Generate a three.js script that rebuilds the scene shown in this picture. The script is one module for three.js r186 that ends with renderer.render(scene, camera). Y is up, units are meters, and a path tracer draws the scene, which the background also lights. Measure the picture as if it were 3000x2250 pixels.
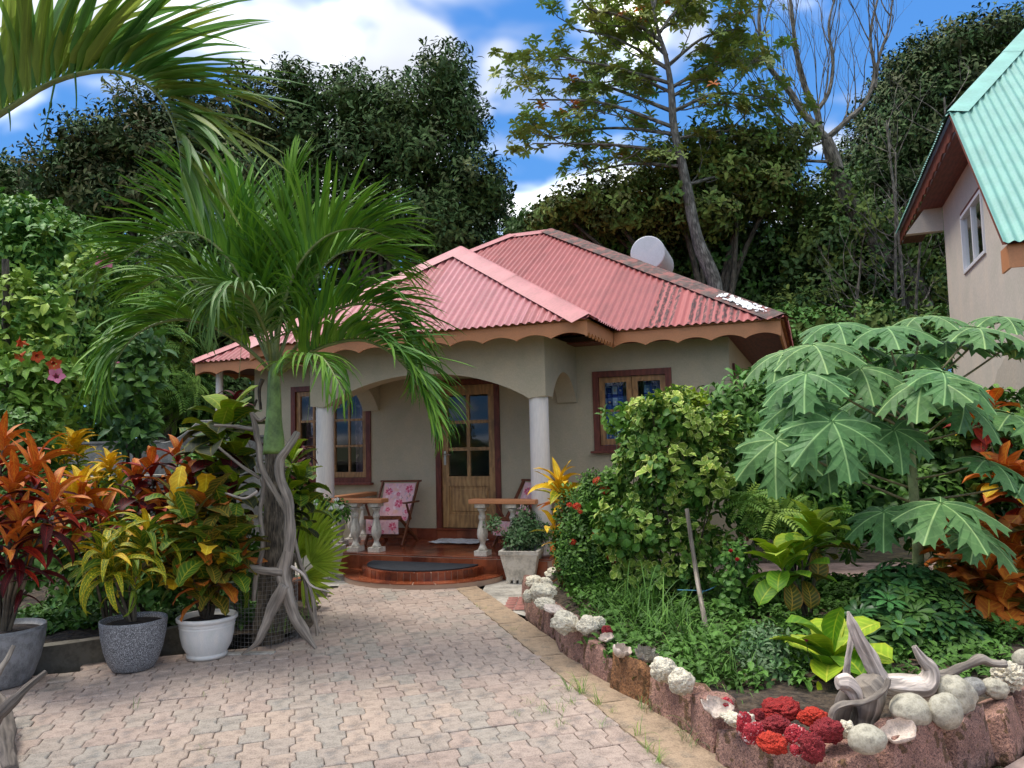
import * as THREE from 'three';
import { mergeGeometries, mergeVertices } from 'three/addons/utils/BufferGeometryUtils.js';
import { ConvexGeometry } from 'three/addons/geometries/ConvexGeometry.js';
import { RoundedBoxGeometry } from 'three/addons/geometries/RoundedBoxGeometry.js';
import { ImprovedNoise } from 'three/addons/math/ImprovedNoise.js';

// ---------- camera, sun, sky, exposure ----------
const EYE = 1.613, PITCH = 0.074, ROLL = 0.0246, FOC = 2250;
const scene = new THREE.Scene();
const camera = new THREE.PerspectiveCamera(53.13, 4 / 3, 0.05, 400);
camera.position.set(0, EYE, 0);
camera.rotation.set(PITCH, 0, -ROLL, 'YXZ');
scene.add(camera);

const SUN = new THREE.Vector3(-0.42, 0.86, -0.3).normalize();
const sun = new THREE.DirectionalLight(new THREE.Color(1, 0.95, 0.86), 1.0);
sun.position.copy(SUN).multiplyScalar(40); sun.castShadow = true; sun.shadow.radius = 40;
sun.shadow.mapSize.set(2048, 2048);
Object.assign(sun.shadow.camera, { left: -18, right: 18, top: 18, bottom: -18, near: 1, far: 90 });
scene.add(sun); scene.add(sun.target); sun.target.position.set(0, 0, -9);

const noise = new ImprovedNoise();
const nz = (x, y, z = 0) => noise.noise(x, y, z);
const fbm = (x, y, z = 0, o = 4) => { let s = 0, a = 0.5; for (let i = 0; i < o; i++) { s += a * nz(x, y, z); x *= 2.03; y *= 2.03; z *= 2.03; a *= 0.5; } return s; };
const sst = (a, b, x) => { const t = Math.min(1, Math.max(0, (x - a) / (b - a))); return t * t * (3 - 2 * t); };
{
  const W = 1536, H = 768, d = new Float32Array(W * H * 4);
  for (let j = 0; j < H; j++) {
    const el = ((j + 0.5) / H - 0.5) * Math.PI, y = Math.sin(el), c = Math.cos(el);
    for (let i = 0; i < W; i++) {
      const ph = ((i + 0.5) / W - 0.5) * 2 * Math.PI, x = c * Math.cos(ph), z = c * Math.sin(ph);
      const yy = Math.max(y, 0), k = 1.9 / (yy + 0.22);
      const px = x * k + 3.3, pz = z * k + 1.7;
      const wx = px + 0.5 * fbm(px * 0.9, pz * 0.9, 4.2), wz = pz + 0.5 * fbm(px * 0.9, pz * 0.9, 9.1);
      const big = nz(px * 0.42 + 0.6, pz * 0.42, 2.2), f = fbm(wx, wz, 0.5, 6) + 0.42 * big;
      // broad banks: a bank stands in front, above the trees, and further ones over and behind the place
      const az = Math.atan2(x, -z), up = el * 57.3, deg = az * 57.3;
      const g = (a, e, sa, se) => Math.exp(-(((deg - a) / sa) ** 2) - ((up - e) / se) ** 2);
      const bank = 0.36 * g(-9, 30, 15, 9) + 0.24 * g(-7, 23.5, 4, 4) + 0.24 * g(-12, 22, 5, 4) + 0.3 * g(14, 14, 16, 6) + 0.16 * g(12, 29, 4, 4) - 0.32 * g(0.5, 19.5, 5, 3.2) - 0.26 * g(-3, 26.5, 2, 3) - 0.24 * g(29, 26, 12, 12) - 0.5 * g(-27, 17, 9, 9) + 0.26 * sst(36, 58, up) - 0.04;
      const m = sst(0.02, 0.22, f + bank), thin = 0.32 * sst(-0.06, 0.3, fbm(px * 1.6 + 7, pz * 3.2, 3, 5) + 0.6 * bank);
      const lump = 0.5 + 0.5 * sst(-0.1, 0.4, fbm(wx * 1.7, wz * 1.7, 7.7, 5)), thick = sst(0.1, 0.5, f + bank);
      const glow = Math.pow(Math.max(0, x * SUN.x + y * SUN.y + z * SUN.z), 10);
      const h = Math.pow(1 - yy, 2.2);
      let r = 0.022 + 0.04 * h, gg = 0.085 + 0.075 * h, b = 0.25 + 0.065 * h;
      const L2 = 2 * lump - 1, cl = (0.33 + 0.8 * L2 - 0.06 * thick) * (1 + 0.9 * glow);
      const cr = cl * (0.92 + 0.1 * L2), cg = cl * (0.97 + 0.03 * L2), cb = cl * (1.08 - 0.11 * L2);
      const a = Math.min(1, Math.max(m, thin * (1 - m * 0.5)));
      r += (cr - r) * a; gg += (cg - gg) * a; b += (cb - b) * a;
      if (y < 0) { const t = sst(0, -0.15, y); r += (0.12 - r) * t; gg += (0.13 - gg) * t; b += (0.08 - b) * t; }
      const o = (j * W + i) * 4; d[o] = r; d[o + 1] = gg; d[o + 2] = b; d[o + 3] = 1;
    }
  }
  const t = new THREE.DataTexture(d, W, H, THREE.RGBAFormat, THREE.FloatType);
  t.mapping = THREE.EquirectangularReflectionMapping; t.magFilter = t.minFilter = THREE.LinearFilter; t.needsUpdate = true;
  scene.background = t; scene.environment = t;
}
const renderer = new THREE.WebGLRenderer({ antialias: true });
renderer.toneMapping = THREE.LinearToneMapping;
renderer.toneMappingExposure = 3.25;
renderer.shadowMap.enabled = true;

// ---------- helpers ----------
let seed = 12345;
const rnd = () => { seed |= 0; seed = seed + 0x6D2B79F5 | 0; let t = Math.imul(seed ^ seed >>> 15, 1 | seed); t = t + Math.imul(t ^ t >>> 7, 61 | t) ^ t; return ((t ^ t >>> 14) >>> 0) / 4294967296; };
const rr = (a, b) => a + (b - a) * rnd();
const pick = (a) => a[Math.floor(rnd() * a.length)];
const V = (x, y, z) => new THREE.Vector3(x, y, z);
const UP = V(0, 1, 0);
function ray(u, v) {
  const X2 = (u - 1500) / FOC, Y2 = (1125 - v) / FOC, cr = Math.cos(ROLL), sr = Math.sin(ROLL);
  const X = cr * X2 + sr * Y2, Y = -sr * X2 + cr * Y2, c = Math.cos(PITCH), s = Math.sin(PITCH);
  return V(X, s + c * Y, -c + s * Y);
}
const at = (u, v, dist) => { const d = ray(u, v); return d.multiplyScalar(dist / -d.z).add(V(0, EYE, 0)); };        // a photo direction at a measured distance
const gp = (u, v, y = 0) => { const d = ray(u, v); return d.multiplyScalar((y - EYE) / d.y).add(V(0, EYE, 0)); };       // where it meets the ground

const taken = new Map();
const numbered = (n) => { const k = taken.get(n) ?? 0; taken.set(n, k + 1); return k ? n + '_' + String(k).padStart(3, '0') : n; };
const shade = (m) => { m.castShadow = m.receiveShadow = true; return m; };
function thing(name, label, category, p = [0, 0, 0], turn = 0, group) {
  const o = new THREE.Group(); o.name = numbered(name);
  if (p.isVector3) o.position.copy(p); else o.position.set(...p);
  o.rotation.y = turn; o.userData = { label, category }; if (group) o.userData.group = group;
  scene.add(o); return o;
}
function single(name, geo, mat, label, category, group) {
  const o = shade(new THREE.Mesh(geo, mat)); o.name = numbered(name); o.userData = { label, category }; if (group) o.userData.group = group;
  scene.add(o); return o;
}
const part = (name, geo, mat, parent) => { const o = shade(new THREE.Mesh(Array.isArray(geo) ? merge(geo) : geo, mat)); o.name = name; parent.add(o); return o; };
const stuffPart = (name, geo, mat, parent) => { const o = part(name, geo, mat, parent); o.userData.kind = 'stuff'; return o; };
const structure = (name, geo, mat) => { const o = shade(new THREE.Mesh(geo, mat)); o.name = name; o.userData.kind = 'structure'; scene.add(o); return o; };
function merge(list) {
  const a = list.map((g) => { g = g.index ? g.toNonIndexed() : g; for (const k of Object.keys(g.attributes)) if (!['position', 'normal', 'uv'].includes(k)) g.deleteAttribute(k); if (!g.attributes.uv) g.setAttribute('uv', new THREE.BufferAttribute(new Float32Array(g.attributes.position.count * 2), 2)); if (!g.attributes.normal) g.computeVertexNormals(); return g; });
  return a.length === 1 ? a[0] : mergeGeometries(a, false);
}
function boxUV(g, s = 1) {                                       // texture coordinates in metres from the way a face points
  g = g.index ? g.toNonIndexed() : g; g.computeVertexNormals;
  const p = g.attributes.position, uv = new Float32Array(p.count * 2), a = V(), b = V(), c = V(), n = V();
  for (let i = 0; i < p.count; i += 3) {
    a.fromBufferAttribute(p, i); b.fromBufferAttribute(p, i + 1); c.fromBufferAttribute(p, i + 2);
    n.crossVectors(b.clone().sub(a), c.clone().sub(a)); const X = Math.abs(n.x), Y = Math.abs(n.y), Z = Math.abs(n.z);
    [a, b, c].forEach((q, k) => { const [u, v] = Y >= X && Y >= Z ? [q.x, q.z] : X >= Z ? [q.z, q.y] : [q.x, q.y]; uv[(i + k) * 2] = u * s; uv[(i + k) * 2 + 1] = v * s; });
  }
  g.setAttribute('uv', new THREE.BufferAttribute(uv, 2)); return g;
}
const box = (x0, x1, y0, y1, z0, z1, s = 1) => boxUV(new THREE.BoxGeometry(x1 - x0, y1 - y0, z1 - z0).translate((x0 + x1) / 2, (y0 + y1) / 2, (z0 + z1) / 2), s);
const rbox = (w, h, d, r, x = 0, y = 0, z = 0) => boxUV(new RoundedBoxGeometry(w, h, d, 2, r).translate(x, y, z));
function bar(a, b, w, d = w, r = 0.006) {                            // a timber bar between two points
  a = V(...a); b = V(...b); const L = a.distanceTo(b), g = boxUV(new RoundedBoxGeometry(w, d, L, 1, Math.min(r, w / 3, d / 3)).translate(0, 0, L / 2));
  const z = b.clone().sub(a).normalize(), x = V().crossVectors(Math.abs(z.y) > 0.99 ? V(0, 0, 1) : UP, z).normalize(), y = V().crossVectors(z, x);
  return g.applyMatrix4(new THREE.Matrix4().makeBasis(x, y, z).setPosition(a));
}
function tube(pts, r0, r1, seg = 7, opt = {}) {                    // a tapered, slightly uneven branch along points
  pts = pts.map((p) => p.isVector3 ? p : V(...p));
  const rough = opt.rough ?? 0.08, n = opt.n ?? Math.max(3, pts.length * 3), curve = new THREE.CatmullRomCurve3(pts), pos = [], uv = [], idx = [];
  let nrm = null, len = 0, last = null; const sd = rnd() * 90, RM0 = opt.radii ? Math.max(...opt.radii) : Math.max(r0, r1);
  for (let i = 0; i <= n; i++) {
    const t = i / n, p = curve.getPoint(t), tg = curve.getTangent(t);
    if (!nrm) nrm = V().crossVectors(tg, Math.abs(tg.y) > 0.9 ? V(1, 0, 0) : UP).normalize(); else nrm.sub(tg.clone().multiplyScalar(nrm.dot(tg))).normalize();
    const bn = V().crossVectors(tg, nrm); if (last) len += p.distanceTo(last); last = p;
    let R = opt.radii ? sampleAt(opt.radii, t) : r0 + (r1 - r0) * t;
    for (let k = 0; k <= seg; k++) {
      const a = k / seg * 2 * Math.PI, w = R * (1 + rough * 2 * nz(Math.cos(a) * 1.3 + sd, Math.sin(a) * 1.3, len / Math.max(RM0, 0.01) * 0.35)) * (1 + (opt.ridge ?? 0) * 2 * fbm(Math.cos(a + len * 2) * 2.6 + sd, Math.sin(a + len * 2) * 2.6, len * 2.2, 3));
      pos.push(p.x + w * (Math.cos(a) * nrm.x + Math.sin(a) * bn.x), p.y + w * (Math.cos(a) * nrm.y + Math.sin(a) * bn.y), p.z + w * (Math.cos(a) * nrm.z + Math.sin(a) * bn.z));
      uv.push(k / seg * Math.max(0.05, 6 * RM0), len);
    }
  }
  for (let i = 0; i < n; i++) for (let k = 0; k < seg; k++) { const a = i * (seg + 1) + k, b = a + seg + 1; idx.push(a, a + 1, b, a + 1, b + 1, b); }
  if (opt.cap !== false) for (const e of [0, n]) { const c = pos.length / 3, p = curve.getPoint(e / n); pos.push(p.x, p.y, p.z); uv.push(0, 0); for (let k = 0; k < seg; k++) { const a = e * (seg + 1) + k; e ? idx.push(a, a + 1, c) : idx.push(a + 1, a, c); } }
  const g = new THREE.BufferGeometry(); g.setAttribute('position', new THREE.Float32BufferAttribute(pos, 3)); g.setAttribute('uv', new THREE.Float32BufferAttribute(uv, 2)); g.setIndex(idx); g.computeVertexNormals();
  return g;
}
const sampleAt = (a, t) => { const x = t * (a.length - 1), i = Math.min(a.length - 2, Math.floor(x)); return a[i] + (a[i + 1] - a[i]) * (x - i); };
const lathe = (pts, seg = 24) => new THREE.LatheGeometry(pts.map(([r, y]) => new THREE.Vector2(r, y)), seg);

function tex(n, fn, srgb = true, rep) {                            // a computed texture that tiles
  const d = new Uint8Array(n * n * 4);
  for (let j = 0; j < n; j++) for (let i = 0; i < n; i++) { const c = fn(i / n, j / n), o = (j * n + i) * 4; for (let k = 0; k < 3; k++) d[o + k] = Math.max(0, Math.min(255, (Array.isArray(c) ? c[k] : c) * 255)); d[o + 3] = 255; }
  const t = new THREE.DataTexture(d, n, n); t.wrapS = t.wrapT = THREE.RepeatWrapping; t.magFilter = THREE.LinearFilter; t.minFilter = THREE.LinearMipmapLinearFilter; t.generateMipmaps = true;
  if (srgb) t.colorSpace = THREE.SRGBColorSpace; if (rep) t.repeat.set(...rep); t.needsUpdate = true; return t;
}
const LAT = (() => { const a = new Float32Array(65536); let q = 99991; for (let i = 0; i < 65536; i++) { q = (q * 48271) % 2147483647; a[i] = q / 1073741824 - 1; } return a; })();
const loop = (u, v, s, sd, o = 4) => {                            // tiling noise: the lattice wraps at the edge of the texture
  let n = Math.max(2, Math.round(s)), sum = 0, amp = 0.5; const k = Math.floor(sd * 131) & 65535;
  for (let i = 0; i < o; i++) {
    const x = u * n, y = v * n, x0 = Math.floor(x), y0 = Math.floor(y), fx = x - x0, fy = y - y0, wx = fx * fx * (3 - 2 * fx), wy = fy * fy * (3 - 2 * fy), X0 = x0 % n, X1 = (x0 + 1) % n, Y0 = y0 % n, Y1 = (y0 + 1) % n;
    const h = (a, b2) => LAT[(a * 7919 + b2 * 104729 + k + i * 3571 & 65535)];
    sum += amp * ((h(X0, Y0) * (1 - wx) + h(X1, Y0) * wx) * (1 - wy) + (h(X0, Y1) * (1 - wx) + h(X1, Y1) * wx) * wy); n *= 2; amp *= 0.5;
  }
  return sum * 0.85;
};
const hash = (x, y) => { const s = Math.sin(x * 127.1 + y * 311.7) * 43758.5453; return s - Math.floor(s); };
function canvas(w, h, draw) { const c = document.createElement('canvas'); c.width = w; c.height = h; draw(c.getContext('2d'), w, h); const t = new THREE.CanvasTexture(c); t.colorSpace = THREE.SRGBColorSpace; t.wrapS = t.wrapT = THREE.RepeatWrapping; return t; }
const lin = (r, g, b) => new THREE.Color().setRGB(r, g, b);
const std = (color, roughness = 0.8, o = {}) => new THREE.MeshStandardMaterial({ color, roughness, side: THREE.DoubleSide, ...o });
const leafMat = (color, o = {}) => new THREE.MeshPhysicalMaterial({ color, roughness: 0.62, specularIntensity: 0.4, side: THREE.DoubleSide, ...o });

// neutral tint textures (multiply the colour of a material)
const T = {};
T.fine = tex(256, (u, v) => 0.88 + 0.3 * loop(u, v, 40, 3, 3) + 0.1 * (hash(u * 256, v * 256) - 0.5));
T.blotch = tex(256, (u, v) => { const a = loop(u, v, 9, 5, 5), b = loop(u, v, 60, 8, 2); const k = 0.9 + 0.34 * a + 0.16 * b; return [k, k * 0.995, k * 0.98]; });
T.plaster = tex(512, (u, v) => { const a = loop(u, v, 7, 11, 5), b = loop(u, v, 90, 2, 2); const k = 0.96 + 0.06 * a + 0.05 * b; return [k, k * (1 - 0.02 * a), k * (1 - 0.05 * Math.max(0, a))]; });
T.paver = tex(512, (u, v) => { const a = loop(u, v, 14, 21, 5), g = hash(Math.floor(u * 512), Math.floor(v * 512)); let k = 0.92 + 0.2 * a + 0.2 * (g - 0.5) + 0.28 * loop(u, v, 150, 3, 2); const st = sst(0.14, 0.4, loop(u, v, 9, 33, 5)); return [k * (1 - 0.1 * st), k * (1 - 0.08 * st), k * (1 - 0.06 * st)]; });
T.granite = tex(512, (u, v) => { const g = hash(Math.floor(u * 300), Math.floor(v * 300)), a = loop(u, v, 110, 9, 3), b = loop(u, v, 10, 4, 4); let r = 0.78 + 0.25 * b, gg = 0.66 + 0.22 * b, bb = 0.62 + 0.2 * b; if (g > 0.78 || a > 0.22) { r *= 0.62; gg *= 0.62; bb *= 0.66; } if (g < 0.15) { r *= 1.22; gg *= 1.24; bb *= 1.24; } const li = sst(0.14, 0.3, loop(u, v, 16, 44, 5)); return [r * (1 - 0.3 * li), gg * (1 - 0.3 * li), bb * (1 - 0.42 * li)]; });
T.speckle = tex(512, (u, v) => { const a = loop(u, v, 120, 31, 2) + 0.4 * (hash(Math.floor(u * 256), Math.floor(v * 256)) - 0.5), b = loop(u, v, 6, 2, 3); let k = 0.42 + 0.12 * b; if (a > 0.12) k = 0.86; else if (a < -0.2) k = 0.26; return [k, k, k * 1.01]; });
T.wood = tex(512, (u, v) => { const w = u * 14 + 1.6 * loop(u, v * 0.5, 6, 13, 3), g = 0.5 + 0.5 * Math.sin(w * 6.283 + 3 * fbm(u * 5, v * 1.5, 2)), f = loop(u, v, 10, 7, 4), s = fbm(u * 150, v * 6, 5, 2); const k = 0.82 + 0.16 * g + 0.2 * f + 0.22 * s; return [k, k * 0.93, k * 0.84]; });
T.bark = tex(512, (u, v) => { const a = fbm(u * 26 + 2 * fbm(u * 4, v * 4, 3), v * 6, 1, 4), b = loop(u, v, 8, 17, 4), k = 0.72 + 0.7 * a + 0.4 * b; return [k * 1.02, k, k * 0.96]; });
T.roofing = tex(512, (u, v) => { const a = loop(u, v, 5, 51, 5), b = loop(u, v, 50, 12, 3), k = 0.96 + 0.1 * a + 0.08 * b; return [k, k * (1 - 0.05 * b), k]; });
T.tile = tex(256, (u, v) => { const a = loop(u, v, 4, 61, 5), b = loop(u, v, 22, 6, 3), k = 0.9 + 0.4 * a + 0.2 * b; return [k, k * 0.96, k * 0.92]; });
T.drift = tex(512, (u, v) => { const a = fbm(u * 40 + fbm(u * 3, v * 3, 8), v * 4, 3, 4), b = loop(u, v, 6, 71, 4), k = 0.84 + 0.6 * a + 0.2 * b; return [k, k * 0.985, k * 0.96]; });
T.earth = tex(512, (u, v) => { const a = loop(u, v, 30, 81, 5), b = loop(u, v, 120, 14, 2), k = 0.82 + 0.6 * a + 0.4 * b; return [k, k * 0.96, k * 0.9]; });
const B = {};   // relief
B.fine = tex(256, (u, v) => 0.5 + 0.9 * loop(u, v, 60, 101, 3), false);
B.rock = tex(512, (u, v) => 0.5 + 0.8 * loop(u, v, 24, 102, 6), false);
B.bark = tex(512, (u, v) => 0.5 + 0.9 * fbm(u * 26 + 2 * fbm(u * 4, v * 4, 3), v * 5, 1, 5), false);
B.cell = tex(512, (u, v) => { let m = 1; const n = 34, x = u * n, y = v * n; for (let i = -1; i < 2; i++) for (let j = -1; j < 2; j++) { const cx = Math.floor(x) + i, cy = Math.floor(y) + j, wx = (cx + n) % n, wy = (cy + n) % n; m = Math.min(m, Math.hypot(cx + hash(wx, wy) - x, cy + hash(wy + 9, wx) - y)); } return Math.min(1, 0.15 + m * 1.1); }, false);
B.cloth = tex(128, (u, v) => 0.5 + 0.25 * Math.sin(u * 201) + 0.25 * Math.sin(v * 201), false);
const bump = (m, t, s) => { m.bumpMap = t; m.bumpScale = s; return m; };
// ---------- the ground ----------
const M = {};
M.earth = bump(std(lin(0.085, 0.062, 0.042), 0.95, { map: T.earth }), B.rock, 0.02);
M.litter = bump(std(lin(0.075, 0.07, 0.038), 0.95, { map: T.earth }), B.rock, 0.02);
function sheet(pts, y, s = 1) {                                   // a flat piece of ground from a plan outline [x, z]
  const g = new THREE.ShapeGeometry(new THREE.Shape(pts.map(([x, z]) => new THREE.Vector2(x, -z)))); g.rotateX(-Math.PI / 2); g.translate(0, y, 0); return boxUV(g, s);
}
structure('ground', sheet([[-90, 30], [90, 30], [90, -150], [-90, -150]], -0.06, 0.4), M.litter);
{ // far hills close the horizon behind the trees
  const pos = [], idx = [], uv = [], n = 60; for (let i = 0; i <= n; i++) { const a = (i / n - 0.5) * 3.6, R = 70; for (let k = 0; k < 5; k++) { const q = k / 4, r = R + q * 28, h = (k === 0 ? -0.3 : 3 * q * (1 + 0.5 * nz(a * 3, q * 2, 1))); pos.push(Math.sin(a) * r, h, -Math.cos(a) * r); uv.push(a * 20, q * 8); } }
  for (let i = 0; i < n; i++) for (let k = 0; k < 4; k++) { const a = i * 5 + k; idx.push(a, a + 1, a + 5, a + 1, a + 6, a + 5); }
  const g = new THREE.BufferGeometry(); g.setAttribute('position', new THREE.Float32BufferAttribute(pos, 3)); g.setAttribute('uv', new THREE.Float32BufferAttribute(uv, 2)); g.setIndex(idx); g.computeVertexNormals(); structure('hills', g, std(lin(0.03, 0.05, 0.02), 1));
}
// paving: interlocking concrete blocks laid in columns along the drive
const PD = V(-0.283, 0, -0.959), PX = V(0.959, 0, -0.283), PO = V(0.27, 0, -5.48);      // along, across, a point on the right edge
const toPlan = (a, l) => [PO.x + PX.x * a + PD.x * l, PO.z + PX.z * a + PD.z * l];
M.bedding = std(lin(0.07, 0.06, 0.042), 1, { map: T.earth });
structure('paving_bed', sheet([[-7, 1.5], [1.9, 1.5], [0.92, -3.3], [-0.4, -7.78], [-0.75, -9.05], [-2.2, -9.35], [-2.3, -6.2], [-3.55, -5.78], [-7, -4.2]], -0.022), M.bedding);
const paving = new THREE.Group(); paving.name = 'paving'; paving.userData.kind = 'structure'; scene.add(paving);
{
  const p = 0.137, amp = 0.0165, L = 0.235, gap = 0.0042, H = 0.05;                  // one end wide, one end narrow; neighbours lie the other way round
  const half = [[-0.5, -0.35], [-0.455, -0.9], [-0.42, -1], [-0.09, -1], [-0.05, -0.85], [0.05, 0.85], [0.09, 1], [0.42, 1], [0.455, 0.9], [0.5, 0.35]];
  const outline = (ins, wob) => { const o = half.map(([q, w]) => [p / 2 + amp * w - gap / 2 - ins, Math.sign(q) * (Math.abs(q) * L - (Math.abs(q) > 0.49 ? gap * 0.6 + ins : 0))]); return [...o, ...o.slice().reverse().map(([x, v]) => [-x, v])].map(([x, v], i) => [x + wob(i), v + wob(i + 20)]); };
  const block = (sd) => {
    const w = (i) => 0.0022 * (hash(i, sd) - 0.5), A = outline(0, w), C = outline(0.006, w), pos = [], n = A.length;
    const q = (a, ya, b, yb, c, yc) => pos.push(a[0], ya, a[1], b[0], yb, b[1], c[0], yc, c[1]);
    for (let i = 0; i < n; i++) { const j = (i + 1) % n; q(A[i], -H, A[j], -0.005, A[j], -H); q(A[i], -H, A[i], -0.005, A[j], -0.005); q(A[i], -0.005, C[j], 0, A[j], -0.005); q(A[i], -0.005, C[i], 0, C[j], 0); }
    const top = THREE.ShapeUtils.triangulateShape(C.map(([x, v]) => new THREE.Vector2(x, v)), []); for (const t of top) { const [a, b, c] = t; q(C[a], 0, C[c], 0, C[b], 0); }
    const g = new THREE.BufferGeometry(); g.setAttribute('position', new THREE.Float32BufferAttribute(pos, 3)); g.computeVertexNormals();
    const uv = []; for (let i = 0; i < pos.length; i += 3) uv.push(pos[i] * 1.5 + sd * 0.37, pos[i + 2] * 1.5 + sd * 0.61); g.setAttribute('uv', new THREE.Float32BufferAttribute(uv, 2)); return g;
  };
  const geos = [1, 2, 3, 4, 5, 6, 7, 8].map(block);
  const tones = [[0.45, 0.35, 0.285], [0.48, 0.365, 0.295], [0.44, 0.33, 0.265], [0.42, 0.34, 0.275], [0.4, 0.34, 0.278], [0.48, 0.365, 0.283]].map((c) => bump(std(lin(...c), 0.95, { map: T.paver }), B.fine, 0.0025));
  // where it is laid: right of the pots and the palm, up to the round step, left of the strip
  const left = [[-7, -4.2], [-3.55, -5.78], [-2.95, -6.1], [-2.25, -6.22], [-2.05, -6.75], [-2.12, -9.2]];
  const leftX = (z) => { if (z > -4.2) return -7; for (let i = 0; i < left.length - 1; i++) { const [x0, z0] = left[i], [x1, z1] = left[i + 1]; if (z <= z0 && z >= z1) return x0 + (x1 - x0) * (z - z0) / (z1 - z0); } return -2.1; };
  const rest = [], list = [], q = new THREE.Quaternion(), turn = new THREE.Matrix4().makeBasis(PX, UP, V().crossVectors(PX, UP));
  for (let c = 0; c < 50; c++) for (let k = -20; k < 24; k++) {
    const a = -p / 2 - c * p, l = k * L, [x, z] = toPlan(a, l);
    if (x < leftX(z) + 0.02 || z < -9.35 + 0.35 * Math.abs(x + 1.3) || z > -2.6) continue;
    list.push([x, z, (x * x + z * z), c % 2]);
  }
  const seen = (x, z) => { const s = (x + 0.05) / -z; return z < -3.75 && s > -0.72 && s < 0.3; };
  list.sort((A, Bb) => (seen(Bb[0], Bb[1]) - seen(A[0], A[1])) || A[2] - Bb[2]);
  const big = list.slice(0, 300), far = list.slice(300), byTone = tones.map(() => []);
  const place = (x, z, odd) => new THREE.Matrix4().makeTranslation(x, 0.006 * (rnd() - 0.5) + 0.006 * nz(x * 1.3, z * 1.3, 5), z).multiply(turn).multiply(new THREE.Matrix4().makeRotationFromEuler(new THREE.Euler(rr(-0.02, 0.02), rr(-0.015, 0.015) + (odd ? Math.PI : 0), rr(-0.012, 0.012))));
  const tone = (x, z) => Math.min(5, Math.max(0, Math.floor(2.2 + 5 * nz(x * 0.6, z * 0.6, 3) + rr(-1.8, 1.8))));
  for (const [x, z, , odd] of big) { const m = part('paver', pick(geos), tones[tone(x, z)], paving); m.applyMatrix4(place(x, z, odd)); }
  for (const [x, z, , odd] of far) byTone[tone(x, z)].push(pick(geos).clone().applyMatrix4(place(x, z, odd)));
  byTone.forEach((g, i) => g.length && stuffPart('distant_pavers', g, tones[i], paving));
}
// concrete strip beside the paving, cast in lengths
M.strip = bump(std(lin(0.42, 0.3, 0.195), 0.95, { map: T.paver }), B.fine, 0.003);
{
  const strip = new THREE.Group(); strip.name = 'edging_strip'; strip.userData.kind = 'structure'; scene.add(strip);
  for (let i = 0; i < 12; i++) { const l0 = -2.9 + i * 0.55, l1 = l0 + 0.546, w0 = 0.31 - 0.006 * i, g = new THREE.BoxGeometry(w0, 0.06, l1 - l0, 4, 1, 8); const P = g.attributes.position; for (let k = 0; k < P.count; k++) { const s = nz(P.getX(k) * 5 + i * 7, P.getZ(k) * 5, 2); P.setY(k, P.getY(k) + 0.006 * s); if (Math.abs(P.getX(k)) > w0 * 0.49) P.setX(k, P.getX(k) + 0.012 * nz(P.getZ(k) * 9, i * 3, 4)); } g.computeVertexNormals(); const m = part('strip_length', boxUV(g), M.strip, strip); const [x, z] = toPlan(-0.014 + w0 / 2, (l0 + l1) / 2); m.position.set(x, -0.024, z); m.rotation.y = Math.atan2(-PD.x, -PD.z); }
}
// pale slab and red patterned slab by the porch
M.slab = bump(std(lin(0.5, 0.46, 0.4), 0.9, { map: T.blotch }), B.fine, 0.002);
M.redslab = bump(std(lin(0.4, 0.17, 0.14), 0.9, { map: T.blotch }), B.fine, 0.002);
M.pinkslab = bump(std(lin(0.46, 0.33, 0.28), 0.9, { map: T.blotch }), B.fine, 0.002);
structure('porch_slab', sheet([[-3.2, -8.9], [-2.05, -9.02], [-1.4, -9.02], [-0.35, -8.9], [-0.42, -7.98], [0.1, -7.2], [0.62, -8.2], [1.6, -8.6], [1.6, -10.8], [-4, -10.9]], -0.006), M.slab);
{
  const area = new THREE.Group(); area.name = 'red_paving'; area.userData.kind = 'structure'; scene.add(area);
  const a = gp(1468, 1782), b = gp(1535, 1755), c = gp(1530, 1830);
  for (let r = 0; r < 5; r++) for (let k = 0; k < 4; k++) { const g = sheet([[0, 0], [0.102, 0], [0.102, -0.118], [0, -0.118]], 0); const m = part('slab', g, M.redslab, area); m.position.set(a.x + 0.02 + k * 0.108 + r * 0.012, 0.002 + 0.002 * hash(r, k), a.z + 0.1 - r * 0.124 + k * 0.0); }
}
structure('side_path', sheet([[2.5, 1], [7.5, -3.4], [7.8, -5.0], [4.4, -4.95], [3.0, -4.35], [2.5, -3.95], [2.15, -3.7], [1.75, -3.5], [1.35, -3.42], [1.0, -3.45], [0.95, 1]], -0.01), M.pinkslab);
structure('back_path', sheet([[2.0, -8.3], [6.8, -7.4], [6.8, -9.4], [2.2, -9.9]], 0.0), M.pinkslab);

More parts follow.
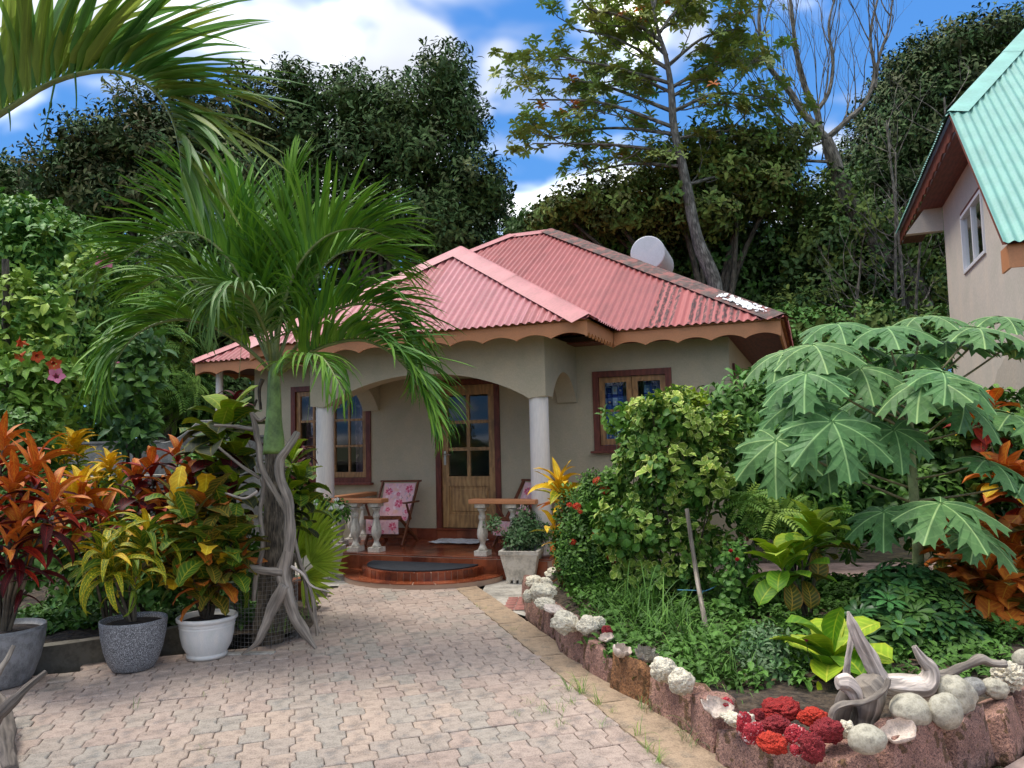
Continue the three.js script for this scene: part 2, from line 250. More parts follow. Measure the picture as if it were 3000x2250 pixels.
// raised beds
function mound(outline, y, bumpy, name, mat) {
  const sh = new THREE.Shape(outline.map(([x, z]) => new THREE.Vector2(x, -z))), bb = new THREE.Box2().setFromPoints(sh.getPoints());
  const n = 60, pos = [], idx = [], uv = [], pts = sh.getPoints(), inside = (x, z) => { let c = false; for (let i = 0, j = pts.length - 1; i < pts.length; j = i++) if ((pts[i].y > z) !== (pts[j].y > z) && x < (pts[j].x - pts[i].x) * (z - pts[i].y) / (pts[j].y - pts[i].y) + pts[i].x) c = !c; return c; };
  const id = new Map();
  const dx = (bb.max.x - bb.min.x) / n, dz = (bb.max.y - bb.min.y) / n;
  const v = (i, j) => { const k = i * 1000 + j; if (!id.has(k)) { const x = bb.min.x + i * dx, z = bb.min.y + j * dz; id.set(k, pos.length / 3); pos.push(x, y + bumpy * (fbm(x * 2.2, z * 2.2, 3, 4) + 0.4 * fbm(x * 14, z * 14, 6, 2)), -z); uv.push(x, z); } return id.get(k); };
  for (let i = 0; i < n; i++) for (let j = 0; j < n; j++) if (inside(bb.min.x + (i + 0.5) * dx, bb.min.y + (j + 0.5) * dz)) idx.push(v(i, j), v(i + 1, j), v(i, j + 1), v(i + 1, j), v(i + 1, j + 1), v(i, j + 1));
  const g = new THREE.BufferGeometry(); g.setAttribute('position', new THREE.Float32BufferAttribute(pos, 3)); g.setAttribute('uv', new THREE.Float32BufferAttribute(uv, 2)); g.setIndex(idx); g.computeVertexNormals(); structure(name, g, mat);
}
mound([[0.2, -7.9], [0.34, -6.9], [0.6, -5.55], [0.8, -5.1], [0.98, -4.6], [1.1, -4.2], [1.25, -3.8], [1.45, -3.7], [1.7, -3.76], [2.05, -3.93], [2.6, -4.3], [3.6, -4.8], [6.5, -5.2], [6.5, -7.6], [2.2, -8.3], [0.9, -8.5]], 0.14, 0.09, 'bed_soil', M.earth);
mound([[-3.6, -5.92], [-2.55, -6.7], [-2.35, -6.35], [-1.95, -6.3], [-1.75, -6.6], [-1.9, -7.4], [-2.4, -8.6], [-3.2, -9.2], [-9, -9.6], [-9, -4.5], [-5, -4.9]], 0.1, 0.08, 'bed_soil_west', M.earth);
// ---------- the bungalow ----------
const HY = -0.3677, HP = V(0.3149, 0.25, -9.2146);
const toWorld = (x, y, z) => V(x, y, z).applyAxisAngle(UP, HY).add(HP);
const house = thing('bungalow', 'beige bungalow with red corrugated hip roof and arched tiled porch', 'house', HP, HY);
M.wall = bump(std(lin(0.53, 0.445, 0.305), 0.92, { map: T.plaster }), B.fine, 0.0015);
M.column = bump(std(lin(0.85, 0.77, 0.69), 0.8, { map: T.plaster }), B.fine, 0.001);
M.frame = bump(std(lin(0.19, 0.05, 0.033), 0.55, { map: T.wood }), B.bark, 0.0006);
M.sash = bump(std(lin(0.44, 0.26, 0.12), 0.5, { map: T.wood }), B.bark, 0.0006);
M.leaf = bump(std(lin(0.5, 0.32, 0.155), 0.5, { map: T.wood }), B.bark, 0.0006);
M.fascia = bump(std(lin(0.58, 0.24, 0.1), 0.6, { map: T.plaster }), B.fine, 0.0008);
M.tile = std(lin(0.27, 0.07, 0.03), 0.22, { map: T.tile });
M.tileB = std(lin(0.32, 0.09, 0.04), 0.24, { map: T.tile });
M.tileC = std(lin(0.22, 0.055, 0.026), 0.2, { map: T.tile });
M.grout = std(lin(0.42, 0.28, 0.2), 0.95);
M.glass = new THREE.MeshPhysicalMaterial({ color: lin(0.9, 0.95, 0.94), roughness: 0.02, transmission: 1, thickness: 0, ior: 1.5, side: THREE.DoubleSide });
M.dark = std(lin(0.05, 0.045, 0.04), 0.9);
M.metal = std(lin(0.6, 0.58, 0.54), 0.3, { metalness: 0.9 });
const WZ = -1.204, FLOOR = 0.15, ROOFY = 2.74;
const wx0 = -5.2, wx1 = 2.12, wt = 0.2;
// front wall with openings
const OPEN = [[-4.487, -3.071, 0.797, 2.28], [-1.989, -0.999, FLOOR, FLOOR + 2.1], [0.356, 1.394, 1.2, 2.2515]];
{
  const s = new THREE.Shape([[wx0, -0.25], [wx1, -0.25], [wx1, ROOFY], [wx0, ROOFY]].map((p) => new THREE.Vector2(...p)));
  for (const [a, b, c, d] of OPEN) s.holes.push(new THREE.Path([[a, c], [a, d], [b, d], [b, c]].map((p) => new THREE.Vector2(...p))));
  const g = boxUV(new THREE.ExtrudeGeometry(s, { depth: wt, bevelEnabled: false }).translate(0, 0, WZ - wt));
  const zb = -8.4, other = [box(wx0, wx0 + wt, -0.25, ROOFY, zb, WZ - wt - 0.002), box(wx1 - wt, wx1, -0.25, ROOFY, zb, WZ - wt - 0.002), box(wx0 + wt + 0.002, wx1 - wt - 0.002, -0.25, ROOFY, zb, zb + wt)];
  part('wall', [g, ...other], M.wall, house);
  part('interior_floor', box(wx0 + 0.21, wx1 - 0.21, FLOOR - 0.1, FLOOR - 0.004, zb + 0.21, WZ - wt - 0.01), M.tile, house);
  part('interior_partition', box(-3.6, 1.6, FLOOR, 2.6, -4.4, -4.3), M.wall, house);
  part('ceiling', box(wx0 + 0.21, wx1 - 0.21, 2.6, 2.64, zb + 0.21, WZ - wt - 0.01), M.wall, house);
}
// porch: floor, columns, arches
{
  const X0 = -3.04, colG = lathe([[0.001, 0], [0.128, 0], [0.128, 0.04], [0.121, 0.06], [0.118, 1.0], [0.116, 1.9], [0.001, 1.9]], 28);
  for (const x of [X0, 0]) { const c = part('column', colG, M.column, house); c.position.set(x, 0, 0); }
  const bw = 0.135, top = 2.62;
  const front = () => { const s = new THREE.Shape(), a = X0 + 0.075, b = -0.075, sp = 1.862, rise = 0.365; s.moveTo(X0 - bw, top); s.lineTo(X0 - bw, 1.885); s.lineTo(X0 + 0.03, 1.875); s.lineTo(a, sp); for (let i = 1; i <= 40; i++) { const t = i / 40, x = a + (b - a) * t, u = 2 * t - 1; s.lineTo(x, sp + rise * Math.pow(Math.max(0, 1 - Math.pow(Math.abs(u), 2.1)), 0.92)); } s.lineTo(-0.03, 1.875); s.lineTo(bw, 1.885); s.lineTo(bw, top); return new THREE.ExtrudeGeometry(s, { depth: 2 * bw, bevelEnabled: false }).translate(0, 0, -bw); };
  part('front_arch', boxUV(front()), M.wall, house);
  const side = (x) => { const s = new THREE.Shape(), sp = 1.86, rise = 0.36, b = -WZ - 0.05, len = -WZ - 0.003; s.moveTo(0.137, top); s.lineTo(0.137, sp + 0.012); for (let i = 0; i <= 30; i++) { const t = i / 30, z = 0.14 + (b - 0.14) * t, u = 2 * t - 1; s.lineTo(z, sp + rise * Math.pow(1 - u * u, 0.8)); } s.lineTo(len, sp); s.lineTo(len, top); return boxUV(new THREE.ExtrudeGeometry(s, { depth: 2 * bw - 0.006, bevelEnabled: false }).rotateY(Math.PI / 2).translate(x - bw + 0.003, 0, 0)); };
  part('side_arch', side(0), M.wall, house); part('side_arch', side(X0), M.wall, house);
  part('porch_ceiling', box(X0 - 0.1, 0.1, 2.56, 2.6, WZ + 0.005, -0.137), M.wall, house);
  // floor slab with tiles
  const slab = part('porch_floor', box(X0 - 0.2, 0.2, -0.25, -0.012, WZ - 0.0, 0.26), M.grout, house);
  const tn = 0.33;
  for (let i = 0; i < 11; i++) for (let k = 0; k < 5; k++) { const x = X0 - 0.2 + i * 0.312, z1 = 0.268 - k * 0.312, x1 = Math.min(x + 0.309, 0.2), z0 = Math.max(z1 - 0.309, WZ + 0.005); if (x1 - x < 0.03 || z1 - z0 < 0.03) continue; part('floor_tile', rbox(x1 - x, 0.014, z1 - z0, 0.002, (x + x1) / 2, -0.007, (z0 + z1) / 2), [M.tile, M.tileB, M.tileC, M.tile][(i * 7 + k * 3) % 4], slab); }
  for (let i = 0; i < 9; i++) { const x = -2.66 + i * 0.312, x1 = Math.min(x + 0.309, 0.2); part('riser_tile', rbox(x1 - x, 0.225, 0.012, 0.002, (x + x1) / 2, -0.135, 0.267), [M.tileB, M.tile, M.tileB, M.tileC][i % 4], slab); }
  part('plinth_paint', box(X0 - 0.204, -2.664, -0.25, -0.02, 0.262, 0.272), M.fascia, slab);
  part('plinth_paint', box(0.2, 0.208, -0.25, -0.01, WZ + 0.01, 0.262), M.fascia, slab);
  part('plinth_paint', box(-3.25, -3.24, -0.25, -0.01, WZ + 0.01, 0.262), M.fascia, slab);
  for (let i = 0; i < 11; i++) { const x = X0 - 0.2 + i * 0.312, x1 = Math.min(x + 0.309, 0.2); if (x1 > x + 0.03) part('skirting_tile', rbox(x1 - x, 0.148, 0.014, 0.003, (x + x1) / 2, 0.075, WZ + 0.008), [M.tileC, M.tile, M.tileB][i % 3], slab); }
  part('threshold', rbox(1.02, 0.03, 0.26, 0.006, -1.494, FLOOR - 0.01, WZ - 0.1), M.tileC, slab);
  // half-round step in two levels: a low apron and a rimmed step that carries the mat
  const cx = -1.43, half = (r, y0, y1, n = 40) => { const s = new THREE.Shape(); s.moveTo(-r[0], 0); for (let i = 0; i <= n; i++) { const a = Math.PI * (1 - i / n); s.lineTo(r[0] * Math.cos(a), -r[1] * Math.sin(a)); } return boxUV(new THREE.ExtrudeGeometry(s, { depth: y1 - y0, bevelEnabled: false }).rotateX(-Math.PI / 2).scale(1, 1, 1).translate(cx, y0, 0.275)); };
  const step = part('round_step', half([0.77, 0.66], -0.25, -0.1), M.grout, house);
  const apron = part('step_apron', half([1.02, 0.82], -0.262, -0.197), M.grout, house);
  const wedge = (r0, r1, q0, q1, a0, a1, y, h) => { const s = new THREE.Shape(), n = 5; for (let i = 0; i <= n; i++) { const a = a0 + (a1 - a0) * i / n; const X = r1[0] * Math.cos(a), Y = -r1[1] * Math.sin(a); i ? s.lineTo(X, Y) : s.moveTo(X, Y); } for (let i = n; i >= 0; i--) { const a = a0 + (a1 - a0) * i / n; s.lineTo(r0[0] * Math.cos(a), -r0[1] * Math.sin(a)); } return boxUV(new THREE.ExtrudeGeometry(s, { depth: h, bevelEnabled: false }).rotateX(-Math.PI / 2).translate(cx, y, 0.275)); };
  const N = 30; for (let i = 0; i < N; i++) { const a0 = Math.PI * i / N + 0.006, a1 = Math.PI * (i + 1) / N - 0.006; part('rim_tile', wedge([0.766, 0.656], [0.779, 0.669], 0, 0, a0, a1, -0.196, 0.098), [M.tile, M.tileB, M.tileC][(i * 5) % 3], step); }
  for (let i = 0; i < 12; i++) { const a0 = Math.PI * i / 12 + 0.008, a1 = Math.PI * (i + 1) / 12 - 0.008; part('apron_tile', wedge([0.78, 0.67], [1.024, 0.824], 0, 0, a0, a1, -0.199, 0.01), [M.tileB, M.tile, M.tileB][i % 3], apron); part('tread_tile', wedge([0.02, 0.02], [0.766, 0.655], 0, 0, a0, a1, -0.099, 0.005), M.tile, step); }
  const mg = half([0.715, 0.6], -0.0935, -0.08);
  const mat = single('door_mat', mg, bump(std(lin(0.022, 0.026, 0.034), 0.95, { map: T.fine }), B.cloth, 0.004), 'dark grey half-round mat on the round porch step', 'mat'); mat.position.copy(HP); mat.rotation.y = HY;
  // balustrades
  const prof = [[0.001, 0.0], [0.045, 0.062], [0.056, 0.064], [0.058, 0.078], [0.05, 0.09], [0.045, 0.1], [0.034, 0.12], [0.03, 0.14], [0.036, 0.15], [0.034, 0.158], [0.045, 0.175], [0.06, 0.21], [0.067, 0.25], [0.064, 0.29], [0.05, 0.35], [0.036, 0.41], [0.033, 0.425], [0.043, 0.432], [0.044, 0.445], [0.046, 0.46], [0.04, 0.478], [0.032, 0.49], [0.036, 0.52], [0.05, 0.535], [0.055, 0.545], [0.055, 0.56], [0.001, 0.57]];
  const bal = merge([lathe(prof, 20), rbox(0.165, 0.062, 0.165, 0.006, 0, 0.031, 0), rbox(0.14, 0.05, 0.14, 0.006, 0, 0.595, 0)]);
  M.cast = bump(std(lin(0.68, 0.62, 0.53), 0.85, { map: T.blotch }), B.fine, 0.0015);
  const rails = [[-3.0, -2.06, 0.12], [-0.86, 0.0, 0.12]];
  for (const [a, b, z] of rails) { const r = part('handrail', rbox(b - a, 0.052, 0.19, 0.008, (a + b) / 2, 0.646, z), M.fascia, house); }
  const rs = part('handrail', rbox(0.19, 0.052, 1.05, 0.008, -3.045, 0.646, -0.64), M.fascia, house);
  for (const [x, z] of [[-2.5, 0.12], [-2.19, 0.12], [-0.72, 0.12], [-0.32, 0.12], [-3.045, -0.35], [-3.045, -0.65], [-3.045, -0.95], [-2.8, 0.12]]) part('baluster', bal, M.cast, house).position.set(x, 0.0, z);
}
// windows and door
function casement(parent, a, b, c, d, sashes, rows, cols) {
  const f = 0.075, g = [box(a - 0.004, a + f, c - 0.004, d + 0.004, WZ - 0.14, WZ + 0.022), box(b - f, b + 0.004, c - 0.004, d + 0.004, WZ - 0.14, WZ + 0.022), box(a + f, b - f, d - f, d + 0.004, WZ - 0.14, WZ + 0.02), box(a + f, b - f, c - 0.004, c + f, WZ - 0.14, WZ + 0.02)];
  const win = part('window', g, M.frame, parent), iw = (b - a - 2 * f) / sashes;
  part('window_sill', rbox(b - a + 0.08, 0.03, 0.1, 0.006, (a + b) / 2, c - 0.012, WZ + 0.045), M.frame, win);
  for (let s = 0; s < sashes; s++) {
    const x0 = a + f + s * iw + 0.004, x1 = x0 + iw - 0.008, y0 = c + f + 0.004, y1 = d - f - 0.004, st = 0.07, z0 = WZ - 0.06, z1 = WZ - 0.015, m = [];
    m.push(box(x0, x0 + st, y0, y1, z0, z1), box(x1 - st, x1, y0, y1, z0, z1), box(x0 + st, x1 - st, y1 - st, y1, z0 + 0.001, z1 - 0.001), box(x0 + st, x1 - st, y0, y0 + st * 1.15, z0 + 0.001, z1 - 0.001));
    const pw = (x1 - x0 - 2 * st), ph = (y1 - y0 - 2.15 * st);
    for (let k = 1; k < cols; k++) { const x = x0 + st + pw * k / cols; m.push(box(x - 0.016, x + 0.016, y0 + st * 1.15, y1 - st, z0 + 0.006, z1 - 0.006)); }
    for (let k = 1; k < rows; k++) { const y = y0 + st * 1.15 + ph * k / rows; m.push(box(x0 + st, x1 - st, y - 0.017, y + 0.017, z0 + 0.008, z1 - 0.008)); }
    part('sash', m, M.sash, win);
    for (let i = 0; i < cols; i++) for (let k = 0; k < rows; k++) { const X0 = x0 + st + pw * i / cols + (i ? 0.016 : 0), X1 = x0 + st + pw * (i + 1) / cols - (i < cols - 1 ? 0.016 : 0), Y0 = y0 + st * 1.15 + ph * k / rows + (k ? 0.017 : 0), Y1 = y0 + st * 1.15 + ph * (k + 1) / rows - (k < rows - 1 ? 0.017 : 0); part('pane', new THREE.PlaneGeometry(X1 - X0, Y1 - Y0).translate((X0 + X1) / 2, (Y0 + Y1) / 2, WZ - 0.038), M.glass, win); }
  }
  return win;
}
const curtain = (x0, x1, y0, y1, z, folds) => { const n = folds * 8, g = new THREE.PlaneGeometry(x1 - x0, y1 - y0, n, 6), P = g.attributes.position; for (let i = 0; i < P.count; i++) { const t = (P.getX(i) / (x1 - x0) + 0.5); P.setZ(i, 0.028 * Math.sin(t * folds * 6.283 + 0.5 * Math.sin(P.getY(i) * 2)) + 0.01 * Math.sin(t * 40)); } g.computeVertexNormals(); return g.translate((x0 + x1) / 2, (y0 + y1) / 2, z); };
const blueCloth = canvas(256, 512, (c, w, h) => { c.fillStyle = '#12379c'; c.fillRect(0, 0, w, h); for (let i = 0; i < 26; i++) { const x = (i % 4) * 64 + 8, y = Math.floor(i / 4) * 76 + 10; c.fillStyle = ['#7fa6cf', '#1b49b4', '#aebfd0', '#0c2a80'][(i * 7) % 4]; c.fillRect(x, y, 46, 52); c.strokeStyle = '#b9cde6'; c.lineWidth = 2; c.strokeRect(x + 6, y + 6, 34, 40); c.fillStyle = ['#d9b39a', '#eef2f4', '#35589f'][i % 3]; c.beginPath(); c.arc(x + 22, y + 28, 8, 0, 7); c.fill(); } });
const plumCloth = canvas(256, 512, (c, w, h) => { c.fillStyle = '#6d5560'; c.fillRect(0, 0, w, h); for (let i = 0; i < 60; i++) { c.fillStyle = ['#8c6f78', '#594450', '#a98d8c', '#76606c'][i % 4]; c.beginPath(); c.ellipse(hash(i, 1) * w, hash(i, 2) * h, 8 + 16 * hash(i, 3), 4 + 10 * hash(i, 4), hash(i, 5) * 3, 0, 7); c.fill(); } });
const w1 = casement(house, -4.487, -3.071, 0.797, 2.28, 2, 3, 2), w2 = casement(house, 0.356, 1.394, 1.2, 2.2515, 2, 2, 1);
part('curtain', curtain(-4.4, -3.95, 0.82, 2.25, -1.47, 5), std(0xffffff, 0.9, { map: plumCloth }), house);
part('curtain', curtain(-3.5, -3.12, 0.82, 2.25, -1.47, 4), std(0xffffff, 0.9, { map: plumCloth }), house);
part('curtain', curtain(0.4, 0.7, 1.2, 2.24, -1.47, 4), std(0xffffff, 0.9, { map: blueCloth }), house);
part('curtain', curtain(0.98, 1.38, 1.2, 2.24, -1.47, 5), std(0xffffff, 0.9, { map: blueCloth }), house);
{
  const [a, b, c, d] = OPEN[1], f = 0.075;
  part('door_frame', [box(a - 0.004, a + f, c, d + 0.004, WZ - 0.14, WZ + 0.024), box(b - f, b + 0.004, c, d + 0.004, WZ - 0.14, WZ + 0.024), box(a + f, b - f, d - f, d + 0.004, WZ - 0.14, WZ + 0.022)], M.frame, house);
  const x0 = a + f + 0.004, x1 = b - f - 0.004, y0 = c + 0.012, y1 = d - f - 0.004, st = 0.1, z0 = WZ - 0.065, z1 = WZ - 0.02, mid = y0 + 0.72, m = [];
  m.push(box(x0, x0 + st, y0, y1, z0, z1), box(x1 - st, x1, y0, y1, z0, z1), box(x0 + st, x1 - st, y1 - 0.14, y1, z0 + 0.001, z1 - 0.001), box(x0 + st, x1 - st, mid - 0.14, mid, z0 + 0.001, z1 - 0.001), box(x0 + st, x1 - st, y0, y0 + 0.18, z0 + 0.001, z1 - 0.001));
  const xm = (x0 + x1) / 2, gy0 = mid, gy1 = y1 - 0.14, ph = (gy1 - gy0) / 3;
  m.push(box(xm - 0.024, xm + 0.024, gy0, gy1, z0 + 0.004, z1 - 0.004));
  for (let k = 1; k < 3; k++) m.push(box(x0 + st, x1 - st, gy0 + k * ph - 0.024, gy0 + k * ph + 0.024, z0 + 0.006, z1 - 0.006));
  const door = part('door', m, M.leaf, house);
  part('door_panel', [box(x0 + st, x1 - st, y0 + 0.18, mid - 0.14, z0 + 0.012, z1 - 0.02), boxUV(new RoundedBoxGeometry(x1 - x0 - 2 * st - 0.09, mid - y0 - 0.41, 0.03, 2, 0.012).translate(xm, (y0 + 0.18 + mid - 0.14) / 2, z1 - 0.02))], M.leaf, door);
  for (let i = 0; i < 2; i++) for (let k = 0; k < 3; k++) { const X0 = i ? xm + 0.024 : x0 + st, X1 = i ? x1 - st : xm - 0.024; part('pane', new THREE.PlaneGeometry(X1 - X0, ph - 0.046).translate((X0 + X1) / 2, gy0 + (k + 0.5) * ph, (z0 + z1) / 2), M.glass, door); }
  part('door_handle', [rbox(0.035, 0.2, 0.012, 0.004, x0 + 0.05, y0 + 0.98, z1 + 0.006), tube([[x0 + 0.05, y0 + 1.03, z1 + 0.01], [x0 + 0.05, y0 + 1.03, z1 + 0.055], [x0 + 0.09, y0 + 1.03, z1 + 0.06], [x0 + 0.165, y0 + 1.025, z1 + 0.056]], 0.009, 0.008, 8, { rough: 0 })], M.metal, door);
}
// roof: corrugated sheets on a deck, capped hips, scalloped fascia boards
M.sheets = [[0.39, 0.108, 0.1], [0.375, 0.1, 0.094], [0.35, 0.092, 0.085]].map((c) => std(lin(...c), 0.42, { map: T.roofing }));
M.porchSheets = [[0.48, 0.17, 0.175], [0.465, 0.162, 0.168], [0.43, 0.135, 0.13]].map((c) => std(lin(...c), 0.4, { map: T.roofing }));
const moss = canvas(512, 512, (c, w, h) => { c.fillStyle = 'rgb(140,88,80)'; c.fillRect(0, 0, w, h); let s = 7; const r = () => { s = (s * 16807) % 2147483647; return s / 2147483647; }; for (let i = 0; i < 1500; i++) { const x = r() * w, y = r() * h, k = fbm(x / 90, y / 200, 2, 3); if (k < -0.16) continue; c.fillStyle = ['rgba(84,72,68,.4)', 'rgba(96,86,78,.4)', 'rgba(64,54,52,.35)'][i % 3]; c.beginPath(); c.ellipse(x, y, 3 + 12 * r(), 6 + 26 * r(), 0, 0, 7); c.fill(); } });
const streak = canvas(512, 512, (c, w, h) => { c.fillStyle = 'rgb(166,92,88)'; c.fillRect(0, 0, w, h); let s = 17; const r = () => { s = (s * 16807) % 2147483647; return s / 2147483647; }; for (let k = 0; k < 10; k++) { const x0 = (k + 0.5) * w / 10; for (let i = 0; i < 150; i++) { const y = r() * h, x = x0 + (r() - 0.5) * 26; if (hash(k, 3) < 0.25 || r() > 0.8) continue; c.fillStyle = ['rgba(48,38,36,.3)', 'rgba(70,52,46,.32)', 'rgba(34,28,28,.26)'][i % 3]; c.beginPath(); c.ellipse(x, y, 2 + 7 * r(), 4 + 24 * r(), 0, 0, 7); c.fill(); } } });
M.mossCap = bump(std(0xffffff, 0.85, { map: moss }), B.fine, 0.004);
M.streakSheet = std(0xffffff, 0.7, { map: streak });
M.cap = std(lin(0.52, 0.19, 0.18), 0.45, { map: T.roofing });
M.paint = std(lin(0.82, 0.82, 0.82), 0.7);
const roof = part('roof', new THREE.BufferGeometry().setFromPoints([V(0, 0, 0)]), M.dark, house);
function corrugated(parent, name, A, Bp, C, D, mats, pitch, amp, width, sheetMat, X) {   // eave A-B, top D-C (D may equal C, X an extra corner); sheets run up the slope
  const e = Bp.clone().sub(A), EL = e.length(); e.normalize(); const nrm = V().crossVectors(e, D.clone().sub(A)).normalize(); if (nrm.y < 0) nrm.negate();
  const s = V().crossVectors(nrm, e); if (s.y < 0) s.negate();
  const P = (q) => [q.clone().sub(A).dot(e), q.clone().sub(A).dot(s)], poly = [[0, 0], [EL, 0], P(C), P(D), ...(X ? [P(X)] : [])], xs = poly.map((q) => q[0]), lo = Math.min(...xs), hi = Math.max(...xs);
  const range = (x) => { let a = 1e9, b = -1e9; for (let i = 0; i < poly.length; i++) { const [x0, y0] = poly[i], [x1, y1] = poly[(i + 1) % poly.length]; if ((x - x0) * (x - x1) <= 1e-9 && Math.abs(x1 - x0) > 1e-6) { const y = y0 + (y1 - y0) * (x - x0) / (x1 - x0); a = Math.min(a, y); b = Math.max(b, y); } } return [a, b]; };
  const n = Math.max(1, Math.round((hi - lo) / width));
  for (let k = 0; k < n; k++) {
    const a = lo + (hi - lo) * k / n, b = lo + (hi - lo) * (k + 1) / n + (k < n - 1 ? 0.03 : 0), m = Math.ceil((b - a) / pitch * 8), pos = [], uv = [], idx = [], lift = 0.004 * (k % 2) + 0.002;
    for (let i = 0; i <= m; i++) { const x = Math.min(hi - 1e-4, Math.max(lo + 1e-4, a + (b - a) * i / m)), [y0, y1] = range(x), h = amp * Math.cos(x / pitch * 6.2832) + lift; for (const y of [y0 - 0.05, y0 + (y1 - y0) * 0.5, y1]) { const p = A.clone().addScaledVector(e, x).addScaledVector(s, y).addScaledVector(nrm, h); pos.push(p.x, p.y, p.z); uv.push((x - a) / 0.8, y / 1.3); } }
    for (let i = 0; i < m; i++) for (let q = 0; q < 2; q++) { const o = i * 3 + q; idx.push(o, o + 3, o + 1, o + 3, o + 4, o + 1); }
    const g = new THREE.BufferGeometry(); g.setAttribute('position', new THREE.Float32BufferAttribute(pos, 3)); g.setAttribute('uv', new THREE.Float32BufferAttribute(uv, 2)); g.setIndex(idx); g.computeVertexNormals();
    part(name, g, sheetMat?.(k, n) ?? mats[(k * 5 + 1) % mats.length], parent);
  }
}
function capStrip(parent, a, b, n1, n2, w, mat, name = 'ridge_cap', lift = 0.035) {                // folded cap: two flanges that lie on the faces with normals n1, n2
  const d = b.clone().sub(a).normalize(), f = [n1, n2].map((n) => { const q = V().crossVectors(d, n).normalize(); return q; });
  if (f[0].y > 0) f[0].negate(); if (f[1].y > 0) f[1].negate();
  const up = n1.clone().add(n2).normalize().multiplyScalar(lift), rows = [[f[0], w, 1], [f[0], w * 0.55, 1], [f[0], 0.02, 1], [f[1], 0.02, 1], [f[1], w * 0.55, 1], [f[1], w, 1]], pos = [], uv = [], idx = [], L = a.distanceTo(b), N = Math.max(1, Math.round(L / 1.8));
  const out = [];
  for (let k = 0; k < N; k++) {
    const g = new THREE.BufferGeometry(), ps = [], us = [], ix = [];
    for (const t of [k / N, (k + 1.03) / N]) { const p = a.clone().lerp(b, Math.min(1, t)); rows.forEach(([q, r], i) => { const v = p.clone().addScaledVector(q, r).add(up).addScaledVector(UP, 0.004 * k); ps.push(v.x, v.y, v.z); us.push(i * w / 3, t * L); }); }
    for (let i = 0; i < 5; i++) ix.push(i, i + 1, i + 6, i + 1, i + 7, i + 6);
    g.setAttribute('position', new THREE.Float32BufferAttribute(ps, 3)); g.setAttribute('uv', new THREE.Float32BufferAttribute(us, 2)); g.setIndex(ix); g.computeVertexNormals(); out.push(part(name, g, Array.isArray(mat) ? mat[k % mat.length] : mat, parent));
  }
  return out;
}
const face = (...p) => { const n = V().crossVectors(p[1].clone().sub(p[0]), p[2].clone().sub(p[0])).normalize(); return n.y < 0 ? n.negate() : n; };
